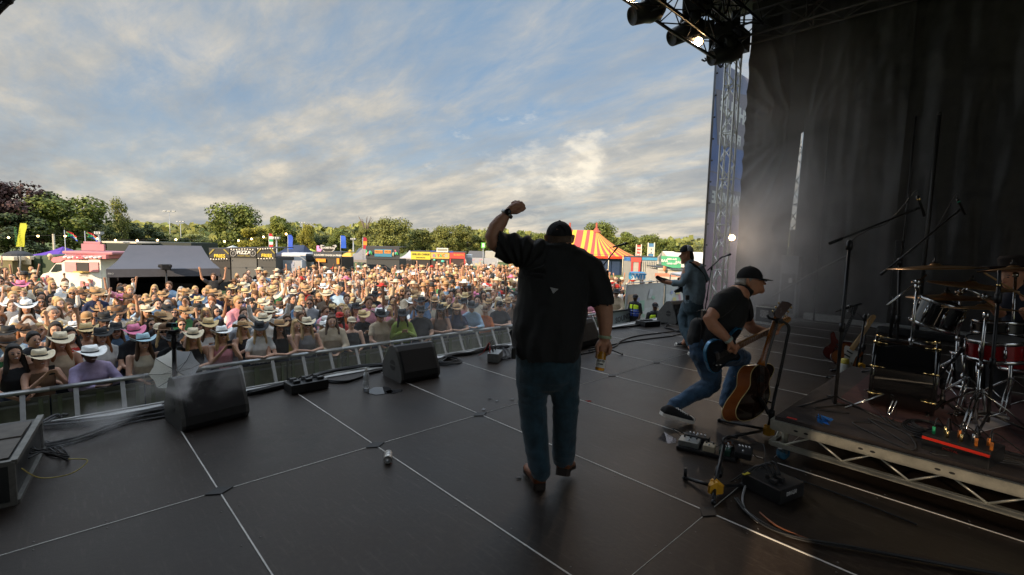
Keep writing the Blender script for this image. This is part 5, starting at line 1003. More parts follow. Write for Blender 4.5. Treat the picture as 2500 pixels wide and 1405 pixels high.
g = G(); g.box(J(2405, 1010, 3.8), (.10, .25, .02), .3); g.tube([J(2405, 1008, 3.8), J(2400, 950, 3.8)], .01, 6); add('drum_pedal', g, M_STEEL, None, 'steel drum pedal and footboard on the rug', 'drum pedal')
hwstand('chrome cymbal stand behind the bass drum, near the tom', Vector((*J(2330, 960, 4.9).xy, RZ+.01)), J(2345, 725, 4.7), .3, (J(2322, 735, 4.6), J(2372, 690, 4.25), .5))
hwstand('chrome cymbal stand at the right edge by the drummer', Vector((*J(2462, 1000, 4.1).xy, RZ+.01)), J(2480, 665, 4.3), .3)
hwstand('short chrome drum stand between the bass drum and red drum', Vector((*J(2350, 1040, 4.1).xy, RZ+.01)), J(2352, 850, 4.15), .26)
drum('tom_drum', 'small black floor drum in the shade behind the red drum', J(2385, 905, 4.7), U_, .19, .34, M_SHELL, 6)
micstand('short black mic stand reaching to the bass drum', Vector((*J(2300, 1010, 4.0).xy, RZ)), J(2302, 935, 4.0), J(2245, 975, 3.95), J(2340, 865, 4.1), J(2335, 870, 4.1), J(2352, 850, 4.15), .011, .2)
micstand('small boom stand left of the sunburst guitar', gp(2085, 935), J(2112, 775, 6.2), J(2055, 755, 6.2), J(2103, 742, 6.2), J(2050, 757, 6.2), J(2078, 748, 6.2), .012, .3)
# tangle of cables and litter on the riser
gt_ = G()
for k in range(12):
    random.seed(40+k); x0, y0 = random.uniform(4.5, 5.6), random.uniform(-.6, .9); pts = [(x0+random.uniform(-.4, .4), y0+random.uniform(-.45, .45), RZ+.012) for _ in range(6)]
    gt_.tube([Vector(p) for p in smooth_path(pts, 8)], .0065, 6)
tag(add('cable_tangle', gt_, M_RUB, None, kind='stuff'), 'tangle of thin black cables on the riser deck among the drum stands')
g = G(); c = Vector((4.75, .35, RZ+.02))
for k in range(6): g.tube([c+Vector(((.2-.02*k)*math.cos(a), (.15-.012*k)*math.sin(a), .006*k+.008*math.sin(2*a+k))) for a in [i*math.pi/14 for i in range(28)]], .005, 5, closed=True)
add('cable_coil', g, M_RUB, None, 'thin cable coil on the drum riser between two stands', 'cable')
g = G(); c = gp(2012, 1030, RZ+.03); random.seed(4)
for k in range(10): P = [c+Vector((random.uniform(-.06, .06), random.uniform(-.06, .06), random.uniform(-.02, .05))) for _ in range(3)]; g.prism(P, (0, 0, .002))
add('wrapper', g, mat('blue foil', (.03, .16, .5), .2, .5, .5, 30), None, 'crumpled blue foil wrapper on the riser corner', 'litter')
g = G(); g.prism([(5.0, .2, RZ+.02), (5.5, .05, RZ+.02), (5.45, -.1, RZ+.02), (4.95, .08, RZ+.02)], (0, 0, .006)); add('paper', g, mat('pale paper', (.30, .29, .31), .7), None, 'pale sheet lying under the drum stand', 'paper')
# mixer with red stripe on riser edge
a, b = gp(2246, 1098, RZ), gp(2412, 1150, RZ); x = (b-a).normalized(); y = Vector((-x.y, x.x, 0)); T = Matrix((x, y, Vector((0, 0, 1)))).transposed().to_4x4(); L = (b-a).length
mx = thing('stage_mixer', 'black stage mixer with bright red stripe on the riser edge', 'mixer', a); g = G(); g.box(None, (L, .26, .11), M=Matrix.Translation(a+x*L/2+y*.14+Vector((0, 0, .06))) @ T, bev=.006); add('case', g, M_BLK, mx)
g = G(); g.box(None, (L*.99, .006, .018), M=Matrix.Translation(a+x*L/2+y*.008+Vector((0, 0, .09))) @ T); st = add('stripe', g, mat('red stripe', (.65, .03, .015), .45, 0, 0), mx)
put_text('DIGITAL', .022, a+x*L*.45+y*.002+Vector((0, 0, .055)), x, (0, 0, 1), mat('red print', (.3, .03, .02), .5, 0, 0), mx)
random.seed(9)
for k in range(9):
    q = a+x*(.04+k*L/9.5)+y*(.07+.08*(k % 2))+Vector((0, 0, .115)); g = G(); g.cyl(q, q+Vector((0, 0, .05)), .009, n=8); g2 = G(); g2.tube(smooth_path([q+Vector((0, 0, .05)), q+Vector((0, 0, .10))+y*.05, q+y*.25-Vector((0, 0, .04))+x*random.uniform(-.1, .1)], 5), .004, 5); add('lead', g2, M_RUB, mx); add('plug', g, (M_GOLD, mat('green plug', (.02, .35, .15), .5), mat('orange plug', (.7, .2, .03), .5), M_STEEL)[random.choice((0, 0, 1, 2, 3))], mx)
# ---- drummer, mostly hidden
D = 4.75; pr = person('drummer in dark shirt and wide dark hat behind the cymbals at the right edge', J(2478, 1000, D)); g = G()
lpx(g, D, [(2474, 662, 20, 22), (2472, 680, 19, 21), (2466, 695, 13, 15)]); lpx(g, D, [(2478, 690, 14), (2486, 715, 16)]); lpx(g, D, [(2498, 735, 44, 30), (2502, 800, 40, 30), (2505, 870, 42, 34)], 'R'); lpx(g, D, [(2452, 682, 3.5, 4)]*1+[(2450, 686, 3.5, 4)])
lpx(g, D, [(2462, 735, 17), (2440, 765, 12, 12, -.1), (2415, 738, 10, 10, -.3), (2396, 730, 8, 8, -.38)], None); lpx(g, D, [(2530, 740, 17), (2525, 790, 13, 13, -.2), (2500, 760, 10, 10, -.4)], None)
for i in range(4): lpx(g, D, [(2396-i, 727+i*3, 2.6, 2.6, -.4), (2389-i, 727+i*3, 2.4, 2.4, -.43)], None, 6)
lpx(g, D, [(2495, 880, 24), (2440, 900, 20, 20, -.3), (2430, 1000, 12, 12, -.3)], None)
e = G(); face(e, D, J(2468, 680, D), -R_+B_*.2, (0, 0, 1), 1.0); add('body', None, None, pr, me=blobmesh(g, .012, 'body', [M_SKIN_T, M_EYE, M_LIP], 2, extra=e))
g = G(); lpx(g, D, [(2490, 706, 22, 20), (2500, 740, 48, 34), (2503, 800, 44, 34), (2505, 860, 44, 34)], 'R', 16); lpx(g, D, [(2466, 732, 20), (2446, 758, 16, 16, -.08)], None); add('shirt', None, None, pr, me=blobmesh(g, .014, 'shirt', [mat('dark navy shirt', (.012, .016, .03), .8)], 2)); g = G(); lpx(g, D, [(2498, 880, 34), (2440, 900, 27, 27, -.3), (2430, 1010, 19, 19, -.3)], None); add('trousers', None, None, pr, me=blobmesh(g, .014, 'trousers', [mat('dark trousers', (.015, .015, .018), .85)], 1))
g = G(); hc = J(2470, 655, D); g.lathe([(.10, .10), (.095, .02), (.1, 0), (.17, .005), (.21, .03), (.212, .026), (.17, 0), (.1, -.005)], hc, U_*.98-R_*.05, 28); g.lathe([(.001, .115), (.08, .125), (.1, .10)], hc, U_*.98-R_*.05, 28); add('hat', g, mat('dark felt hat', (.02, .013, .011), .85), pr)
g = G(); g.tube([J(2392, 728, 4.33), J(2432, 752, 4.2)], .0075, 8); g.tube([J(2404, 667, 4.1), J(2505, 728, 4.35)], .0075, 8); add('drumstick', g, mat('hickory stick', (.42, .25, .10), .5), None, 'pair of wooden drumsticks crossing above the cymbals', 'drumsticks')
# ---- electric guitar on stand at the back, can, amp items along the far wall
O = J(2068, 868, 6.6); gt = thing('electric_guitar', 'sunburst electric guitar with white pickguard and maple neck resting on a stand at the back', 'guitar', O-Vector((0, 0, .25)))
eguitar(gt, O, J(2150, 752, 6.8)-O, B_*.85-R_*.5, 1.0, mat('sunburst edge', (.06, .015, .008), .25, 0, .3, 5, coat=.5), mat('amber burst', (.28, .09, .025), .25, 0, .4, 4, coat=.5), (mat('pale maple', (.55, .33, .12), .4, 0, .15, 12), mat('pale maple', (.55, .33, .12))), mat('white plate', (.6, .58, .52), .4, 0, .1), shape='tele', necklen=.48)
gstand('black guitar stand holding the sunburst electric guitar at the back', gp(2100, 905), J(2118, 780, 6.9), [gp(2030, 908), gp(2150, 900), gp(2120, 930)])
O = J(2045, 850, 7.0); gt = thing('electric_guitar', 'dark red edged guitar body half hidden behind the sunburst guitar', 'guitar', O-Vector((0, 0, .25)))
eguitar(gt, O, U_+R_*.45, B_-R_*.6, .95, M_BLK, mat('dark red burst', (.10, .015, .01), .25), (M_BLK, M_BLK), None, shape='strat', necklen=.45)
cb = gp(2060, 918); g = G(); g.lathe([(.001, 0), (.05, 0), (.055, .01), (.055, .16), (.045, .17)], cb, n=20); cn = thing('spray_can', 'white can with yellow cap standing below the sunburst guitar', 'can', cb); add('can_body', g, mat('white can', (.45, .44, .4), .5), cn); g = G(); g.lathe([(.045, .17), (.048, .18), (.046, .235), (.001, .24)], cb, n=20); add('can_cap', g, mat('yellow cap', (.6, .48, .08), .5), cn)
def rack(name, label, cat, px0, px1, X, h, dpt, m, bev=.02):
    a, b = xp(*px0, X), xp(*px1, X); z0 = 0; r = thing(name, label, cat, (X, (a.y+b.y)/2, 0)); g = G(); g.box((X+dpt/2, (a.y+b.y)/2, h/2+.004), (dpt, abs(a.y-b.y), h), bev=bev); add('case_body', g, m, r); return r, (a.y+b.y)/2, abs(a.y-b.y)
r, cy, w = rack('flight_case', 'small black flight case with white panel low by the far wall', 'case', (1845, 760), (1893, 765), 11.6, .42, .5, M_BLK)
g = G(); g.box((11.595, cy+.02, .24), (.008, w*.42, .17)); add('panel', g, mat('scuffed white panel', (.30, .28, .26), .6, 0, .9, 30), r); g = G(); g.box((11.59, cy, .4), (.03, w, .03)); g.box((11.59, cy, .03), (.03, w, .05)); add('metal_edge', g, M_ALU, r)
r, cy, w = rack('amplifier_rack', 'tall grey equipment rack standing in the slit of the drapes', 'equipment rack', (1902, 700), (1946, 700), 13.25, 1.55, .3, mat('grey rack frame', (.30, .31, .32), .5, .2, .15, 10))
g = G(); g.box((13.24, cy, .62), (.02, w*.78, 1.0), bev=.01); add('rack_front', g, mat('dark rack panel', (.05, .05, .055), .5), r); g = G(); g.box((13.225, cy-.05, .95), (.01, .08, .12)); add('label_plate', g, M_WHITE, r)
r, cy, w = rack('storage_box', 'white box catching daylight on top of the grey rack', 'box', (1922, 640), (1947, 640), 14.3, 2.25, .3, mat('white box', (.75, .74, .7), .5))
g = truss(G(), (14.9, 4.36, -1.4), (14.9, 4.36, 4.9), .30, .5, .03, .014, up=(1, 0, 0)); add('truss_tower', g, M_ALU, None, 'narrow aluminium truss seen through the bright slit', 'truss')
g = G(); g.box((13.5, 1.6, .05), (.3, 3.6, .09)); g.box((13.42, 3.1, .09), (.2, .8, .15), bev=.01); add('base_rail', g, mat('pale ballast rail', (.28, .28, .27), .6, 0, .4, 8), None, 'pale metal rail along the foot of the drape wall', 'rail')
g = G(); g.box((12.6, 1.15, .07), (.25, 1.5, .13), bev=.02); g.box((12.47, .95, .08), (.01, .2, .03)); add('light_bar', g, M_BLK, None, 'long low black lighting bar on the floor by the far wall', 'light bar')
g = G(); g.tube(smooth_path([xp(1885, 725, 13.2), xp(1990, 665, 13.3), xp(2080, 620, 13.4)], 6), .03, 6); add('strap_line', g, mat('grey webbing', (.12, .12, .12), .8), None, 'grey strap running diagonally up the black drape', 'strap')
def pole(label, px, y0, y1, X, r=.03, m=M_BLKM): a = xp(px, y0, X); b = xp(px, y1, X); g = G(); g.cyl((X, a.y, 0), (X, a.y, b.z), r, n=8); g.ball((X, a.y, b.z), r*1.2, 8); add('curtain_pole', g, m, None, label, 'pole', 'poles against the drape wall')
pole('slim dark upright pole against the drape, tallest of the poles', 2250, 700, 285, 12.9, .035, mat('dark grey pole', (.07, .07, .07), .4, .5)); pole('slim dark upright pole behind the boom stand', 2195, 700, 290, 13.1, .02); pole('slim dark pole just right of the slit', 1993, 700, 315, 13.3, .02)
g = G(); c = J(2190, 655, 9.5); g.box(None, (.18, .12, 1.1), M=Matrix.Translation(c) @ T3 @ Matrix.Rotation(math.pi/2, 4, 'X') @ Matrix.Rotation(0, 4, 'Z') if 0 else Matrix.Translation(Vector((c.x, c.y, c.z))), bev=.02); g.cyl((c.x, c.y, 0), (c.x, c.y, c.z), .03); add('column_speaker', g, M_BLK, None, 'slim black column speaker behind the drum mics', 'speaker')
# ---- lamps: moving heads and the lit ones
def mover(label, x, y, D, d2, tx, ty):
    c = J(x, y, D); r = thing('moving_head_lamp', label, 'stage lamp', c, 'moving head lamps on the front truss'); ax = (J(*d2, D-.1)-c).normalized(); L = (J(*d2, D)-c).length
    g = G(); g.lathe([(.001, -.42), (.15, -.40), (.25, -.26), (.26, -.05), (.22, .10), (.19, L), (.175, L+.005), (.165, L-.05), (.001, L-.06)], c, ax, 24); add('lamp_head', g, M_BLK, r)
    t = J(tx, ty, D); g = G(); s = ax.cross(Vector((0, 0, 1))).normalized()
    for k in (-1, 1): g.tube([c+s*k*.2, c+s*k*.22+(t-c)*.55, c+s*k*.16+(t-c)*.8], (.05, .13), 8)
    add('yoke', g, M_BLK, r); g = G(); g.box(t, (.60, .42, .34), .4, bev=.04); g.cyl(t, t+Vector((0, 0, .3)), .03); add('base', g, M_BLK, r)
mover('leftmost moving head lamp hanging under the front truss at the top', 1580, 28, 10.5, (1538, 42), 1600, -25)
mover('middle moving head lamp with its barrel pointing left', 1680, 75, 11.6, (1634, 96), 1690, 22)
mover('lowest moving head lamp, in front of the wing banner', 1775, 130, 12.2, (1731, 144), 1765, 82)
g = G(); g.tube([J(1520, -6, 9.9), J(1640, 77, 10.9), J(1745, 142, 12.0)], .035, 8); add('lamp_bar', g, mat('dark tube', (.06, .06, .06), .4, .4), None, 'slanting pipe below the front truss that carries the lamps', 'pipe')
def lamp(label, x, y, D, to, r=.10, power=60, em=40, spot=None):
    c = J(x, y, D); d = (Vector(to)-c).normalized(); t = thing('stage_lamp', label, 'stage lamp', c, 'warm lit stage lamps'); g = G(); g.lathe([(r*.6, -r*2.4), (r*.95, -r*1.6), (r*1.1, 0), (r*1.14, .01), (r*1.02, .005), (r*.9, -r*.3)], c, d, 20); add('housing', g, M_BLK, t)
    g = G(); g.lathe([(.001, -.0), (r*.9, -.012)], c-d*.01, d, 20); add('lens', g, mat('lit warm lens', (1, .8, .5), .4, 0, 0, emit=((1, .62, .28), em)), t)
    if power:
        l = bpy.data.lights.new('lamp_light', 'SPOT'); l.energy = power; l.spot_size = rad(spot or 100); l.spot_blend = .9; l.shadow_soft_size = r; l.color = (1, .78, .58); o = bpy.data.objects.new('lamp_light', l); COL.objects.link(o); o.parent = t; o.location = d*.06; o.rotation_euler = d.to_track_quat('-Z', 'Y').to_euler()
lamp('small round warm lamp glowing between two moving heads', 1705, 103, 11.7, (3.5, 1.2, .5), .11, 160, 30, 60)
lamp('warm lamp glowing at the top edge left of the moving heads', 1541, -8, 10.2, (2.5, 1.5, .5), .11, 160, 30, 60)
lamp('bright warm lamp low on the truss tower with smoke in front', 1787, 581, 13.0, (2, 1.5, 1.3), .085, 30, 30, 120)
# ================================================================ FESTIVAL FIELD BEHIND THE CROWD
FH = Vector((-B_.x, -B_.y, 0)).normalized(); RH = Vector((FH.y, -FH.x, 0)); ZU = Vector((0, 0, 1))
def hz(x): return 568+(x-135)*.02516
def zo(x, y, D): return CAM.z-(y-hz(x))*D/FPX
def Wp(x, D, z=GZ): p = J(x, hz(x)+(CAM.z-z)*FPX/D, D); return Vector((p.x, p.y, z))
TB = Matrix((RH, FH, ZU)).transposed().to_4x4()
def bx(g, x0, x1, y0, y1, D, dep, mi=0, bev=0.0, dd=0.0):      # upright box whose front spans the picture rectangle
    xm = (x0+x1)/2; z1, z0 = zo(xm, y0, D), zo(xm, y1, D); c = Wp(xm, D, 0)+FH*(dep/2+dd); c.z = (z0+z1)/2; w = (x1-x0)*D/FPX
    return g.box(None, (w, dep, z1-z0), M=Matrix.Translation(c) @ TB, mi=mi, bev=bev)
def P4(x, y, D, dd=0.0): p = Wp(x, D, 0)+FH*dd; p.z = zo(x, y, D); return p
def C(name, col, rough=.7, var=.12, **k): return mat(name, col, rough, 0, var, 3, **k)
# ---- trees
def leafmat(name, col):
    m = mat(name, col, .75, 0, .45, .5); n = N(m.node_tree); b = m.node_tree.nodes['Principled BSDF']
    src = b.inputs['Base Color'].links[0].from_socket; f = n.a('ShaderNodeAttribute', attribute_name='leaf').outputs['Fac']
    c = n.mix(1.0, src, n.ramp(f, (0, .55), (1, 1.5)), 'MULTIPLY'); m.node_tree.links.new(c, b.inputs['Base Color']); b.inputs['Subsurface Weight'].default_value = 0; return m
def crown(seed, nl, lobes, flat=1.0, leaf=.028, cone=False):
    rs = np.random.RandomState(seed); L = []
    for _ in range(lobes):
        t = rs.uniform(.22, .9); w = (.5*math.sqrt(max(.05, 1-((t-.5)/.5)**2))) if not cone else .34*(1-t)+.1
        a = rs.uniform(0, 6.28); r = w*rs.uniform(.3, .82); L.append((r*math.cos(a), r*math.sin(a), t, rs.uniform(.09, .19)))
    V = []; F = []; A = []
    for i in range(nl):
        x, y, z, r = L[rs.randint(len(L))]; d = rs.normal(size=3); d /= np.linalg.norm(d); k = r*rs.uniform(.55, 1.05)
        c = np.array([x, y, z])+d*k*np.array([1, 1, .8]); nn = d+rs.normal(size=3)*.5+np.array([0, 0, .3]); nn /= np.linalg.norm(nn)
        u = np.cross(nn, rs.normal(size=3)); u /= np.linalg.norm(u); w = np.cross(nn, u); s = leaf*rs.uniform(.5, 1.3); o = len(V); s2 = s*rs.uniform(.5, 1)
        V += [c-u*s, c-w*s2, c+u*s, c+w*s2]; F.append((o, o+1, o+2, o+3)); A += [rs.uniform(0, 1)]*4
    me = bpy.data.meshes.new('crown'); me.from_pydata([tuple(v) for v in V], [], F); at = me.attributes.new('leaf', 'FLOAT', 'POINT'); at.data.foreach_set('value', A); return me
CR_ = [crown(1, 9000, 44, leaf=.020), crown(2, 9000, 36, leaf=.020), crown(3, 9000, 52, leaf=.020), crown(4, 3600, 24, leaf=.018, cone=True), crown(5, 8000, 30, leaf=.021)]
LM = {'green': leafmat('leaf green', (.13, .16, .028)), 'bright': leafmat('leaf bright green', (.17, .19, .028)), 'yellow': leafmat('leaf yellow green', (.24, .22, .025)), 'dark': leafmat('leaf dark green', (.05, .07, .02)), 'copper': leafmat('leaf copper', (.060, .026, .022)), 'olive': leafmat('leaf olive', (.17, .18, .04)), 'pale': leafmat('leaf pale', (.24, .26, .09))}
M_BARK = mat('bark', (.09, .065, .045), .9, 0, .3, 6)
def tree(label, x, ytop, wpx, D, kind, var, base=.0, depth=1.0):
    z = zo(x, ytop, D); h = z-GZ; w = wpx*D/FPX; p = Wp(x, D); t = thing('tree', label, 'tree', p, 'trees around the festival field')
    me = CR_[var].copy(); me.materials.append(LM[kind]); c = bpy.data.objects.new('crown', me); COL.objects.link(c); c.parent = t; c.scale = (w, w*depth, h*(1.02-base)); c.location = (0, 0, h*base); c.rotation_euler = (0, 0, x*.7)
    g = G(); r = .022*h; g.tube([p, p+Vector((.02*h, 0, h*.3)), p+Vector((0, 0, h*.62))], [r, r*.75, r*.3], 8)
    for k in range(5): a = k*1.3+x; g.tube([p+Vector((0, 0, h*(.28+.06*k))), p+Vector((w*.28*math.cos(a), w*.28*math.sin(a), h*(.5+.06*k)))], [r*.4, r*.12], 5)
    add('trunk', g, M_BARK, t); return t
for a in (('tall dark copper coloured tree at the far left edge', 15, 440, 190, 58, 'copper', 0), ('dark green tree between the copper tree and the broad tree', 105, 466, 150, 74, 'dark', 1), ('broad green tree behind the pink van', 168, 480, 215, 62, 'green', 2), ('dark bushy tree behind the black umbrella', 40, 520, 150, 56, 'dark', 4),
          ('tall thin see-through tree left of the light masts', 297, 484, 78, 80, 'olive', 3), ('low dark tree right of the thin tree', 350, 545, 110, 86, 'dark', 1), ('small dark tree left of the thin tree', 250, 545, 90, 78, 'dark', 0), ('pale round willow behind the grey gazebo', 408, 570, 46, 92, 'pale', 4), ('pale willow right of the two light masts', 480, 571, 66, 92, 'pale', 4), ('dark hedge tree between the pale willows', 445, 580, 50, 88, 'dark', 1),
          ('tallest rounded green tree behind the fries stall', 577, 499, 142, 75, 'green', 2), ('golden green bushy tree behind the pizza stall', 632, 556, 100, 72, 'yellow', 4), ('green tree behind the two feather flags', 692, 529, 100, 74, 'bright', 1), ('slim yellow green tree right of the blue flag', 748, 548, 52, 70, 'yellow', 0), ('dark wide tree left of the second blue flag', 792, 574, 80, 90, 'dark', 2), ('rounded dark green tree behind the blue flag on its pole', 836, 560, 92, 86, 'green', 1),
          ('small green tree with bare top branches', 897, 556, 66, 84, 'olive', 4), ('broad olive tree behind the blue bar stall', 958, 533, 110, 80, 'olive', 2), ('dark low tree behind the red flag', 912, 585, 70, 82, 'dark', 1), ('olive tree left of the row behind the taco stall', 1032, 560, 82, 84, 'olive', 0), ('olive tree behind the taco stall', 1092, 551, 88, 84, 'olive', 2), ('large olive tree right of the taco stall', 1140, 549, 88, 86, 'olive', 1), ('olive tree behind the singer elbow', 1196, 556, 90, 88, 'green', 0),
          ('faint green tree left of the singer cap', 1275, 563, 62, 100, 'green', 1), ('smaller faint tree beside the singer cap', 1318, 569, 48, 104, 'green', 4), ('big dark green tree behind the striped tent peak', 1462, 542, 104, 92, 'green', 2), ('bushy green tree right of the striped tent', 1535, 567, 90, 90, 'green', 1), ('green tree behind the blue and white banner', 1588, 573, 80, 92, 'green', 0), ('low green tree behind the denim shirted man', 1626, 584, 62, 95, 'green', 4), ('pale low tree at the edge of the wing banner', 1708, 597, 70, 120, 'olive', 1)): tree(*a)
g = G(); p0 = Wp(893, 83.5); h = zo(893, 528, 83.5)-GZ
for k in range(9): a = k*.7; g.tube([p0+ZU*h*.55+RH*0, p0+ZU*h*(.78+.02*(k % 3))+RH*(.07*h*math.cos(a)), p0+ZU*h*(.93+.03*(k % 3))+RH*(.17*h*math.cos(a))+FH*(.05*h*math.sin(a))], [.12, .07, .03], 5)
add('bare_branches', g, mat('grey dead wood', (.16, .13, .11), .9), None, 'bare dead branches standing above the small green tree', 'branches')
# far woodland band: one mass
rs = np.random.RandomState(11); V = []; F = []; A = []
for i in range(15000):
    x = rs.uniform(-500, 2100); D = rs.uniform(150, 215); base = Wp(x, D); ht = 4.6+2.8*noise.noise(Vector((x*.006, 0, 1)))+1.5*noise.noise(Vector((x*.03, D*.05, 4)))
    if 1240 < x < 1800: ht *= .8
    z = GZ+1.2+(ht+1.6)*math.sqrt(rs.uniform(0, 1)); c = np.array([base.x, base.y, z]); nn = np.array([-B_.x*-1, -B_.y*-1, .6])*-1+rs.normal(size=3)*.8; nn /= np.linalg.norm(nn); u = np.cross(nn, rs.normal(size=3)); u /= np.linalg.norm(u); w = np.cross(nn, u); s = rs.uniform(.5, 1.2); o = len(V)
    V += [c-u*s, c-w*s, c+u*s, c+w*s]; F.append((o, o+1, o+2, o+3)); A += [rs.uniform(0, 1)]*4
me = bpy.data.meshes.new('far_woodland'); me.from_pydata([tuple(v) for v in V], [], F); me.attributes.new('leaf', 'FLOAT', 'POINT').data.foreach_set('value', A); me.materials.append(LM['olive']); o = bpy.data.objects.new('far_woodland', me); COL.objects.link(o); tag(o, kind='stuff')
g = G()
for D, hh in ((225, 4.5), (160, 1.0)):
    for i in range(60):
        x0, x1 = -700+i*50, -650+i*50; f = lambda x: GZ+hh+2.5*noise.noise(Vector((x*.004, D, 0)))
        a, b = Wp(x0, D), Wp(x1, D); g.add([a, b, b+ZU*(f(x1)-GZ), a+ZU*(f(x0)-GZ), a+FH*60, b+FH*60], [(0, 1, 2, 3), (3, 2, 5, 4)])
struct('hills', g, mat('wooded hillside', (.05, .065, .02), .9, 0, .4, .2))
# ---- light masts
M_GALV = mat('galvanised steel', (.36, .38, .40), .5, .3, .1)
def mast(label, x, ytop, D, wid=28, heads=2):
    g = G(); b = Wp(x, D); t = P4(x, ytop, D); t = Vector((b.x, b.y, t.z)); m = thing('light_mast', label, 'light mast', b, 'floodlight masts'); g.cyl(b, t, .11, .06, 8); add('pole', g, M_GALV, m)
    g = G(); w = wid*D/FPX/2; g.cyl(t-RH*w, t+RH*w, .05)
    for k in (-1, 0, 1)[:3 if heads > 2 else 3]: g.box(None, (w*.5, .3, .16), M=Matrix.Translation(t+RH*w*.8*k+ZU*.1) @ TB)
    add('lamp_bar', g, M_GALV, m)
mast('taller of the two tall light masts behind the grey gazebo', 417, 518, 105); mast('shorter of the two tall light masts behind the grey gazebo', 443, 543, 108, 18)
mast('short light mast left of the grey gazebo roof', 249, 573, 30, 14); mast('light mast left of the blue feather flag', 677, 584, 40, 14); mast('light mast right of the flag on its pole', 863, 586, 50, 11); mast('faint light mast above the golden tree', 739, 545, 110, 16)
g = G(); b = Wp(138, 30); g.cyl(b, (b.x, b.y, zo(138, 572, 30)), .06, n=8); add('pole', g, mat('pale wooden post', (.45, .4, .3), .8), None, 'pale wooden post behind the purple gazebo', 'post')
# ---- flags
def feather(label, x, y0, y1, D, w, cols, tilt=0, txt=None, tcol=None):
    f = thing('flag', label, 'flag', Wp(x, D)); g = G(); b = Wp(x, D); t = P4(x+tilt, y0, D); g.tube([b, b.lerp(t, .8), t], .03, 6); add('pole', g, M_GALV, f); h = t.z-zo(x, y1, D); ww = w*D/FPX
    for k, cl in enumerate(cols):
        g = G(); n_ = 10
        for side in (0, 1):
            for i in range(n_+1):
                z = t.z-h*(k+i/n_)/len(cols); fr = (k+i/n_)/len(cols); lx = tilt*D/FPX*(1-fr); wv = .1*ww*math.sin(6*fr+x)
                g.v += [Vector((b.x, b.y, z))+RH*(lx+.04)+FH*.02*side, Vector((b.x, b.y, z))+RH*(lx+.04+ww*(.55+.45*min(1, 5*fr+.3)))+FH*(wv+.02*side)]
        m_ = 2*(n_+1)
        for i in range(n_): g.f += [[2*i, 2*i+1, 2*i+3, 2*i+2], [m_+2*i+2, m_+2*i+3, m_+2*i+1, m_+2*i]]; g.mi += [0, 0]; g.sm += [True, True]
        cf = add('flag_cloth', g, C('flag %s' % str(cl), cl), f)
    if txt: put_text(txt, ww*.5, Vector((b.x, b.y, t.z-h*.55))+RH*(ww*.55)-FH*.12, ZU, -RH, C('flag lettering', tcol), f)
    return f
feather('leaning yellow green feather flag behind the black umbrella', 46, 546, 602, 24, 18, [(.42, .44, .02)], 14, 'COUNTRY', (.02, .15, .03))
feather('red and white striped feather flag above the fries stall', 658, 571, 604, 36, 9, [(.5, .02, .03), (.75, .7, .65), (.02, .3, .12), (.7, .65, .6), (.45, .02, .03)]); feather('blue feather flag right of the light mast', 704, 574, 608, 36, 11, [(.02, .08, .5)]); feather('bright blue flag on its pole behind the loaded dogs stall', 832, 576, 606, 40, 12, [(.02, .10, .55)]); feather('dark red feather flag with a yellow patch', 886, 580, 608, 40, 9, [(.35, .01, .03), (.55, .25, .02), (.35, .01, .03)])
def saflag(label, x, y, D):
    f = thing('flag', label, 'flag', Wp(x-12, D)); g = G(); b = Wp(x-14, D); g.cyl(b, (b.x, b.y, zo(x, y-12, D)), .02, n=6); add('pole', g, M_GALV, f); sx = D/FPX
    def Q(u, v, o=0): return P4(x-14+u*28+v*3, y-10+u*12+v*13, D)+FH*(.12*math.sin(5*u)-o)
    def band(v0, v1, col, nm, o): 
        g = G()
        for i in range(8): u0, u1 = i/8, (i+1)/8; g.quad(Q(u0, v0, o), Q(u1, v0, o), Q(u1, v1, o), Q(u0, v1, o))
        add('flag_cloth', g, C(nm, col), f)
    band(0, .33, (.5, .02, .02), 'flag red', 0); band(.67, 1, (.02, .06, .45), 'flag blue', 0); band(.33, .40, (.8, .8, .8), 'flag white', .01); band(.60, .67, (.8, .8, .8), 'flag white', .01); band(.40, .60, (.01, .25, .07), 'flag green', .012)
    g = G(); g.prism([Q(0, 0, .03), Q(.42, .5, .03), Q(0, 1, .03)], FH*-.004); add('flag_cloth', g, C('flag green', (.01, .25, .07)), f); g = G(); g.prism([Q(0, .2, .045), Q(.27, .5, .045), Q(0, .8, .045)], FH*-.004); add('flag_cloth', g, C('flag gold', (.6, .45, .03)), f); g = G(); g.prism([Q(0, .28, .06), Q(.2, .5, .06), Q(0, .72, .06)], FH*-.004); add('flag_cloth', g, C('flag black', (.01, .01, .01)), f)
saflag('green, red and blue flag waving above the pink van, left one', 181, 575, 25); saflag('green, red and blue flag waving above the pink van, right one', 230, 577, 25)
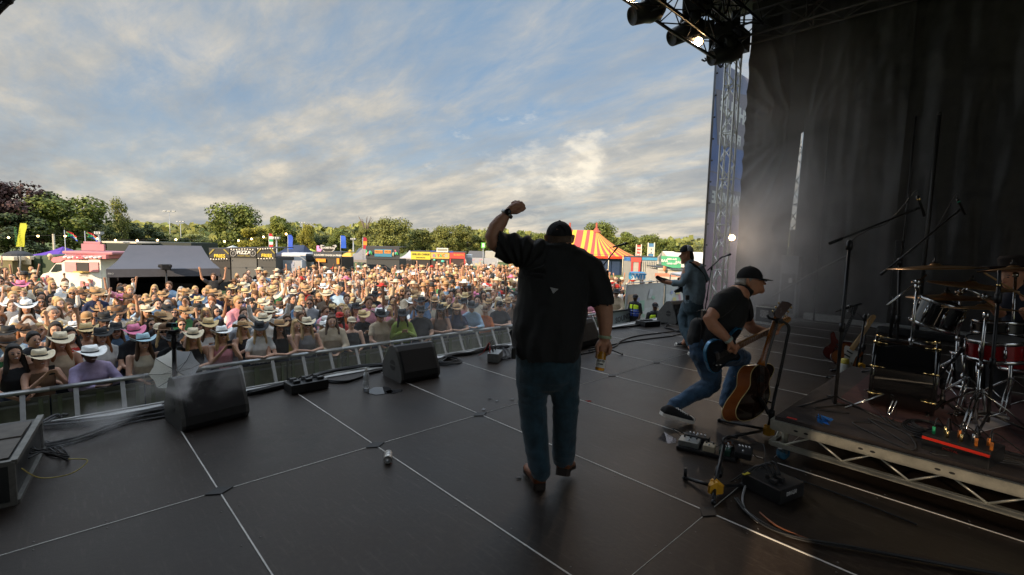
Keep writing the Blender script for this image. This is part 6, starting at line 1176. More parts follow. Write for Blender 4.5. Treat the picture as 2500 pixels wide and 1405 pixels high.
# ---- gazebos
def gazebo(label, x0, x1, ypk, yeave, D, dep, col, D1=None, ridge=None, val=None, walls=None, legm=None, z_off=0, cat='gazebo'):
    a, b = Wp(x0, D), Wp(x1, D1 or D); u = (b-a); W_ = u.length; u.normalize(); v = Vector((-u.y, u.x, 0)); v = v if v.dot(FH) > 0 else -v
    ze = zo((x0+x1)/2, yeave, D); zp = zo((x0+x1)/2, ypk, D+dep/2); t = thing('gazebo', label, cat, a); P = lambda s, w, z: a+u*s+v*w+Vector((0, 0, z-GZ)); rl = ridge if ridge is not None else 0; m = C(label.split(' ')[0]+' canopy '+str(col), col, .6, bump=.0)
    g = G(); r0, r1 = P(W_/2-rl/2, dep/2, zp), P(W_/2+rl/2, dep/2, zp); c = [P(0, 0, ze), P(W_, 0, ze), P(W_, dep, ze), P(0, dep, ze)]; n_ = 8
    def slope(p, q, r, s):                   # cloth sagging between eave p-q and ridge s-r
        o = len(g.v)
        for i in range(n_+1):
            t_ = i/n_
            for j in range(n_+1): k = j/n_; w = p.lerp(q, k).lerp(s.lerp(r, k), t_); g.v.append(w-ZU*(.16*math.sin(math.pi*t_)**1.0*(zp-ze)*.9+.0))
        for i in range(n_):
            for j in range(n_): g.f.append([o+i*(n_+1)+j, o+i*(n_+1)+j+1, o+(i+1)*(n_+1)+j+1, o+(i+1)*(n_+1)+j]); g.mi.append(0); g.sm.append(True)
    slope(c[0], c[1], r1, r0); slope(c[2], c[3], r0, r1); slope(c[1], c[2], r1, r1); slope(c[3], c[0], r0, r0); cn = add('canopy', g, m, t)
    g = G(); vh = val or .22
    for p, q in ((0, 1), (1, 2), (2, 3), (3, 0)): g.quad(c[p], c[q], c[q]-ZU*vh, c[p]-ZU*vh)
    add('valance', g, m, cn)
    for s, w in ((.05, .05), (W_-.05, .05), (W_-.05, dep-.05), (.05, dep-.05)) + (((W_/2, .05),) if rl else ()): g = G(); g.box((*P(s, w, 0).xy, (ze+GZ)/2-.05), (.05, .05, ze-GZ-.1)); add('leg', g, M_ALU, t)
    if walls:
        g = G(); zt = ze-.1
        for s0, w0, s1, w1, z0, z1 in walls(W_, dep, zt): p, q = P(s0, w0, z0), P(s1, w1, z0); g.add([p, q, Vector((q.x, q.y, z1)), Vector((p.x, p.y, z1)), p+v*.02, q+v*.02, Vector((q.x, q.y, z1))+v*.02, Vector((p.x, p.y, z1))+v*.02], [(0, 1, 2, 3), (7, 6, 5, 4)])
        add('side_wall', g, C('dark gazebo wall', (.02, .02, .024)), t)
    return t, P, W_, ze
t, P, W_, ze = gazebo('large grey gazebo standing over the sound desk in the crowd', 266, 541, 600, 660, 17.6, 3.0, (.075, .075, .09), 19.6, ridge=2.4, val=.30, walls=lambda W, d, zt: ((.02, d, W-.02, d, GZ, zt), (.02, .02, .02, d, GZ, zt), (W-.02, .02, W-.02, d, GZ, zt), (0, .0, W, .0, GZ, GZ+1.02)))
put_text('PRO', .09, P(.13, -.012, ze-.17), (P(1, 0, 0)-P(0, 0, 0)), ZU, C('white print', (.7, .7, .7)), t)
g = G(); c = P(W_*.5, -.3, GZ); g.cyl(c, (c.x, c.y, zo(383, 655, 18)), .03, n=8); g.box((c.x, c.y, zo(383, 652, 18)), (.3, .3, .22), bev=.03); g.cyl(Vector((c.x, c.y, zo(383, 650, 18)))-RH*.25, Vector((c.x, c.y, zo(383, 650, 18)))+RH*.2, .07, n=10); add('video_camera', g, M_BLK, None, 'black video camera on a tall tripod in front of the grey gazebo', 'video camera')
g = G(); bx(g, 280, 470, 690, 712, 19.5, .8); add('desk', g, M_BLK, None, 'black sound mixing desk under the grey gazebo', 'mixing desk')
gazebo('purple gazebo behind the black umbrella', 74, 142, 601, 624, 27, 2.6, (.10, .03, .32), val=.15); gazebo('dark blue gazebo right of the fries stall', 668, 740, 598, 622, 36, 3, (.02, .03, .07), ridge=1.2); gazebo('yellow and white gazebo behind the white van', 731, 758, 607, 618, 40, 2.6, (.62, .62, .06)); gazebo('orange yellow gazebo right of the loaded dogs stall', 828, 858, 609, 626, 42, 2.6, (.75, .42, .05), val=.12); gazebo('turquoise and white gazebo', 857, 892, 610, 622, 43, 2.6, (.30, .62, .58), val=.1); gazebo('grey gazebo with pale lit side left of the blue bar stall', 848, 900, 606, 634, 40, 3, (.22, .20, .19), ridge=.8)
gazebo('light grey gazebo left of the grilled cheese stall', 975, 1010, 611, 630, 48, 3, (.42, .40, .42), walls=lambda W, d, zt: ((0, 0, W, 0, GZ, zt),)); gazebo('dark grey tent right of the red stall', 1136, 1184, 613, 629, 50, 3, (.09, .085, .08), ridge=1.6, val=.1); gazebo('white marquee behind the denim shirted man', 1655, 1760, 616, 645, 40, 8, (.72, .66, .58), ridge=4, val=.3); gazebo('small white gazebo behind the fries stall', 533, 562, 599, 609, 38, 2.6, (.68, .68, .62)); gazebo('white awning right of the green and white banner', 1660, 1720, 660, 672, 24, 2, (.7, .6, .55), val=.1)
# ---- black umbrella, horse trailer, cream awning at far left
um = thing('umbrella', 'large black umbrella above the crowd at far left', 'umbrella', Wp(46, 21)); c = P4(46, 612, 21); g = G(); g.lathe([(.001, .0), (.2, -.02), (.42, -.12), (.50, -.22), (.505, -.235), (.42, -.135), (.2, -.03), (.001, -.01)], c, ZU, 16, smooth=False); add('canopy', g, C('black nylon', (.03, .03, .032)), um); g = G(); g.cyl((c.x, c.y, GZ), c+ZU*.06, .015); add('pole', g, M_BLKM, um)
ht = thing('horse_trailer', 'dark green and cream horse trailer bar behind the umbrella', 'trailer', Wp(90, 25)); g = G(); bx(g, 78, 98, 624, 720, 25, 1.6, 0, .15); bx(g, 99, 140, 622, 720, 25, 1.8, 0, .2); add('body', g, C('dark green trailer', (.05, .075, .04)), ht); g = G(); bx(g, 46, 74, 625, 646, 24.6, .06, 0, .02); add('hatch', g, C('cream hatch', (.62, .52, .36)), ht)
tr = thing('food_trailer', 'low cream roofed trailer at the far left edge', 'trailer', Wp(15, 24)); g = G(); bx(g, -30, 35, 626, 636, 24, 1.6, 0, .04); add('roof', g, C('cream roof', (.62, .55, .42)), tr); g = G(); bx(g, -30, 30, 637, 700, 24.1, 1.5); add('body', g, C('olive tarpaulin', (.15, .13, .06)), tr)
# ---- pink ice cream van
D = 23.5; iv = thing('ice_cream_van', 'pink and white ice cream van with dripping icing paint', 'van', Wp(180, D)); M_VW = C('cream white van paint', (.80, .74, .66), .35); M_PK = C('pink van paint', (.72, .22, .24), .4, coat=.3); M_DPK = C('dusty pink', (.40, .17, .20), .6)
g = G(); pr_ = [(95, 688), (97, 676), (103, 669), (118, 665), (135, 645), (140, 640), (152, 634), (245, 634), (246, 640), (246, 712), (95, 712)]; g.prism([P4(x, y, D) for x, y in pr_], FH*1.9, 0, 0); add('body', g, M_VW, iv)
g = G(); g.prism([P4(x, y, D, -.02) for x, y in ((124, 664), (138, 645), (150, 645), (150, 660), (136, 664))], FH*-.02); add('cab_window', g, mat('dark glass', (.03, .04, .035), .08, 0, 0), iv); g = G(); bx(g, 190, 218, 641, 663, D, .03, dd=-.05); sw = add('serving_window', g, C('dark van inside', (.04, .035, .035)), iv); g = G(); bx(g, 190, 219, 662, 665, D, .25, dd=-.28); add('counter', g, C('yellow counter', (.7, .45, .12)), sw)
g = G(); bx(g, 160, 188, 640, 664, D, .03, dd=-.05); add('menu_panel', g, C('pink panel', (.70, .30, .30)), iv); g = G(); bx(g, 220, 242, 640, 664, D, .03, dd=-.05); add('menu_panel', g, C('pink panel', (.70, .30, .30)), iv)
g = G(); g.prism([P4(x, y, D, -.06) for x, y in ((128, 636), (133, 629), (160, 625), (165, 622), (262, 622), (262, 632), (160, 634), (150, 640), (134, 641))], FH*2.0); add('roof_band', g, M_PK, iv); g = G()
for k in range(9): g.ball(P4(166+k*10.5, 628+1.5*(k % 2), D, -.1), (.10, .05, .055), 8)
add('icing_blob', g, C('white icing', (.85, .82, .78)), iv); g = G(); bx(g, 148, 272, 614, 621.5, D, 1.7, 0, .06, .1); add('roof_box', g, M_DPK, iv)
g = G(); bx(g, 174, 231, 596, 613, D, .1, 0, .02, .6); bx(g, 180, 222, 590, 596, D, .1, 0, .02, .6); add('roof_sign', g, M_DPK, iv); g = G()
for x, w, y1 in ((103, 8, 690), (115, 7, 686), (199, 8, 700), (211, 9, 705), (222, 6, 696)): g.prism([P4(x-w/2, 712, D, -.03), P4(x+w/2, 712, D, -.03), P4(x+w/2, y1-6, D, -.03), P4(x+w/3, y1-14, D, -.03), P4(x-w/3, y1-14, D, -.03), P4(x-w/2, y1-6, D, -.03)], FH*-.02)
g.prism([P4(95, 702, D, -.02), P4(95, 684, D, -.02), P4(120, 688, D, -.02), P4(128, 702, D, -.02)], FH*-.02); add('drip_paint', g, M_PK, iv); g = G(); g.lathe([(.001, 0), (.07, 0), (.05, .12), (.09, .14), (.10, .2), (.06, .28), (.001, .3)], P4(126, 634, D, -.05), ZU, 12); add('cone_ornament', g, C('ice cream cone ornament', (.7, .55, .35)), iv)
put_text('ICES', .24, P4(200, 628, D, -.18), RH, ZU, C('pink lettering', (.6, .1, .14)), iv, bold=.01); put_text('MR WHIPPY ICES', .10, P4(205, 673, D, -.04), RH, ZU, C('navy lettering', (.03, .04, .12)), iv) if 0 else put_text('SOFT ICES', .10, P4(205, 673, D, -.04), RH, ZU, C('navy lettering', (.03, .04, .12)), iv)
for x in (112, 228): g = G(); g.lathe([(.001, -.03), (.17, -.03), (.3, -.02), (.33, .02), (.33, .15)], Wp(x, D, GZ+.33), FH, 20); add('wheel', g, M_RUB, iv)
# ---- long low trailers behind
def slab(name, label, cat, x0, x1, y0, y1, D, dep, m, z0=None): g = G(); bx(g, x0, x1, y0, y1, D, dep, 0, .03); return add(name, g, m, None, label, cat)
bt = thing('bar_trailer', 'long dark trailer with a pale lowered awning behind the grey gazebo', 'trailer', Wp(350, 33)); g = G(); bx(g, 262, 468, 591, 700, 33, 3); add('body', g, C('dark trailer', (.02, .028, .025)), bt); g = G(); g.prism([P4(x, y, 31) for x, y in ((250, 589), (335, 592), (335, 595), (252, 593))], FH*2); add('awning', g, C('cream awning', (.6, .52, .42)), bt); g = G(); bx(g, 335, 347, 591, 604, 32.8, .05); add('round_sign', g, C('pinkish sign', (.45, .36, .38)), bt)
# ---- food stalls
M_DK = C('black stall cloth', (.022, .022, .024)); M_YT = C('yellow lettering', (.75, .55, .05)); M_WT = C('white lettering', (.75, .74, .7))
def stall(label, x0, x1, y0, y1, D, col, lines, dep=2.5, below=(.03, .028, .028), ybot=None, trims=None, name='food_stall'):
    t = thing(name, label, 'food stall', Wp((x0+x1)/2, D)); g = G(); bx(g, x0+1, x1-1, y1, y1+110, D, dep, dd=.08); add('body', g, C('stall body %s' % str(below), below), t); g = G(); bx(g, x0, x1, y0, y1, D, .12, 0, .02); sg = add('sign_board', g, C('sign %s' % str(col), col), t)
    for body, size, xx, yy, m, ws in lines: put_text(body, size*D/FPX, P4(xx, yy, D, -.02), RH, ZU, m, t, bold=size*D/FPX*.03, wscale=ws)
    g = G(); bx(g, x0, x1, y0-2, y0, D, dep); add('roof', g, C('stall roof', (.05, .05, .055)), t)
    if trims: trims(t)
    return t
def chev(x0, x1, y0, y1, D, t, m):
    g = G(); xm = (x0+x1)/2
    for s in (-1, 1): g.prism([P4(xm+s*(x1-x0)*.20, y0+1, D, -.02), P4(xm+s*(x1-x0)*.30, y0+1, D, -.02), P4(xm+s*(x1-x0)*.48, y0+11, D, -.02), P4(xm+s*(x1-x0)*.46, y0+14, D, -.02)], FH*-.02)
    add('chevron', g, m, t)
def bulbs(t, x0, x1, y, D, n): 
    for k in range(n): g = G(); g.ball(P4(x0+(x1-x0)*(k+.5)/n, y+.8*math.sin(k), D, -.12), .035, 6); add('bulb', g, C('frosted bulb', (.7, .62, .5), emit=((1, .8, .55), .6)), t)
D = 30; M_YD = C('mustard trim', (.3, .24, .05))
s1 = stall('black FRIES stall nearest the grey gazebo', 511, 561, 608, 630, D, (.03, .03, .032), [('FRIES', 11, 537, 625.5, M_YT, 1.1)]); chev(511, 561, 608, 630, D, s1, M_YD); bulbs(s1, 515, 560, 632.5, D-.1, 7)
s2 = stall('black PIZZA stall between two fries stalls', 562, 626, 607, 629, D, (.035, .034, .034), [('PIZZA', 11.5, 596, 617, M_WT, 1.1), ('WOOD FIRED', 4, 596, 625, M_YD, 1.2)], below=(.10, .10, .10)); bulbs(s2, 565, 624, 609, D-.1, 9)
for x in (571, 619): g = G(); c = P4(x, 619, D, -.03); g.lathe([(6*D/FPX, 0), (7.5*D/FPX, 0), (7.5*D/FPX, -.02), (6*D/FPX, -.02), (6*D/FPX, 0)], c, FH, 16); g.ball(c, (.07, .02, .07), 8); add('round_emblem', g, C('grey emblem', (.3, .29, .28)), s2)
s3 = stall('black FRIES stall right of the pizza stall', 627, 673, 606, 629, D, (.03, .03, .032), [('FRIES', 11, 652, 624.5, M_YT, 1.05)], below=(.06, .06, .06)); chev(627, 673, 606, 629, D, s3, M_YD); bulbs(s3, 630, 672, 607.5, D-.1, 7); bulbs(s3, 630, 672, 631, D-.1, 6)
D = 34; wv = thing('van', 'white van parked behind the printed hoarding', 'van', Wp(715, D)); g = G(); bx(g, 687, 748, 618, 700, D, 2, 0, .1); add('body', g, C('white van paint', (.6, .6, .62), .4), wv); g = G(); bx(g, 745, 765, 620, 640, D-.5, 1.5, 0, .15); add('cab', g, C('dark van cab', (.04, .04, .045), .4), wv)
def hoarding(label, x0, x1, y0, y1, D, seed, name='fence'):
    t = thing(name, label, 'fence', Wp((x0+x1)/2, D)); g = G(); bx(g, x0, x1, y0, y1, D, .04); random.seed(seed); add('printed_cloth', g, C('printed scrim grey %d' % seed, (.33, .34, .38)), t); cols = ((.5, .2, .3), (.55, .45, .15), (.2, .4, .42), (.5, .5, .52), (.25, .3, .5), (.5, .3, .2))
    for k in range(int((x1-x0)/7)):
        g = G(); x = random.uniform(x0+2, x1-8); y = random.uniform(y0+2, y1-(y1-y0)*.4); w = random.uniform(3, 9); h = random.uniform(3, (y1-y0)*.4); s = random.uniform(-3, 3); g.prism([P4(x, y, D, -.01-.002*k), P4(min(x1, x+w), y, D, -.01-.002*k), P4(min(x1, x+w+s), y+h, D, -.01-.002*k), P4(max(x0, x+s), y+h, D, -.01-.002*k)], FH*-.002); add('printed_shape', g, C('faded print %d' % (k % 6), tuple(.5*c+.17 for c in cols[k % 6])), t)
    g = G()
    for x in (x0, x1): a = P4(x, y0-1, D, -.04); b = P4(x, y1+6, D, -.04); g.cyl(b, a, .025*D/20, n=6)
    add('fence_post', g, M_GALV, t); return t
hoarding('colourful printed hoarding in front of the white van', 673, 737, 636, 690, 31, 3); hoarding('long pale printed hoarding in front of the dark grey tent', 1136, 1215, 630, 650, 46, 4)
D = 33; ld_ = stall('dark LOADED DOGS AND FRIES trailer with bone shaped sign on top', 764, 834, 617, 629, D, (.045, .055, .07), [('LOADED DOGS & FRIES', 5.5, 801, 623.5, M_WT, 1.15)], below=(.035, .03, .028))
g = G(); o_ = [(-18, -8), (-21, -12), (-18, -16), (-12, -15), (-8, -11), (8, -11), (12, -15), (18, -16), (21, -12), (17, -8), (14, -2), (10, 1), (-10, 1), (-14, -2)]; g.prism([P4(799+x, 614+y, D, .2) for x, y in o_], FH*.08); rs_ = add('roof_sign', g, C('silver sign rim', (.42, .42, .4)), ld_); g = G(); g.prism([P4(799+x*.78, 613+y*.8+.3, D, .18) for x, y in o_], FH*.02); add('sign_panel', g, M_DK, rs_); put_text('LOADED DOG', 5.2*D/FPX, P4(799, 606, D, .12), RH, ZU, M_WT, ld_, bold=.004)
g = G(); g.prism([P4(x, y, D, .1) for x, y in ((772, 600), (778, 600), (778, 607), (785, 609), (780, 617), (776, 614), (772, 614))], FH*.05); add('arrow_sign', g, C('pink arrow', (.8, .3, .6)), ld_); g = G(); bx(g, 771, 795, 632, 640, D-.05, .05); bx(g, 822, 828, 631, 645, D-.05, .05); add('orange_panel', g, C('orange panel', (.8, .3, .03)), ld_)
D = 38; bs_ = stall('dark bar stall with blue and orange sign and hanging coloured bottles', 893, 975, 604, 633, D, (.04, .045, .055), [], below=(.045, .05, .055)); g = G(); bx(g, 915, 957, 609, 627, D, .05, dd=-.06); sb = add('blue_sign', g, C('blue stall sign', (.04, .20, .32)), bs_)
for x0, x1 in ((915.5, 935), (939, 955)): g = G(); bx(g, x0, x1, 611, 619, D, .03, dd=-.09); add('orange_patch', g, C('orange patch', (.65, .25, .05)), sb)
put_text('TEQUILA', 4.6*D/FPX, P4(925.5, 615, D, -.13), RH, ZU, C('dark lettering', (.06, .05, .04)), bs_); put_text('TACOS', 4.6*D/FPX, P4(947, 615, D, -.13), RH, ZU, C('dark lettering', (.06, .05, .04)), bs_)
random.seed(6)
for k in range(9):
    x = random.choice((random.uniform(895, 914), random.uniform(958, 974))); y = random.uniform(611, 622); g = G(); g.ball(P4(x, y, D, -.15), (.07, .05, .16), 8, Matrix.Rotation(random.uniform(-.6, .6), 3, 'Y')); add('bottle_ornament', g, C('ornament %d' % (k % 4), ((.1, .5, .15), (.7, .15, .2), (.7, .6, .3), (.1, .5, .5))[k % 4]), bs_)
bar = stall('yellow GRILLED CHEESE stall left of the taco stall', 1003, 1051, 615, 634, 45, (.58, .50, .05), [('GRILLED CHEESE', 5.8, 1027, 621.5, C('dark brown lettering', (.08, .06, .03)), 1.0), ('SANDWICHES', 3.6, 1027, 629.5, C('dark brown lettering', (.08, .06, .03)), 1.0)])
tc2 = stall('colourful EL TACO stall with white sign on its roof', 1052, 1097, 617, 632, 45, (.60, .40, .10), [(a, 9.5, 1052+b, 625, C('taco letter '+a, c), 1.0) for a, b, c in (('E', 7, (.35, .12, .45)), ('L', 11.5, (.05, .4, .25)), ('T', 18.5, (.4, .06, .08)), ('A', 24, (.05, .4, .2)), ('C', 30.5, (.55, .12, .05)), ('O', 37, (.2, .4, .5)))], below=(.05, .04, .035)); g = G(); bx(g, 1050, 1106, 613, 616.5, 45, .1); add('blue_border', g, C('blue scalloped border', (.05, .09, .35)), tc2); g = G(); bx(g, 1066, 1094, 606, 616, 45, .1, dd=-.12); rr = add('roof_sign', g, M_WHITE, tc2); g = G(); bx(g, 1068, 1092, 607.5, 613, 45, .02, dd=-.15); add('sign_panel', g, C('grey sign panel', (.3, .3, .25)), rr)
g = G(); bx(g, 1058, 1062, 633, 636, 44.8, .1); g.ball(P4(1081, 638, 44.8), (.2, .05, .1), 8); add('awning_lamp', g, C('green glow lamp', (.1, .5, .35), emit=((.2, .8, .6), .3)), tc2)
rd = stall('red stall with orange lettering at the right end of the food row', 1098, 1135, 617, 632, 45, (.50, .06, .05), [('BURRITO', 6, 1120, 623, C('orange lettering', (.75, .28, .06)), 1.0)], below=(.05, .03, .03)); g = G()
for x in (1098, 1133): bx(g, x-.5, x+3, 632, 660, 45, .1)
add('red_post', g, C('red stall post', (.45, .05, .05)), rd)
gs = thing('sign', 'small green and white toilet sign on a pole above the dark grey tent', 'sign', Wp(1179, 46)); g = G(); g.cyl(Wp(1179, 46), P4(1179, 600, 46), .04, n=6); add('pole', g, M_GALV, gs); g = G(); bx(g, 1174, 1184, 593, 606, 46, .06, dd=-.05); bd_ = add('board', g, C('green sign', (.12, .5, .08)), gs); g = G(); bx(g, 1177, 1182, 595, 604, 46, .02, dd=-.08); add('symbol', g, M_WHITE, bd_)
slab('white_car', 'white car roof in front of the dark grey tent', 'car', 1136, 1150, 622, 634, 47, 1.6, C('white car', (.7, .7, .72), .3)); slab('striped_hut', 'pale striped cabin behind the crowd left of the singer sleeve', 'cabin', 1184, 1230, 614, 640, 50, 2, C('pale cabin', (.38, .38, .36)))
# ---- striped circus tent
D = 60; ct = thing('circus_tent', 'yellow and red striped circus tent with blue walls', 'tent', Wp(1440, D)); kx = D/FPX; A = P4(1470, 561, D, 5); Bp = P4(1400, 561, D, 5); ze = zo(1470, 624, D)
ey = [Wp(x, D, ze)+FH*d for x, d in ((1300, 5), (1312, 0), (1330, -3), (1365, -4), (1400, -4.4), (1435, -4.4), (1470, -4.2), (1505, -3.6), (1535, -1.8), (1556, 1.2), (1563, 5), (1556, 9), (1535, 12), (1505, 14), (1470, 14.6), (1400, 14.6), (1335, 12), (1305, 8))]
M_YE = C('yellow tent canvas', (.85, .42, .02), .6, .06); M_RE = C('red tent canvas', (.52, .06, .04), .6, .06); M_RT = C('scarlet trim', (.6, .06, .02)); gY, gR = G(), G(); cnt = 0
def seg(p, q, tp, tq, cid):
    g = gY if cid % 2 == 0 else gR; n_ = 8; o = len(g.v)
    for i in range(n_+1):
        t_ = i/n_
        for s in (0, 1): a = (p, q)[s].lerp((tp, tq)[s], t_); a = a-ZU*(.32*math.sin(math.pi*t_)); g.v.append(a)
    for i in range(n_): g.f.append([o+2*i, o+2*i+1, o+2*i+3, o+2*i+2]); g.mi.append(0); g.sm.append(True)
K = len(ey); cid = 0
for i in range(K):
    p, q = ey[i], ey[(i+1) % K]; sh_ = 1.9; top = lambda v: A if (v-Vector((A.x, A.y, v.z))).dot(RH) > -sh_ else (Bp if (v-Vector((Bp.x, Bp.y, v.z))).dot(RH) < -sh_ else Vector((A.x, A.y, A.z))+RH*((v-Vector((A.x, A.y, v.z))).dot(RH)+sh_))
    ns = 4 if i in (4, 5, 6, 7, 8) else 2
    for s in range(ns): a, b = p.lerp(q, s/ns), p.lerp(q, (s+1)/ns); seg(a, b, top(a), top(b), cid); cid += 1
add('yellow_stripe', gY, M_YE, ct); add('red_stripe', gR, M_RE, ct)
g = G()
for i in range(K): g.quad(ey[i], ey[(i+1) % K], ey[(i+1) % K]-ZU*.28, ey[i]-ZU*.28)
add('valance', g, M_RT, ct); g = G(); cc = Wp(1440, D, 0)+FH*5
for i in range(K):
    a = cc+(ey[i]-cc)*.93; b = cc+(ey[(i+1) % K]-cc)*.93; g.quad(Vector((a.x, a.y, GZ)), Vector((b.x, b.y, GZ)), Vector((b.x, b.y, ze+.2)), Vector((a.x, a.y, ze+.2)))
add('side_wall', g, C('dark blue tent wall', (.03, .055, .12)), ct)
for top_, lab in ((A, 'r'), (Bp, 'l')): g = G(); g.cyl(Vector((top_.x, top_.y, GZ)), top_+ZU*1.05, .13, n=8); g.lathe([(.7, -.25), (.3, .15), (.16, .4)], top_, ZU, 12); add('king_pole', g, C('red brown pole', (.35, .08, .05)), ct)
for i in list(range(3, 11)): g = G(); g.cyl((ey[i].x, ey[i].y, GZ), ey[i], .045, n=6); add('side_pole', g, C('pale pole', (.7, .65, .5)), ct)
for i in (5, 7, 8): g = G(); q = cc+(ey[i]-cc)*1.18; g.cyl(ey[i], (q.x, q.y, GZ), .03, n=5); add('guy_rope', g, C('yellow rope', (.65, .5, .15)), ct)
# ---- fairground bits right of the tent
def tower_banner(label, x0, x1, y0, y1, D, col, txt, band=None):
    t = thing('banner', label, 'banner', Wp((x0+x1)/2, D)); g = G(); bx(g, x0, x1, y0, y1, D, .05); add('banner_cloth', g, C('banner %s' % str(col), col), t); g = G()
    for x in (x0-1, x1+1): a = P4(x, y0-2, D); b = Wp(x, D); g.cyl(Vector((a.x, a.y, GZ)), a, .05, n=6)
    add('post', g, C('cream post', (.65, .58, .45)), t)
    if band: g = G(); bx(g, x0, x1, y0+(y1-y0)*.25, y0+(y1-y0)*.72, D, .02, dd=-.04); add('pale_panel', g, C('pale panel', (.62, .58, .5)), t)
    for k, w in enumerate(txt): put_text(w, 5.5*D/FPX, P4((x0+x1)/2, y0+7+k*8, D, -.08), RH, ZU, M_WT if not band else C('navy lettering', (.03, .05, .15)), t, bold=.01)
tower_banner('tall red banner with white lettering right of the striped tent', 1552.5, 1562.5, 599, 628, 42, (.55, .08, .06), ['HO', 'TO', 'GO']); tower_banner('tall blue and white banner beside the red one', 1581, 1594, 595, 629, 42, (.08, .20, .36), ['', 'T', 'T'], True)
D = 36
st2 = stall('red and white fairground booth under the red banner', 1540, 1565, 629, 640, D, (.55, .08, .06), [], below=(.40, .38, .34)); g = G(); bx(g, 1541, 1545, 640, 668, D, .1); bx(g, 1559, 1563, 640, 668, D, .1); add('red_post', g, C('red stall post', (.45, .05, .05)), st2); st3 = stall('pale blue fairground booth under the blue banner', 1567, 1604, 629, 636, D, (.06, .28, .45), [], below=(.30, .34, .36)); g = G(); random.seed(8)
for k in range(8): bx(g, 1568+k*4.4, 1570+k*4.4, 638, 666, D-.05, .05)
add('striped_panel', g, C('mixed panels', (.45, .42, .36)), st3); slab('blue_booth', 'blue booth between the striped tent and the red banner', 'booth', 1529, 1539, 629, 662, 40, 1, C('blue booth', (.04, .16, .42)))
gb_ = thing('banner', 'green and white hanging banner with drinks lettering', 'banner', Wp(1637, 28)); g = G(); g.prism([P4(x, y, 28) for x, y in ((1612, 625), (1662, 627), (1661, 655), (1640, 654), (1614, 647))], FH*.03); add('banner_cloth', g, C('green banner', (.08, .38, .2)), gb_)
for i, (w, x, y, s) in enumerate((('BAR', 1620, 637, 9), ('BEER ALES', 1638, 633, 5), ('CIDER GIN', 1638, 644, 5), ('BAR', 1655, 641, 9))): put_text(w, s*28/FPX, P4(x, y, 28, -.03), RH, ZU, M_WT, gb_, bold=.006)
bw = stall('white bar kiosk under the green banner', 1606, 1668, 655, 660, 28.5, (.6, .55, .48), [], below=(.55, .50, .44)); g = G(); bx(g, 1600, 1672, 668, 676, 27, .1); add('red_counter', g, C('salmon counter', (.6, .22, .14)), bw); g = G(); g.ball(P4(1622, 655, 28.2), (.2, .06, .2), 10); add('round_emblem', g, C('orange emblem', (.7, .3, .15)), bw)
sw = thing('banner', 'white and blue inflatable style banner reading SWIT lying on the grass', 'banner', Wp(1556, 21)); g = G(); bx(g, 1536, 1577, 664, 685, 21, .3, 0, .12); add('cushion', g, C('sky blue vinyl', (.05, .35, .60), .4), sw); g = G(); bx(g, 1539.5, 1574, 666.5, 683, 21, .03, 0, .01, -.03); add('white_panel', g, M_WHITE, sw); put_text('SWIT', 17*21/FPX, P4(1556, 675, 21, -.06), RH, ZU, C('blue lettering', (.03, .25, .5)), sw, bold=.012)
# ---- pit fence on the right, barrier scrim
A0 = Vector((11.75, 9.1, GZ)); 
def scrimfence(label, x0, x1, seed):
    t = thing('fence', label, 'fence', (x0, 10.3, GZ)); g = G(); g.box(((x0+x1)/2, 10.3, GZ+1.0), (x1-x0-.06, .02, 1.85)); pc = add('printed_cloth', g, C('faded printed mesh', (.50, .49, .50)), t); random.seed(seed)
    for k in range(16):
        x = random.uniform(x0+.1, x1-.6); z = GZ+random.uniform(.2, 1.4); w, h = random.uniform(.15, .5), random.uniform(.12, .45); s = random.uniform(-.2, .2); g = G(); y = 10.285-.002*k; g.prism([(x, y, z), (min(x1-.05, x+w), y, z), (min(x1-.05, x+w+s), y, min(z+h, GZ+1.9)), (max(x0+.05, x+s), y, min(z+h, GZ+1.9))], (0, -.001, 0)); c = random.choice(((.58, .30, .38), (.60, .50, .24), (.34, .50, .42), (.55, .55, .58), (.34, .36, .56), (.58, .42, .32))); add('printed_shape', g, C('faded print '+str(c), c), pc)
    g = G(); g.tube([(x0+.03, 10.26, GZ), (x0+.03, 10.26, GZ+1.93), (x0+.1, 10.26, GZ+2.0), (x1-.1, 10.26, GZ+2.0), (x1-.03, 10.26, GZ+1.93), (x1-.03, 10.26, GZ)], .02, 6); add('fence_frame', g, M_GALV, t)
    g = G(); g.box((x0+.03, 10.3, GZ+.06), (.25, .6, .12), bev=.02); add('foot_block', g, C('concrete foot', (.3, .3, .3)), t)
for k in range(5): scrimfence(('printed mesh fence panel nearest the crowd, behind the stewards', 'second printed mesh fence panel from the crowd', 'third printed mesh fence panel, behind the man in denim', 'fourth printed mesh fence panel beyond the wing', 'last printed mesh fence panel beyond the wing')[k], 15.9+k*3.0, 18.9+k*3.0, 30+k)
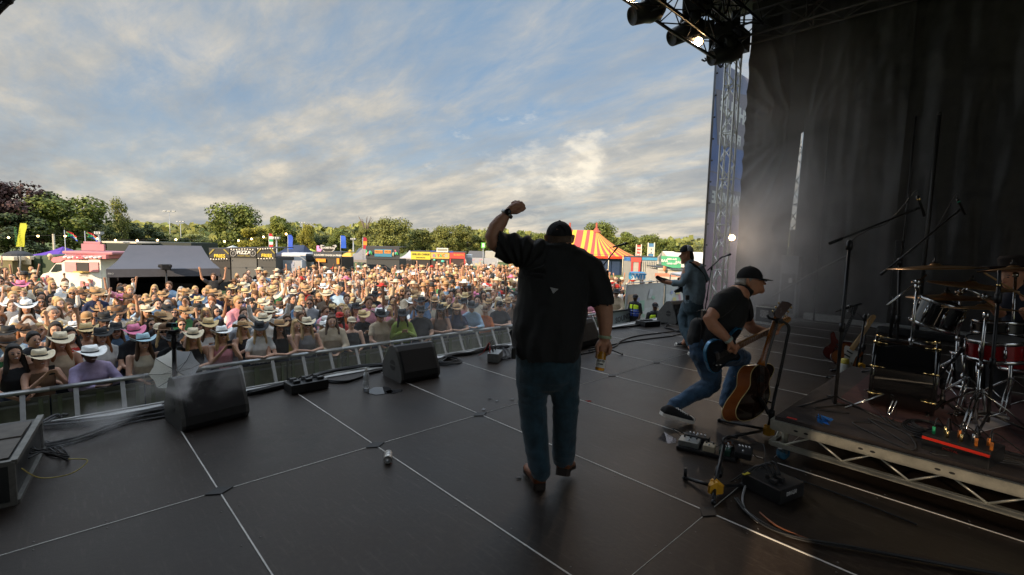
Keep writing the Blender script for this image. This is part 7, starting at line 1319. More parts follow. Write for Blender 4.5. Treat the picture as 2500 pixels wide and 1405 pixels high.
# ---- front-of-stage barrier
BY = 9.55
def barrier(x, label):
    b = thing('crowd_barrier', label, 'barrier', (x, BY, GZ), 'crowd barriers in front of the stage'); g = G(); g.box((x+.55, BY, GZ+.52), (1.08, .02, 1.02)); add('panel', g, mat('barrier sheet', (.24, .24, .19), .6, .2, .35, 5), b)
    g = G(); g.tube([(x, BY-.02, GZ+1.13), (x+1.1, BY-.02, GZ+1.13)], (.055, .035), 10, side=(0, 1, 0)); add('top_rail', g, mat('dull aluminium', (.30, .30, .295), .42, .6, .15, 10), b)
    g = G(); g.box((x+.55, BY-.04, GZ+.5), (1.05, .03, .03)); g.box((x+.55, BY-.04, GZ+.95), (1.05, .03, .03)); add('cross_rail', g, mat('dull aluminium', (.5, .5, .48)), b)
    for dx in (.1, .55, 1.0): g = G(); g.box((x+dx, BY-.045, GZ+.52), (.09 if dx == .55 else .05, .03, .98)); add('upright', g, mat('green grey upright', (.16, .18, .11), .6, .2, .2, 8), b)
    for dx in (.28, .82):
        g = G(); p0, p1 = Vector((x+dx, BY-.05, GZ+1.1)), Vector((x+dx, BY-.62, GZ+.04)); d = (p1-p0); L = d.length; M = Matrix((Vector((1, 0, 0)), d.normalized().cross(Vector((1, 0, 0))), d.normalized())).transposed().to_4x4(); g.box(None, (.058, .03, L), M=Matrix.Translation((p0+p1)/2) @ M); add('brace', g, mat('brace alloy', (.40, .38, .36), .5, .5, .15, 10), b)
    g = G(); g.box((x+.55, BY-.55, GZ+.025), (1.06, 1.25, .03)); add('foot_plate', g, mat('foot plate', (.14, .15, .08), .6, .4, .3, 6), b)
for k in range(-3, 10):
    x = -.16+k*1.1; ord_ = ('outermost left section, mostly out of view', 'section left of the flight case', 'section above the flight case', 'leftmost fully visible section', 'section under the man in the purple shirt', 'section behind the umbrella', 'section behind the large wedge monitor', 'section left of the water bottle', 'section behind the water bottle', 'section behind the middle wedge monitor', 'section just right of the middle wedge', 'section at the coiled cable', 'section left of the singer')[k+3]; barrier(x, 'aluminium crowd barrier, '+ord_)
for k, lb in ((10, 'section hidden behind the singer'), (11, 'section right of the singer, seen under his arm'), (12, 'last section before the printed scrim')): barrier(-.16+k*1.1, 'aluminium crowd barrier, '+lb)
ns_ = thing('banner', 'grey printed scrim reading NASHVILLE on the barrier end', 'banner', (13.2, 9.3, GZ)); xa, xb = 13.45, 15.3; g = G(); g.box(((xa+xb)/2, 9.25, GZ+.6), (xb-xa, .02, 1.15)); add('banner_cloth', g, C('pale blue grey scrim', (.30, .34, .37)), ns_); g = G(); g.box(((xa+xb)/2, 9.23, GZ+1.2), (xb-xa+.05, .05, .05)); add('rail', g, M_BLKM, ns_)
put_text('SOUND OF', .26, ((xa+xb)/2, 9.22, GZ+.95), (1, 0, .12), ZU, C('charcoal lettering', (.10, .10, .12)), ns_, bold=.008); put_text('NASHVILLE', .38, ((xa+xb)/2, 9.22, GZ+.62), (1, 0, .10), ZU, C('charcoal lettering', (.10, .10, .12)), ns_, bold=.012); put_text('FESTIVAL', .16, ((xa+xb)/2+.1, 9.22, GZ+.34), (1, 0, .10), ZU, C('charcoal lettering', (.10, .10, .12)), ns_, bold=.006)
# ---- festoon bulbs on catenary wires
fl = thing('festoon_lights', 'string of warm festoon bulbs hanging in front of the trees', 'string lights', Wp(300, 26)); fp = [(-20, 583), (25, 580.5), (97, 577), (163, 577), (240, 583), (285, 587), (338, 588), (387, 587), (432, 585.5), (550, 590), (584, 588), (616, 584), (645, 579), (700, 572)]
g = G(); g.tube([P4(x, y-1.5, 26) for x, y in fp], .008, 4); add('wire', g, M_RUB, fl)
for x, y in fp[1:]: g = G(); g.ball(P4(x, y, 26), .055, 8); add('bulb', g, mat('lit festoon bulb', (1, .8, .4), .4, 0, 0, emit=((1, .65, .25), 6)), fl)
# ================================================================ THE CROWD
random.seed(21)
MS = mat('person skin', (.5, .3, .2), .55, 0, .1, 20, obj=True); MC = mat('person cloth', (.5, .5, .5), .85, 0, .22, 9, obj=True); MH = mat('person hair', (.1, .06, .04), .7, 0, .4, 40, obj=True); MHT = mat('person hat', (.5, .4, .3), .85, 0, .15, 14, obj=True); M_SG = mat('sunglass', (.01, .01, .012), .15, 0, 0)
SH = 1.40
ARMS = {'lean': ((.25, -.16, 1.14), (.06, -.36, 1.16), .0), 'down': ((.25, .03, 1.12), (.23, -.08, .88), 0), 'phone': ((.24, -.20, 1.16), (.06, -.36, 1.42), 0), 'raise1': ((.30, -.06, 1.60), (.27, -.12, 1.88), 1), 'raise2': ((.34, -.05, 1.56), (.38, -.12, 1.86), 2), 'clap': ((.25, -.14, 1.14), (.03, -.30, 1.30), 0), 'hands': ((.23, -.12, 1.12), (.07, -.30, 1.02), 0)}
def arm_pts(pose, k):
    el, wr_, n_ = ARMS[pose]
    if n_ == 1 and k < 0: el, wr_, _ = ARMS['hands']
    s = Vector((.185*k, 0, SH-.01 if el[2] < 1.4 else SH+.02)); return s, Vector((el[0]*k, el[1], el[2])), Vector((wr_[0]*k, wr_[1], wr_[2]))
def pbody(pose, fem, vox):
    g = G(); sx = Vector((1, 0, 0)); limb(g, [(0, .012, 1.655), (0, .005, 1.60), (0, -.012, 1.545), (0, -.02, 1.515)], [(.066, .082), (.073, .09), (.064, .075), (.045, .055)], sx, 14); limb(g, [(0, -.090, 1.600), (0, -.108, 1.578)], [(.012, .014), (.018, .018)], sx, 8); limb(g, [(0, .015, 1.54), (0, .02, 1.42)], [.048, .056], sx)
    w = .155 if fem else .165; limb(g, [(0, .01, 1.37), (0, -.005, 1.22), (0, .01, 1.08), (0, .01, .95)], [(w, .10), (w*.88, .105), (w*.8, .10), (.165, .11)], sx, 14)
    for k in (-1, 1):
        s, e, h = arm_pts(pose, k); limb(g, [s, e], [.05, .038]); limb(g, [e, h], [.038, .026]); d = (h-e).normalized(); limb(g, [h, h+d*.07], [(.034, .02), (.04, .018)], sx, 8)
        for i in range(4): limb(g, [h+d*.07+sx*(i-1.5)*.019, h+d*(.125-.012*abs(i-1.4))+sx*(i-1.5)*.022+Vector((0, -.015, 0))], [.0095, .0085], None, 6)
        limb(g, [h+d*.02-sx*k*.025, h+d*.06-sx*k*.05], [.011, .009], None, 6); limb(g, [(.09*k, .01, .92), (.095*k, 0, .5), (.09*k, .02, .08)], [.08, .055, .04]); limb(g, [(.09*k, .04, .04), (.1*k, -.14, .035)], [.042, .036])
        limb(g, [(.073*k, .012, 1.60), (.075*k, .014, 1.575)], [(.008, .018), (.007, .014)], sx, 6)
    e = G()
    for k in (-1, 1): e.ball((.030*k, -.083, 1.612), (.018, .010, .010), 6, mi=1); e.ball((.032*k, -.085, 1.636), (.023, .010, .006), 6, mi=1)
    e.ball((0, -.086, 1.548), (.034, .010, .013), 8, mi=2); e.ball((0, -.092, 1.550), (.023, .007, .006), 8, mi=3); return blobmesh(g, vox, 'body', [MS, M_EYE, M_LIP, M_WHITE], 1, extra=e)
def ptop(pose, kind, vox):
    g = G(); sx = Vector((1, 0, 0)); w = {'tee': .2, 'tank': .172, 'shirt': .205, 'crop': .175}[kind]; z0 = 1.41 if kind in ('tee', 'shirt') else 1.34
    limb(g, [(0, .012, z0), (0, -.008, 1.24), (0, .01, 1.10), (0, .01, 1.0 if kind != 'crop' else 1.12)], [(w*(.92 if z0 > 1.4 else .98), .10 if z0 > 1.4 else .115), (w*.96, .128), (w*.92, .12), (w*.93, .125)], sx, 18)
    for k in (-1, 1):
        s, e, h = arm_pts(pose, k)
        if kind == 'tee': limb(g, [s-Vector((.02*k, 0, 0)), s.lerp(e, .55)], [.066, .06])
        elif kind == 'shirt': limb(g, [s-Vector((.02*k, 0, 0)), e], [.068, .056]); limb(g, [e, e.lerp(h, .8)], [.056, .042])
        else: limb(g, [(.09*k, .02, 1.43), (.10*k, -.07, 1.33)], [(.022, .03), (.022, .03)]); limb(g, [(.09*k, .03, 1.43), (.1*k, .08, 1.3)], [(.02, .025), (.02, .025)])
    return blobmesh(g, vox, 'top', [MC], 1, disp=wr(.004, 14, 14, 2))
def ptrous(vox):
    g = G(); sx = Vector((1, 0, 0)); limb(g, [(0, .01, 1.0), (0, .01, .9)], [(.175, .125), (.18, .13)], sx)
    for k in (-1, 1): limb(g, [(.09*k, .01, .9), (.095*k, 0, .5), (.09*k, .02, .12)], [.095, .072, .06])
    return blobmesh(g, vox, 'trousers', [MC], 1)
def phair(kind, vox):
    g = G(); sx = Vector((1, 0, 0)); limb(g, [(0, .028, 1.672), (0, .04, 1.61)], [(.080, .090), (.083, .072)], sx, 14); limb(g, [(0, -.03, 1.70), (0, .03, 1.71)], [(.062, .03), (.066, .05)], sx, 12)
    limb(g, [(.072, .0, 1.66), (.076, .02, 1.60)], [.022, .018]); limb(g, [(-.072, .0, 1.66), (-.076, .02, 1.60)], [.022, .018])
    if kind != 'short':
        limb(g, [(0, .055, 1.6), (0, .075, 1.48), (0, .07, 1.36)], [(.085, .05), (.095, .045), (.085, .035)], sx)
        for k in (-1, 1): limb(g, [(.07*k, .0, 1.62), (.085*k, -.02, 1.5), (.10*k, -.055, 1.38), (.10*k, -.07, 1.27)], [.028, .034, .036, .02])
    if kind == 'updo': limb(g, [(0, .05, 1.74), (0, .05, 1.76)], [.045, .045])
    return blobmesh(g, vox, 'hair', [MH], 1)
def phat(kind):
    g = G(); c = Vector((0, .005, 1.665)); n_ = 28
    if kind == 'cowboy':
        prof = [(.085, -.01, 0), (.092, .0, 0), (.13, .0, .3), (.17, .0, .75), (.195, .0, 1.0), (.196, -.004, 1.0), (.17, -.006, .75), (.1, -.008, 0)]
        for (r, z, cu) in prof:
            for j in range(n_): a = 2*math.pi*j/n_; x = r*math.cos(a)*1.0; y = r*math.sin(a)*1.12; g.v.append(c+Vector((x*(1-.12*cu), y, z+cu*(.065*math.cos(a)**4-.028*abs(math.sin(a))**3))))
        k = len(prof)
        for i in range(k-1):
            for j in range(n_): g.f.append([i*n_+j, i*n_+(j+1) % n_, (i+1)*n_+(j+1) % n_, (i+1)*n_+j]); g.mi.append(0); g.sm.append(True)
        o = len(g.v)
        for r, z in ((.090, -.005), (.088, .04), (.083, .09), (.070, .115), (.045, .112), (.001, .100)):
            for j in range(n_): a = 2*math.pi*j/n_; g.v.append(c+Vector((r*math.cos(a)*(1-.22*max(0, -math.sin(a))*(z > .06)), r*math.sin(a)*1.18, z-.022*(z > .1)*abs(math.sin(a)) - .016*(z > .1)*(1-abs(math.cos(a))))))
        for i in range(5):
            for j in range(n_): g.f.append([o+i*n_+j, o+i*n_+(j+1) % n_, o+(i+1)*n_+(j+1) % n_, o+(i+1)*n_+j]); g.mi.append(0); g.sm.append(True)
        g.lathe([(.0915, .002), (.0925, .004), (.0905, .024), (.0895, .024)], c, ZU, n_, mi=1)
        for v in g.v[-4*n_:]: v.y = c.y+(v.y-c.y)*1.17
    else:
        g.lathe([(.084, -.02), (.086, .02), (.078, .055), (.05, .082), (.001, .09)], c, ZU, 20)
        for v in g.v: v.y = c.y+(v.y-c.y)*1.14
        pts = []
        for s in (0, 1): pts.append([c+Vector((.078*math.cos(a), -.085*1.0-.085*math.sin(a)*1.0, -.012-.012*math.sin(a)+.004*s)) for a in [math.pi*i/10 for i in range(11)]])
        g.add(pts[0]+pts[1], [list(range(11)), [11+i for i in range(11)][::-1]])
    me = g.mesh('hat', [MHT, M_BLK]); return me
POS = list(ARMS); V1 = .019
BODY = {(p, f): pbody(p, f, V1) for p in POS for f in (0, 1)}
TOPS = {(p, k): ptop(p, k, V1) for p in POS for k in ('tee', 'tank', 'shirt')}
TR = ptrous(.03); HAIR = {k: phair(k, .016) for k in ('short', 'long', 'updo')}; HATM = {k: phat(k) for k in ('cowboy', 'cap')}
g = G()
for k in (-1, 1): g.ball((.034*k, -.094, 1.612), (.028, .010, .019), 8)
g.box((0, -.10, 1.617), (.03, .006, .006)); g.tube([(-.06, -.075, 1.617), (-.075, .0, 1.612)], .003, 4); g.tube([(.06, -.075, 1.617), (.075, .0, 1.612)], .003, 4); SGM = g.mesh('sunglasses', M_SG)
g = G(); g.box((.0, -.405, 1.49), (.075, .009, .15), bev=.004); PHM = g.mesh('phone', M_BLK)
TOPC = {'white': (.72, .70, .66), 'black': (.018, .018, .02), 'navy': (.02, .03, .08), 'denim blue': (.10, .18, .30), 'pink': (.65, .28, .33), 'red': (.5, .04, .03), 'beige': (.48, .38, .26), 'green': (.06, .22, .08), 'light blue': (.32, .45, .58), 'grey': (.25, .25, .26), 'yellow': (.65, .48, .08), 'lilac': (.40, .32, .48), 'brown': (.16, .09, .05), 'cream': (.62, .55, .42), 'orange': (.65, .18, .04)}
HATC = {'cream': (.66, .55, .38), 'tan': (.40, .24, .11), 'white': (.76, .74, .70), 'black': (.02, .02, .02), 'brown': (.13, .065, .03), 'pink': (.70, .20, .32), 'red': (.5, .03, .02), 'straw': (.58, .42, .20)}
HC = {'blonde': (.46, .30, .13), 'brown': (.09, .045, .02), 'dark': (.02, .014, .01), 'ginger': (.26, .09, .025), 'grey': (.32, .30, .27)}
SK = [(.58, .33, .22), (.52, .28, .18), (.62, .38, .27), (.45, .23, .14), (.55, .30, .19), (.10, .05, .03), (.30, .16, .09)]
NP = [0]
def mk(parent, name, me, col):
    o = bpy.data.objects.new(name, me); COL.objects.link(o); o.parent = parent; o.color = (*col, 1); return o
PROTO = {}
def put_person(x, y, rot, sc, fem, pose, top, topc, hair, hairc, hat, hatc, sg, skin, label, z=GZ, phone=False, trc=(.03, .04, .07), wide=1.0):
    key = (fem, pose, top, hair, hat, sg)
    if key not in PROTO:
        p = bpy.data.objects.new('person', None); p.empty_display_size = .2; COL.objects.link(p); PROTO[key] = p
        mk(p, 'body', BODY[(pose, fem)], skin); mk(p, 'top', TOPS[(pose, top)], (1, 1, 1)); mk(p, 'trousers', TR, (1, 1, 1)); mk(p, 'hair', HAIR[hair], (1, 1, 1))
        if hat: mk(p, 'hat', HATM[hat], (1, 1, 1))
        if sg: mk(p, 'sunglasses', SGM, (0, 0, 0))
        r = p
    else: r = copy_tree(PROTO[key])
    for ch in r.children:
        n_ = ch.name.split('.')[0]; c = {'body': skin, 'top': topc, 'trousers': trc, 'hair': hairc, 'hat': hatc or (1, 1, 1), 'sunglasses': (0, 0, 0)}[n_]; ch.color = (*c, 1)
    hh = [c for c in r.children if c.name.startswith('hat')]
    if hh: a_ = random.uniform(-.16, .10); hh[0].rotation_euler = (a_, random.uniform(-.08, .08), 0); hs_ = random.uniform(.86, .98); hh[0].location = Vector((0, 0, 1.66))-hh[0].rotation_euler.to_matrix() @ Vector((0, 0, 1.66))
    r.location = (x, y, z); r.rotation_euler = (0, 0, rot); r.scale = (sc*wide, sc*wide, sc); tag(r, label, 'person', 'people in the crowd')
    if phone:
        o = bpy.data.objects.new('phone', PHM); COL.objects.link(o); o.location = (x, y, z); o.rotation_euler = (0, 0, rot); o.scale = (sc, sc, sc); tag(o, 'phone held up by the '+label[:60].rsplit(' ', 1)[0], 'phone', 'phones held up in the crowd')
    return r
CNT = Vector((2.5, 1.0))
def face_rot(x, y, j=.25): d = Vector((CNT.x-x, CNT.y-y)); return math.atan2(d.y, d.x)+math.pi/2+random.uniform(-j, j)
taken = []
# front row, one by one (px of the head, head height shift, look)
FR = [(22, .0, 1, 'hands', 'tank', 'black', 'long', 'dark', None, None, 0, 1, 'dark haired woman in black at the very left edge behind the barrier', 0, 1),
 (85, -.14, 1, 'phone', 'tank', 'brown', 'short', 'brown', 'cowboy', 'cream', 0, 1, 'woman in cream cowboy hat bending over the barrier to film with a phone', 1, 1.05),
 (212, -.16, 0, 'lean', 'shirt', 'lilac', 'short', 'dark', 'cowboy', 'white', 0, 5, 'bearded man in purple shirt and white cowboy hat leaning on the barrier', 0, 1.25),
 (345, -.04, 1, 'hands', 'tank', 'cream', 'long', 'brown', 'cowboy', 'lightblue', 0, 0, 'smiling woman in light blue cowboy hat and cream top at the barrier', 0, 1.05),
 (418, -.05, 0, 'phone', 'tee', 'black', 'short', 'dark', 'cowboy', 'black', 1, 3, 'person in black hat and black shirt half hidden by the camera pole', 1, 1),
 (468, -.02, 1, 'lean', 'tank', 'black', 'long', 'blonde', 'cowboy', 'cream', 1, 4, 'blonde woman in cream hat and black top right of the camera pole', 0, .95),
 (540, -.03, 1, 'phone', 'tank', 'pink', 'long', 'blonde', 'cowboy', 'white', 1, 4, 'blonde woman in white hat and pink top filming above the large wedge', 1, 1),
 (633, .0, 1, 'lean', 'tee', 'white', 'long', 'blonde', 'cowboy', 'black', 0, 0, 'blonde woman in black hat and white puff sleeves leaning on the barrier', 0, .95),
 (682, .0, 1, 'lean', 'tank', 'black', 'long', 'dark', 'cowboy', 'tan', 0, 1, 'dark haired woman in tan hat next to the blonde in white sleeves', 0, 1),
 (750, .0, 1, 'lean', 'tank', 'grey', 'long', 'blonde', 'cowboy', 'cream', 1, 1, 'woman in cream hat and grey crop top leaning on the barrier', 0, 1),
 (812, .03, 1, 'hands', 'shirt', 'beige', 'updo', 'brown', None, None, 0, 0, 'woman with hair tied up in beige crochet jumper at the barrier', 0, 1.15),
 (860, -.06, 1, 'hands', 'tank', 'black', 'short', 'brown', 'cap', 'cream', 0, 0, 'woman in cream cap and black vest top looking down at a pink phone', 0, 1.05),
 (932, .04, 0, 'raise1', 'tee', 'beige', 'short', 'dark', 'cowboy', 'black', 1, 1, 'bearded man in black hat and beige tee raising one arm at the barrier', 0, 1.08),
 (985, .0, 1, 'clap', 'shirt', 'green', 'long', 'dark', 'cowboy', 'black', 0, 3, 'person in lime green shirt with hands together at the barrier', 0, 1.05),
 (1030, .05, 1, 'hands', 'tee', 'black', 'short', 'dark', 'cowboy', 'black', 1, 0, 'woman in black hat and black tee behind the middle wedge', 0, 1.1),
 (1078, .04, 1, 'lean', 'tank', 'brown', 'long', 'brown', 'cowboy', 'black', 1, 3, 'woman in wide black hat and brown top behind the middle wedge', 0, 1),
 (1118, .02, 1, 'lean', 'tee', 'navy', 'long', 'brown', 'cowboy', 'tan', 0, 1, 'woman in tan hat and navy tee leaning on the barrier', 0, 1.05),
 (1155, .05, 0, 'lean', 'shirt', 'light blue', 'short', 'brown', 'cowboy', 'black', 0, 1, 'man in black hat and pale blue shirt leaning on the barrier', 0, 1.05),
 (1189, -.12, 1, 'lean', 'shirt', 'orange', 'short', 'blonde', 'cowboy', 'brown', 1, 0, 'short person in brown hat and orange top at the barrier', 0, .9),
 (1224, .0, 0, 'lean', 'tee', 'black', 'short', 'dark', 'cap', 'black', 0, 0, 'bearded man in black cap and black tee beside the singer shirt', 0, 1.12),
 (1262, .0, 1, 'lean', 'shirt', 'brown', 'long', 'brown', 'cowboy', 'brown', 0, 1, 'person in brown hat at the barrier partly hidden by the singer', 0, 1),
 (1443, .0, 1, 'lean', 'shirt', 'pink', 'long', 'brown', None, None, 0, 0, 'person seen between the singer body and his right sleeve', 0, 1),
 (1508, .06, 0, 'hands', 'shirt', 'beige', 'short', 'brown', 'cowboy', 'black', 1, 0, 'man in black hat with beige sleeves right of the singer', 0, 1.1)]
HATC['lightblue'] = (.35, .48, .52)
for (px, dz, fem, pose, top, tc_, hair, hc, hat, htc, sg, sk, lab, ph_, wd) in FR:
    q = yp(px, 700, 9.83); x = q.x; col = (.28, .36, .06) if 'lime' in lab else TOPC[tc_]
    put_person(x, 9.88, face_rot(x, 9.9, .1), 1.0+dz*.55+.02, fem, pose, top, col, hair, HC[hc], hat, HATC.get(htc), sg, SK[sk], lab, phone=ph_, wide=wd); taken.append((x, 9.88))
SR = [(10, 9.35, 1, 'hands', 'tank', 'green', 'short', 'ginger', 'cowboy', 'brown', 1, 0, 'smiling woman in green top, brown hat and sunglasses at far left'), (75, 9.75, 0, 'down', 'tee', 'black', 'short', 'dark', None, None, 0, 0, 'tall dark haired man in black tee looking aside'), (138, 9.3, 1, 'hands', 'tank', 'beige', 'long', 'ginger', 'cowboy', 'cream', 0, 1, 'woman in wide cream hat and beige sleeveless top'), (165, 9.9, 1, 'down', 'tank', 'red', 'long', 'dark', None, None, 1, 1, 'dark haired woman with sunglasses and a wide smile'),
 (240, 9.45, 1, 'hands', 'tee', 'white', 'long', 'ginger', 'cowboy', 'black', 0, 0, 'red haired woman in black hat and white off shoulder top'), (278, 9.9, 1, 'down', 'shirt', 'denim blue', 'long', 'brown', 'cowboy', 'black', 0, 1, 'long haired woman in black hat and denim shirt'), (322, 9.5, 0, 'hands', 'tee', 'black', 'short', 'dark', 'cowboy', 'pink', 0, 0, 'bearded man in bright pink cowboy hat and black tee'), (205, 10.1, 0, 'down', 'tank', 'beige', 'short', 'blonde', 'cowboy', 'straw', 1, 3, 'sunburnt person in straw hat and sunglasses in the third row'), (505, 9.6, 1, 'clap', 'tank', 'white', 'long', 'brown', 'cowboy', 'straw', 0, 1, 'woman in straw hat above the blonde right of the camera pole'), (590, 9.8, 0, 'down', 'shirt', 'grey', 'short', 'dark', None, None, 0, 1, 'dark haired man with stubble in the second row'), (640, 9.7, 0, 'down', 'shirt', 'white', 'short', 'brown', 'cowboy', 'cream', 0, 0, 'man in large cream cowboy hat and white shirt in the second row')]
for (px, Y, fem, pose, top, tc_, hair, hc, hat, htc, sg, sk, lab) in SR:
    Y += 1.1; q = yp(px, 700, Y); put_person(q.x, Y, face_rot(q.x, Y, .2), 1.03, fem, pose, top, TOPC[tc_], hair, HC[hc], hat, HATC.get(htc), sg, SK[sk], lab); taken.append((q.x, Y))
# raised above the others
for (px, y, D, fem, pose, top, tc_, hair, hc, hat, htc, sc, lab) in ((525, 665, 16.5, 0, 'raise2', 'tee', 'black', 'short', 'brown', None, None, 1.1, 'man in black tee high above the crowd with both arms up'), (612, 672, 19, 0, 'raise1', 'tee', 'grey', 'short', 'brown', None, None, 1.08, 'man in grey tee above the crowd pointing up'), (742, 672, 18.5, 1, 'raise2', 'tank', 'black', 'long', 'brown', None, None, 1.08, 'long haired woman sitting on shoulders with arms spread'), (712, 690, 19, 1, 'raise2', 'tee', 'white', 'long', 'blonde', 'cowboy', 'cream', 1.0, 'blonde woman in white raised above the crowd beside the long haired woman'), (300, 690, 14, 1, 'raise2', 'tee', 'pink', 'short', 'brown', None, None, 1.05, 'person in pink raising both hands in front of the grey gazebo')):
    D *= 1.12; p = Wp(px, D); zt = zo(px, y, D); put_person(p.x, p.y, face_rot(p.x, p.y), sc, fem, pose, top, TOPC[tc_], hair, HC[hc], hat, HATC.get(htc), 0, SK[1], lab, z=zt-1.76*sc); taken.append((p.x, p.y))
# the rest: rows behind, random looks
ORD = 'first second third fourth fifth sixth seventh eighth ninth tenth eleventh twelfth thirteenth fourteenth fifteenth sixteenth seventeenth eighteenth nineteenth twentieth'.split()
TENS = ['', '', 'twenty', 'thirty', 'forty', 'fifty', 'sixty']
def ordw(n): return ORD[n-1] if n <= 20 else (TENS[n//10]+'-'+ORD[n % 10-1] if n % 10 else TENS[n//10][:-1]+'ieth')
def dmax(x):      # how deep the crowd reaches at a picture column
    return np.interp(x, [-150, 0, 84, 96, 245, 560, 575, 660, 800, 1000, 1150, 1250, 1400, 1500, 1545, 1700], [23.5, 23.5, 22, 17, 15.6, 15.8, 23.5, 25, 29, 33.5, 37, 38, 37, 30, 25, 25])
cands = []; row = 0; Y = 10.38
while Y < 56:
    row += 1; sp = .43+.004*(Y-9)*3; x = -16+random.uniform(0, .4)
    while x < 48:
        X_, Y_ = x+random.uniform(-.13, .13), Y+random.uniform(-.14, .14); px, py, dep = proj((X_, Y_, .1)); x += sp*random.uniform(.85, 1.2)
        if dep < 6 or px < -110 or px > 1600 or dep > dmax(px): continue
        if px > 1520 and (dep < 22 or random.random() < .65): continue
        if px > 1515-(dep-15)*3 and dep > 25: continue
        if X_ > 15.4 and Y_ < 10.9: continue
        if any((X_-a)**2+(Y_-b)**2 < .135 for a, b in taken): continue
        if dep > 13 and random.random() < .08: continue
        cands.append((dep, X_, Y_, px, row)); taken.append((X_, Y_)) if dep < 13.5 else None
    Y += .49+.012*(row)
def vis(c): return -12 < c[3] < 1250 or 1432 < c[3] < 1600
cands.sort(key=lambda c: c[0]); nfix = len(FR)+len(SR)+5; ind = [c for c in cands if vis(c)][:298-nfix]; iset = set(id(c) for c in ind); rest = [c for c in cands if id(c) not in iset and not (c[0] < ind[-1][0]*.0)]
ind.sort(key=lambda c: (c[4], c[3])); cnt = {}
def look():
    fem = random.random() < .6; hat = random.choices(['cowboy', 'cap', None], [.31, .12, .57])[0]
    topc = random.choices(list(TOPC), [18, 24, 9, 9, 4, 3, 9, 2, 5, 7, 2, 3, 6, 9, 1.5])[0]; hatc = random.choices(list(HATC)[:8], [16, 24, 12, 18, 18, 2, 1.5, 17])[0]
    hair = random.choices(['long', 'updo', 'short'], [.75, .1, .15])[0] if fem else 'short'; hairc = random.choices(list(HC), [28, 34, 24, 6, 8])[0]; pose = random.choices(['down', 'hands', 'clap', 'phone', 'raise1', 'raise2'], [38, 20, 17, 12, 10, 5])[0]
    top = random.choices(['tee', 'tank', 'shirt'], [.4, .42, .18] if fem else [.6, .08, .32])[0]; return fem, hat, topc, hatc, hair, hairc, pose, top, random.random() < .38, random.choices(SK, [20, 20, 18, 14, 20, 5, 4])[0]
PN = {'down': '', 'hands': '', 'clap': ', clapping', 'phone': ', filming', 'raise1': ', one arm up', 'raise2': ', both arms up'}; TN = {'tee': 'tee', 'tank': 'vest', 'shirt': 'shirt'}
rows_used = sorted(set(c[4] for c in ind))
for (dep, X_, Y_, px, row) in ind:
    fem, hat, topc, hatc, hair, hairc, pose, top, sg, skin = look(); k = cnt[row] = cnt.get(row, 0)+1; sc = random.gauss(1.0 if fem else 1.06, .045)
    a = '%s %s' % (hatc, 'hat' if hat == 'cowboy' else 'cap') if hat else '%s-haired' % hairc
    lab = ('%s and %s %s%s, %s from left in %s row behind barrier' % ('person in '+a, topc, TN[top], PN[pose], ordw(k), ordw(row))) if hat else ('%s person in %s %s%s, %s from left in %s row behind barrier' % (a, topc, TN[top], PN[pose], ordw(k), ordw(row)))
    lab = lab.replace('  ', ' ')
    if len(lab.split()) > 16: lab = lab.replace(' behind barrier', '')
    if len(lab.split()) > 16: lab = lab.replace('person in ', '', 1)
    put_person(X_, Y_, face_rot(X_, Y_, .45), sc, fem, pose, top, TOPC[topc], hair, HC[hairc], hat, HATC[hatc], sg, skin, lab, trc=random.choice(((.03, .04, .07), (.015, .015, .015), (.1, .14, .2), (.4, .36, .3))))
# everyone farther back is one mass of simpler figures with colours per vertex
def lowfig(pose, fem):
    g = G(); sx = Vector((1, 0, 0)); pc = []
    def part(c, f): o = len(g.v); f(); pc.extend([c]*(len(g.v)-o))
    part(0, lambda: g.ball((0, 0, 1.59), (.078, .092, .105), 8)); part(0, lambda: g.cyl((0, .01, 1.5), (0, .01, 1.38), .05, n=6)); part(1, lambda: g.tube([(0, 0, 1.44), (0, 0, 1.38), (0, -.01, 1.2), (0, 0, .98)], [(.07, .05), (.19, .09), (.175, .115), (.165, .11)], 8, side=sx)); part(3, lambda: g.tube([(0, 0, 1.0), (0, 0, .5), (0, 0, .02)], [(.17, .12), (.14, .08), (.12, .07)], 6, side=sx))
    for k in (-1, 1): s, e, h = arm_pts(pose, k); part(1 if not fem else 0, lambda: g.tube([s, s.lerp(e, .6)], [.058, .052], 5)); part(0, lambda: g.tube([s.lerp(e, .5), e, h, h+(h-e).normalized()*.1], [.044, .038, .027, .034], 5))
    part(2, lambda: g.ball((0, .035, 1.625), (.084, .085, .092), 8))
    if fem:
        part(2, lambda: g.tube([(0, .06, 1.6), (0, .075, 1.45), (0, .07, 1.32)], [(.085, .05), (.1, .04), (.07, .02)], 6, side=sx))
        for k in (-1, 1): part(2, lambda: g.tube([(.075*k, -.01, 1.62), (.09*k, -.04, 1.45), (.09*k, -.06, 1.33)], .03, 5))
    return g, pc
def lowhat(kind):
    g = G()
    if kind: g.lathe([(.09, 0), (.15, .0), (.20, .02), (.2, .012), (.14, -.012), (.09, -.01)], (0, .005, 1.665), ZU, 12); g.lathe([(.095, 0), (.088, .08), (.06, .115), (.001, .10)], (0, .005, 1.665), ZU, 10)
    return g
LF = {}
for p in ('down', 'raise1', 'raise2', 'clap', 'phone'):
    for f in (0, 1):
        for h in (0, 1):
            g, pc = lowfig(p, f)
            if h: gh = lowhat(1); g.add(gh.v, gh.f, smooth=True); pc += [4]*len(gh.v)
            o = len(g.v); g.ball((0, -.088, 1.607), (.06, .012, .016), 6); pc += [5]*(len(g.v)-o)
            LF[(p, f, h)] = (np.array([tuple(v) for v in g.v], 'f'), g.f, np.array(pc))
Vs, Fs, Cs, off = [], [], [], 0
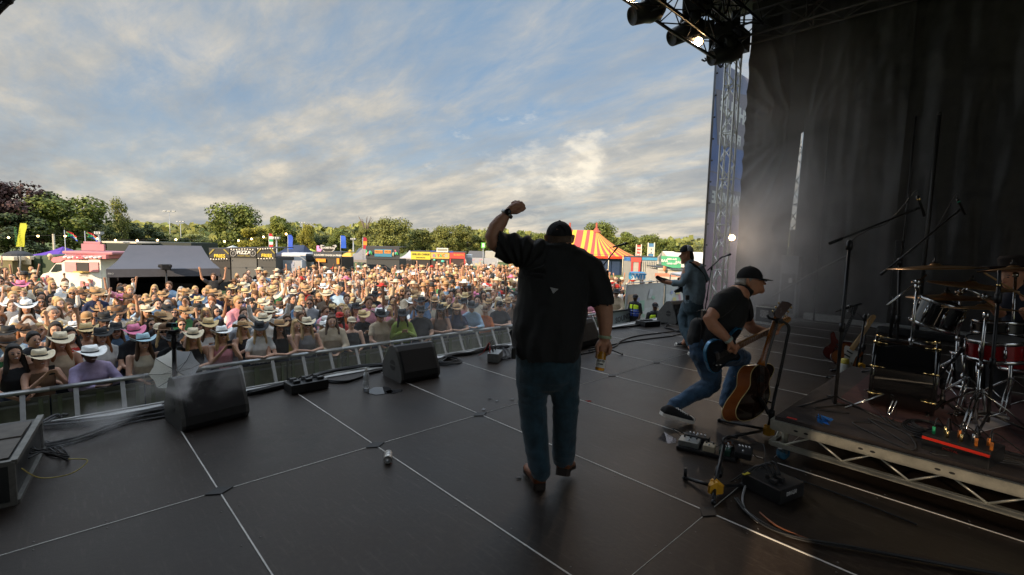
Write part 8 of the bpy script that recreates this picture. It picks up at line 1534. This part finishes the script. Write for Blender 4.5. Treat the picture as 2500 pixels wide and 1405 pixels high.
for (dep, X_, Y_, px, row) in rest:
    if not (-40 < px < 1590) or 1255 < px < 1425: 
        if dep > 12: pass
    fem, hat, topc, hatc, hair, hairc, pose, top, sg, skin = look(); pose = {'hands': 'down'}.get(pose, pose); v, f, pc = LF[(pose, int(fem), 1 if hat else 0)]; r = face_rot(X_, Y_, .5); sc = random.gauss(1.0 if fem else 1.06, .045); c_, s_ = math.cos(r), math.sin(r)
    P = v*sc; Q = np.stack([P[:, 0]*c_-P[:, 1]*s_+X_, P[:, 0]*s_+P[:, 1]*c_+Y_, P[:, 2]+GZ], 1); Vs.append(Q); Fs += [[i+off for i in q] for q in f]; off += len(v)
    pal = np.array([skin, TOPC[topc], HC[hairc], (.04, .05, .08), HATC[hatc] if hat else (1, 1, 1), (.02, .02, .02) if sg else tuple(.6*q for q in skin)]); Cs.append(pal[pc])
V = np.concatenate(Vs); Cc = np.concatenate(Cs); me = bpy.data.meshes.new('crowd'); me.from_pydata(V.tolist(), [], Fs); ca = me.color_attributes.new('tint', 'FLOAT_COLOR', 'POINT'); ca.data.foreach_set('color', np.concatenate([Cc, np.ones((len(Cc), 1))], 1).astype('f').ravel()); me.polygons.foreach_set('use_smooth', [True]*len(me.polygons))
me.materials.append(mat('crowd colours', (1, 1, 1), .75, 0, .12, 6, attr='tint')); o = bpy.data.objects.new('crowd', me); COL.objects.link(o); tag(o, kind='stuff'); print('crowd', len(ind), len(rest), len(V))
# ================================================================ STAGE SMOKE (real volumes)
def smoke(name, c, r, dens, col=(.92, .90, .90), sc=1.0, seed=0.0, lo=.42):
    g = G(); g.ball(c, r, 24); m = bpy.data.materials.new('smoke'); m.use_nodes = True; nt = m.node_tree; nt.nodes.clear(); n = N(nt)
    co = n.a('ShaderNodeTexCoord').outputs['Generated']; d = n.a('ShaderNodeVectorMath', {0: co, 1: (.5, .5, .5)}, operation='DISTANCE').outputs['Value']
    fall = n.ramp(d, (.0, 1.0), (.28, .55), (.49, 0.0)); ob = n.a('ShaderNodeTexCoord').outputs['Object']; nz = n.a('ShaderNodeTexNoise', {0: n.a('ShaderNodeMapping', {0: ob, 'Location': (seed, seed, seed)}).outputs[0], 'Scale': sc, 'Detail': 4, 'Roughness': .6, 'Distortion': .8}).outputs[0]
    k = n.m('MULTIPLY', n.m('MULTIPLY', fall, n.ramp(nz, (lo, 0.0), (lo+.28, 1.0))), dens)
    v = n.a('ShaderNodeVolumePrincipled', {'Color': (*col, 1), 'Density': k, 'Anisotropy': .25}); o = n.a('ShaderNodeOutputMaterial', {'Volume': v.outputs[0]})
    ob_ = add(name, g, m); tag(ob_, kind='stuff'); return ob_
smoke('stage_smoke', (11.4, 3.4, 2.4), (2.2, 2.4, 4.4), .24, sc=.7, lo=.32)
smoke('stage_smoke', (12.4, 3.9, 1.8), (1.25, 1.35, 2.6), 1.05, sc=.9, lo=.30, seed=12)
smoke('stage_smoke', tuple(J(480, 935, 3.95)), (.52, .32, .22), 4.6, sc=3.2, lo=.475, seed=3)
smoke('stage_smoke', tuple(J(200, 1045, 3.9)), (.7, .4, .2), 4, sc=2.6, lo=.44, seed=5)
smoke('stage_smoke', (6.5, 7.8, -.3), (5.5, 1.6, 1.2), .07, sc=.6, lo=.30, seed=8)
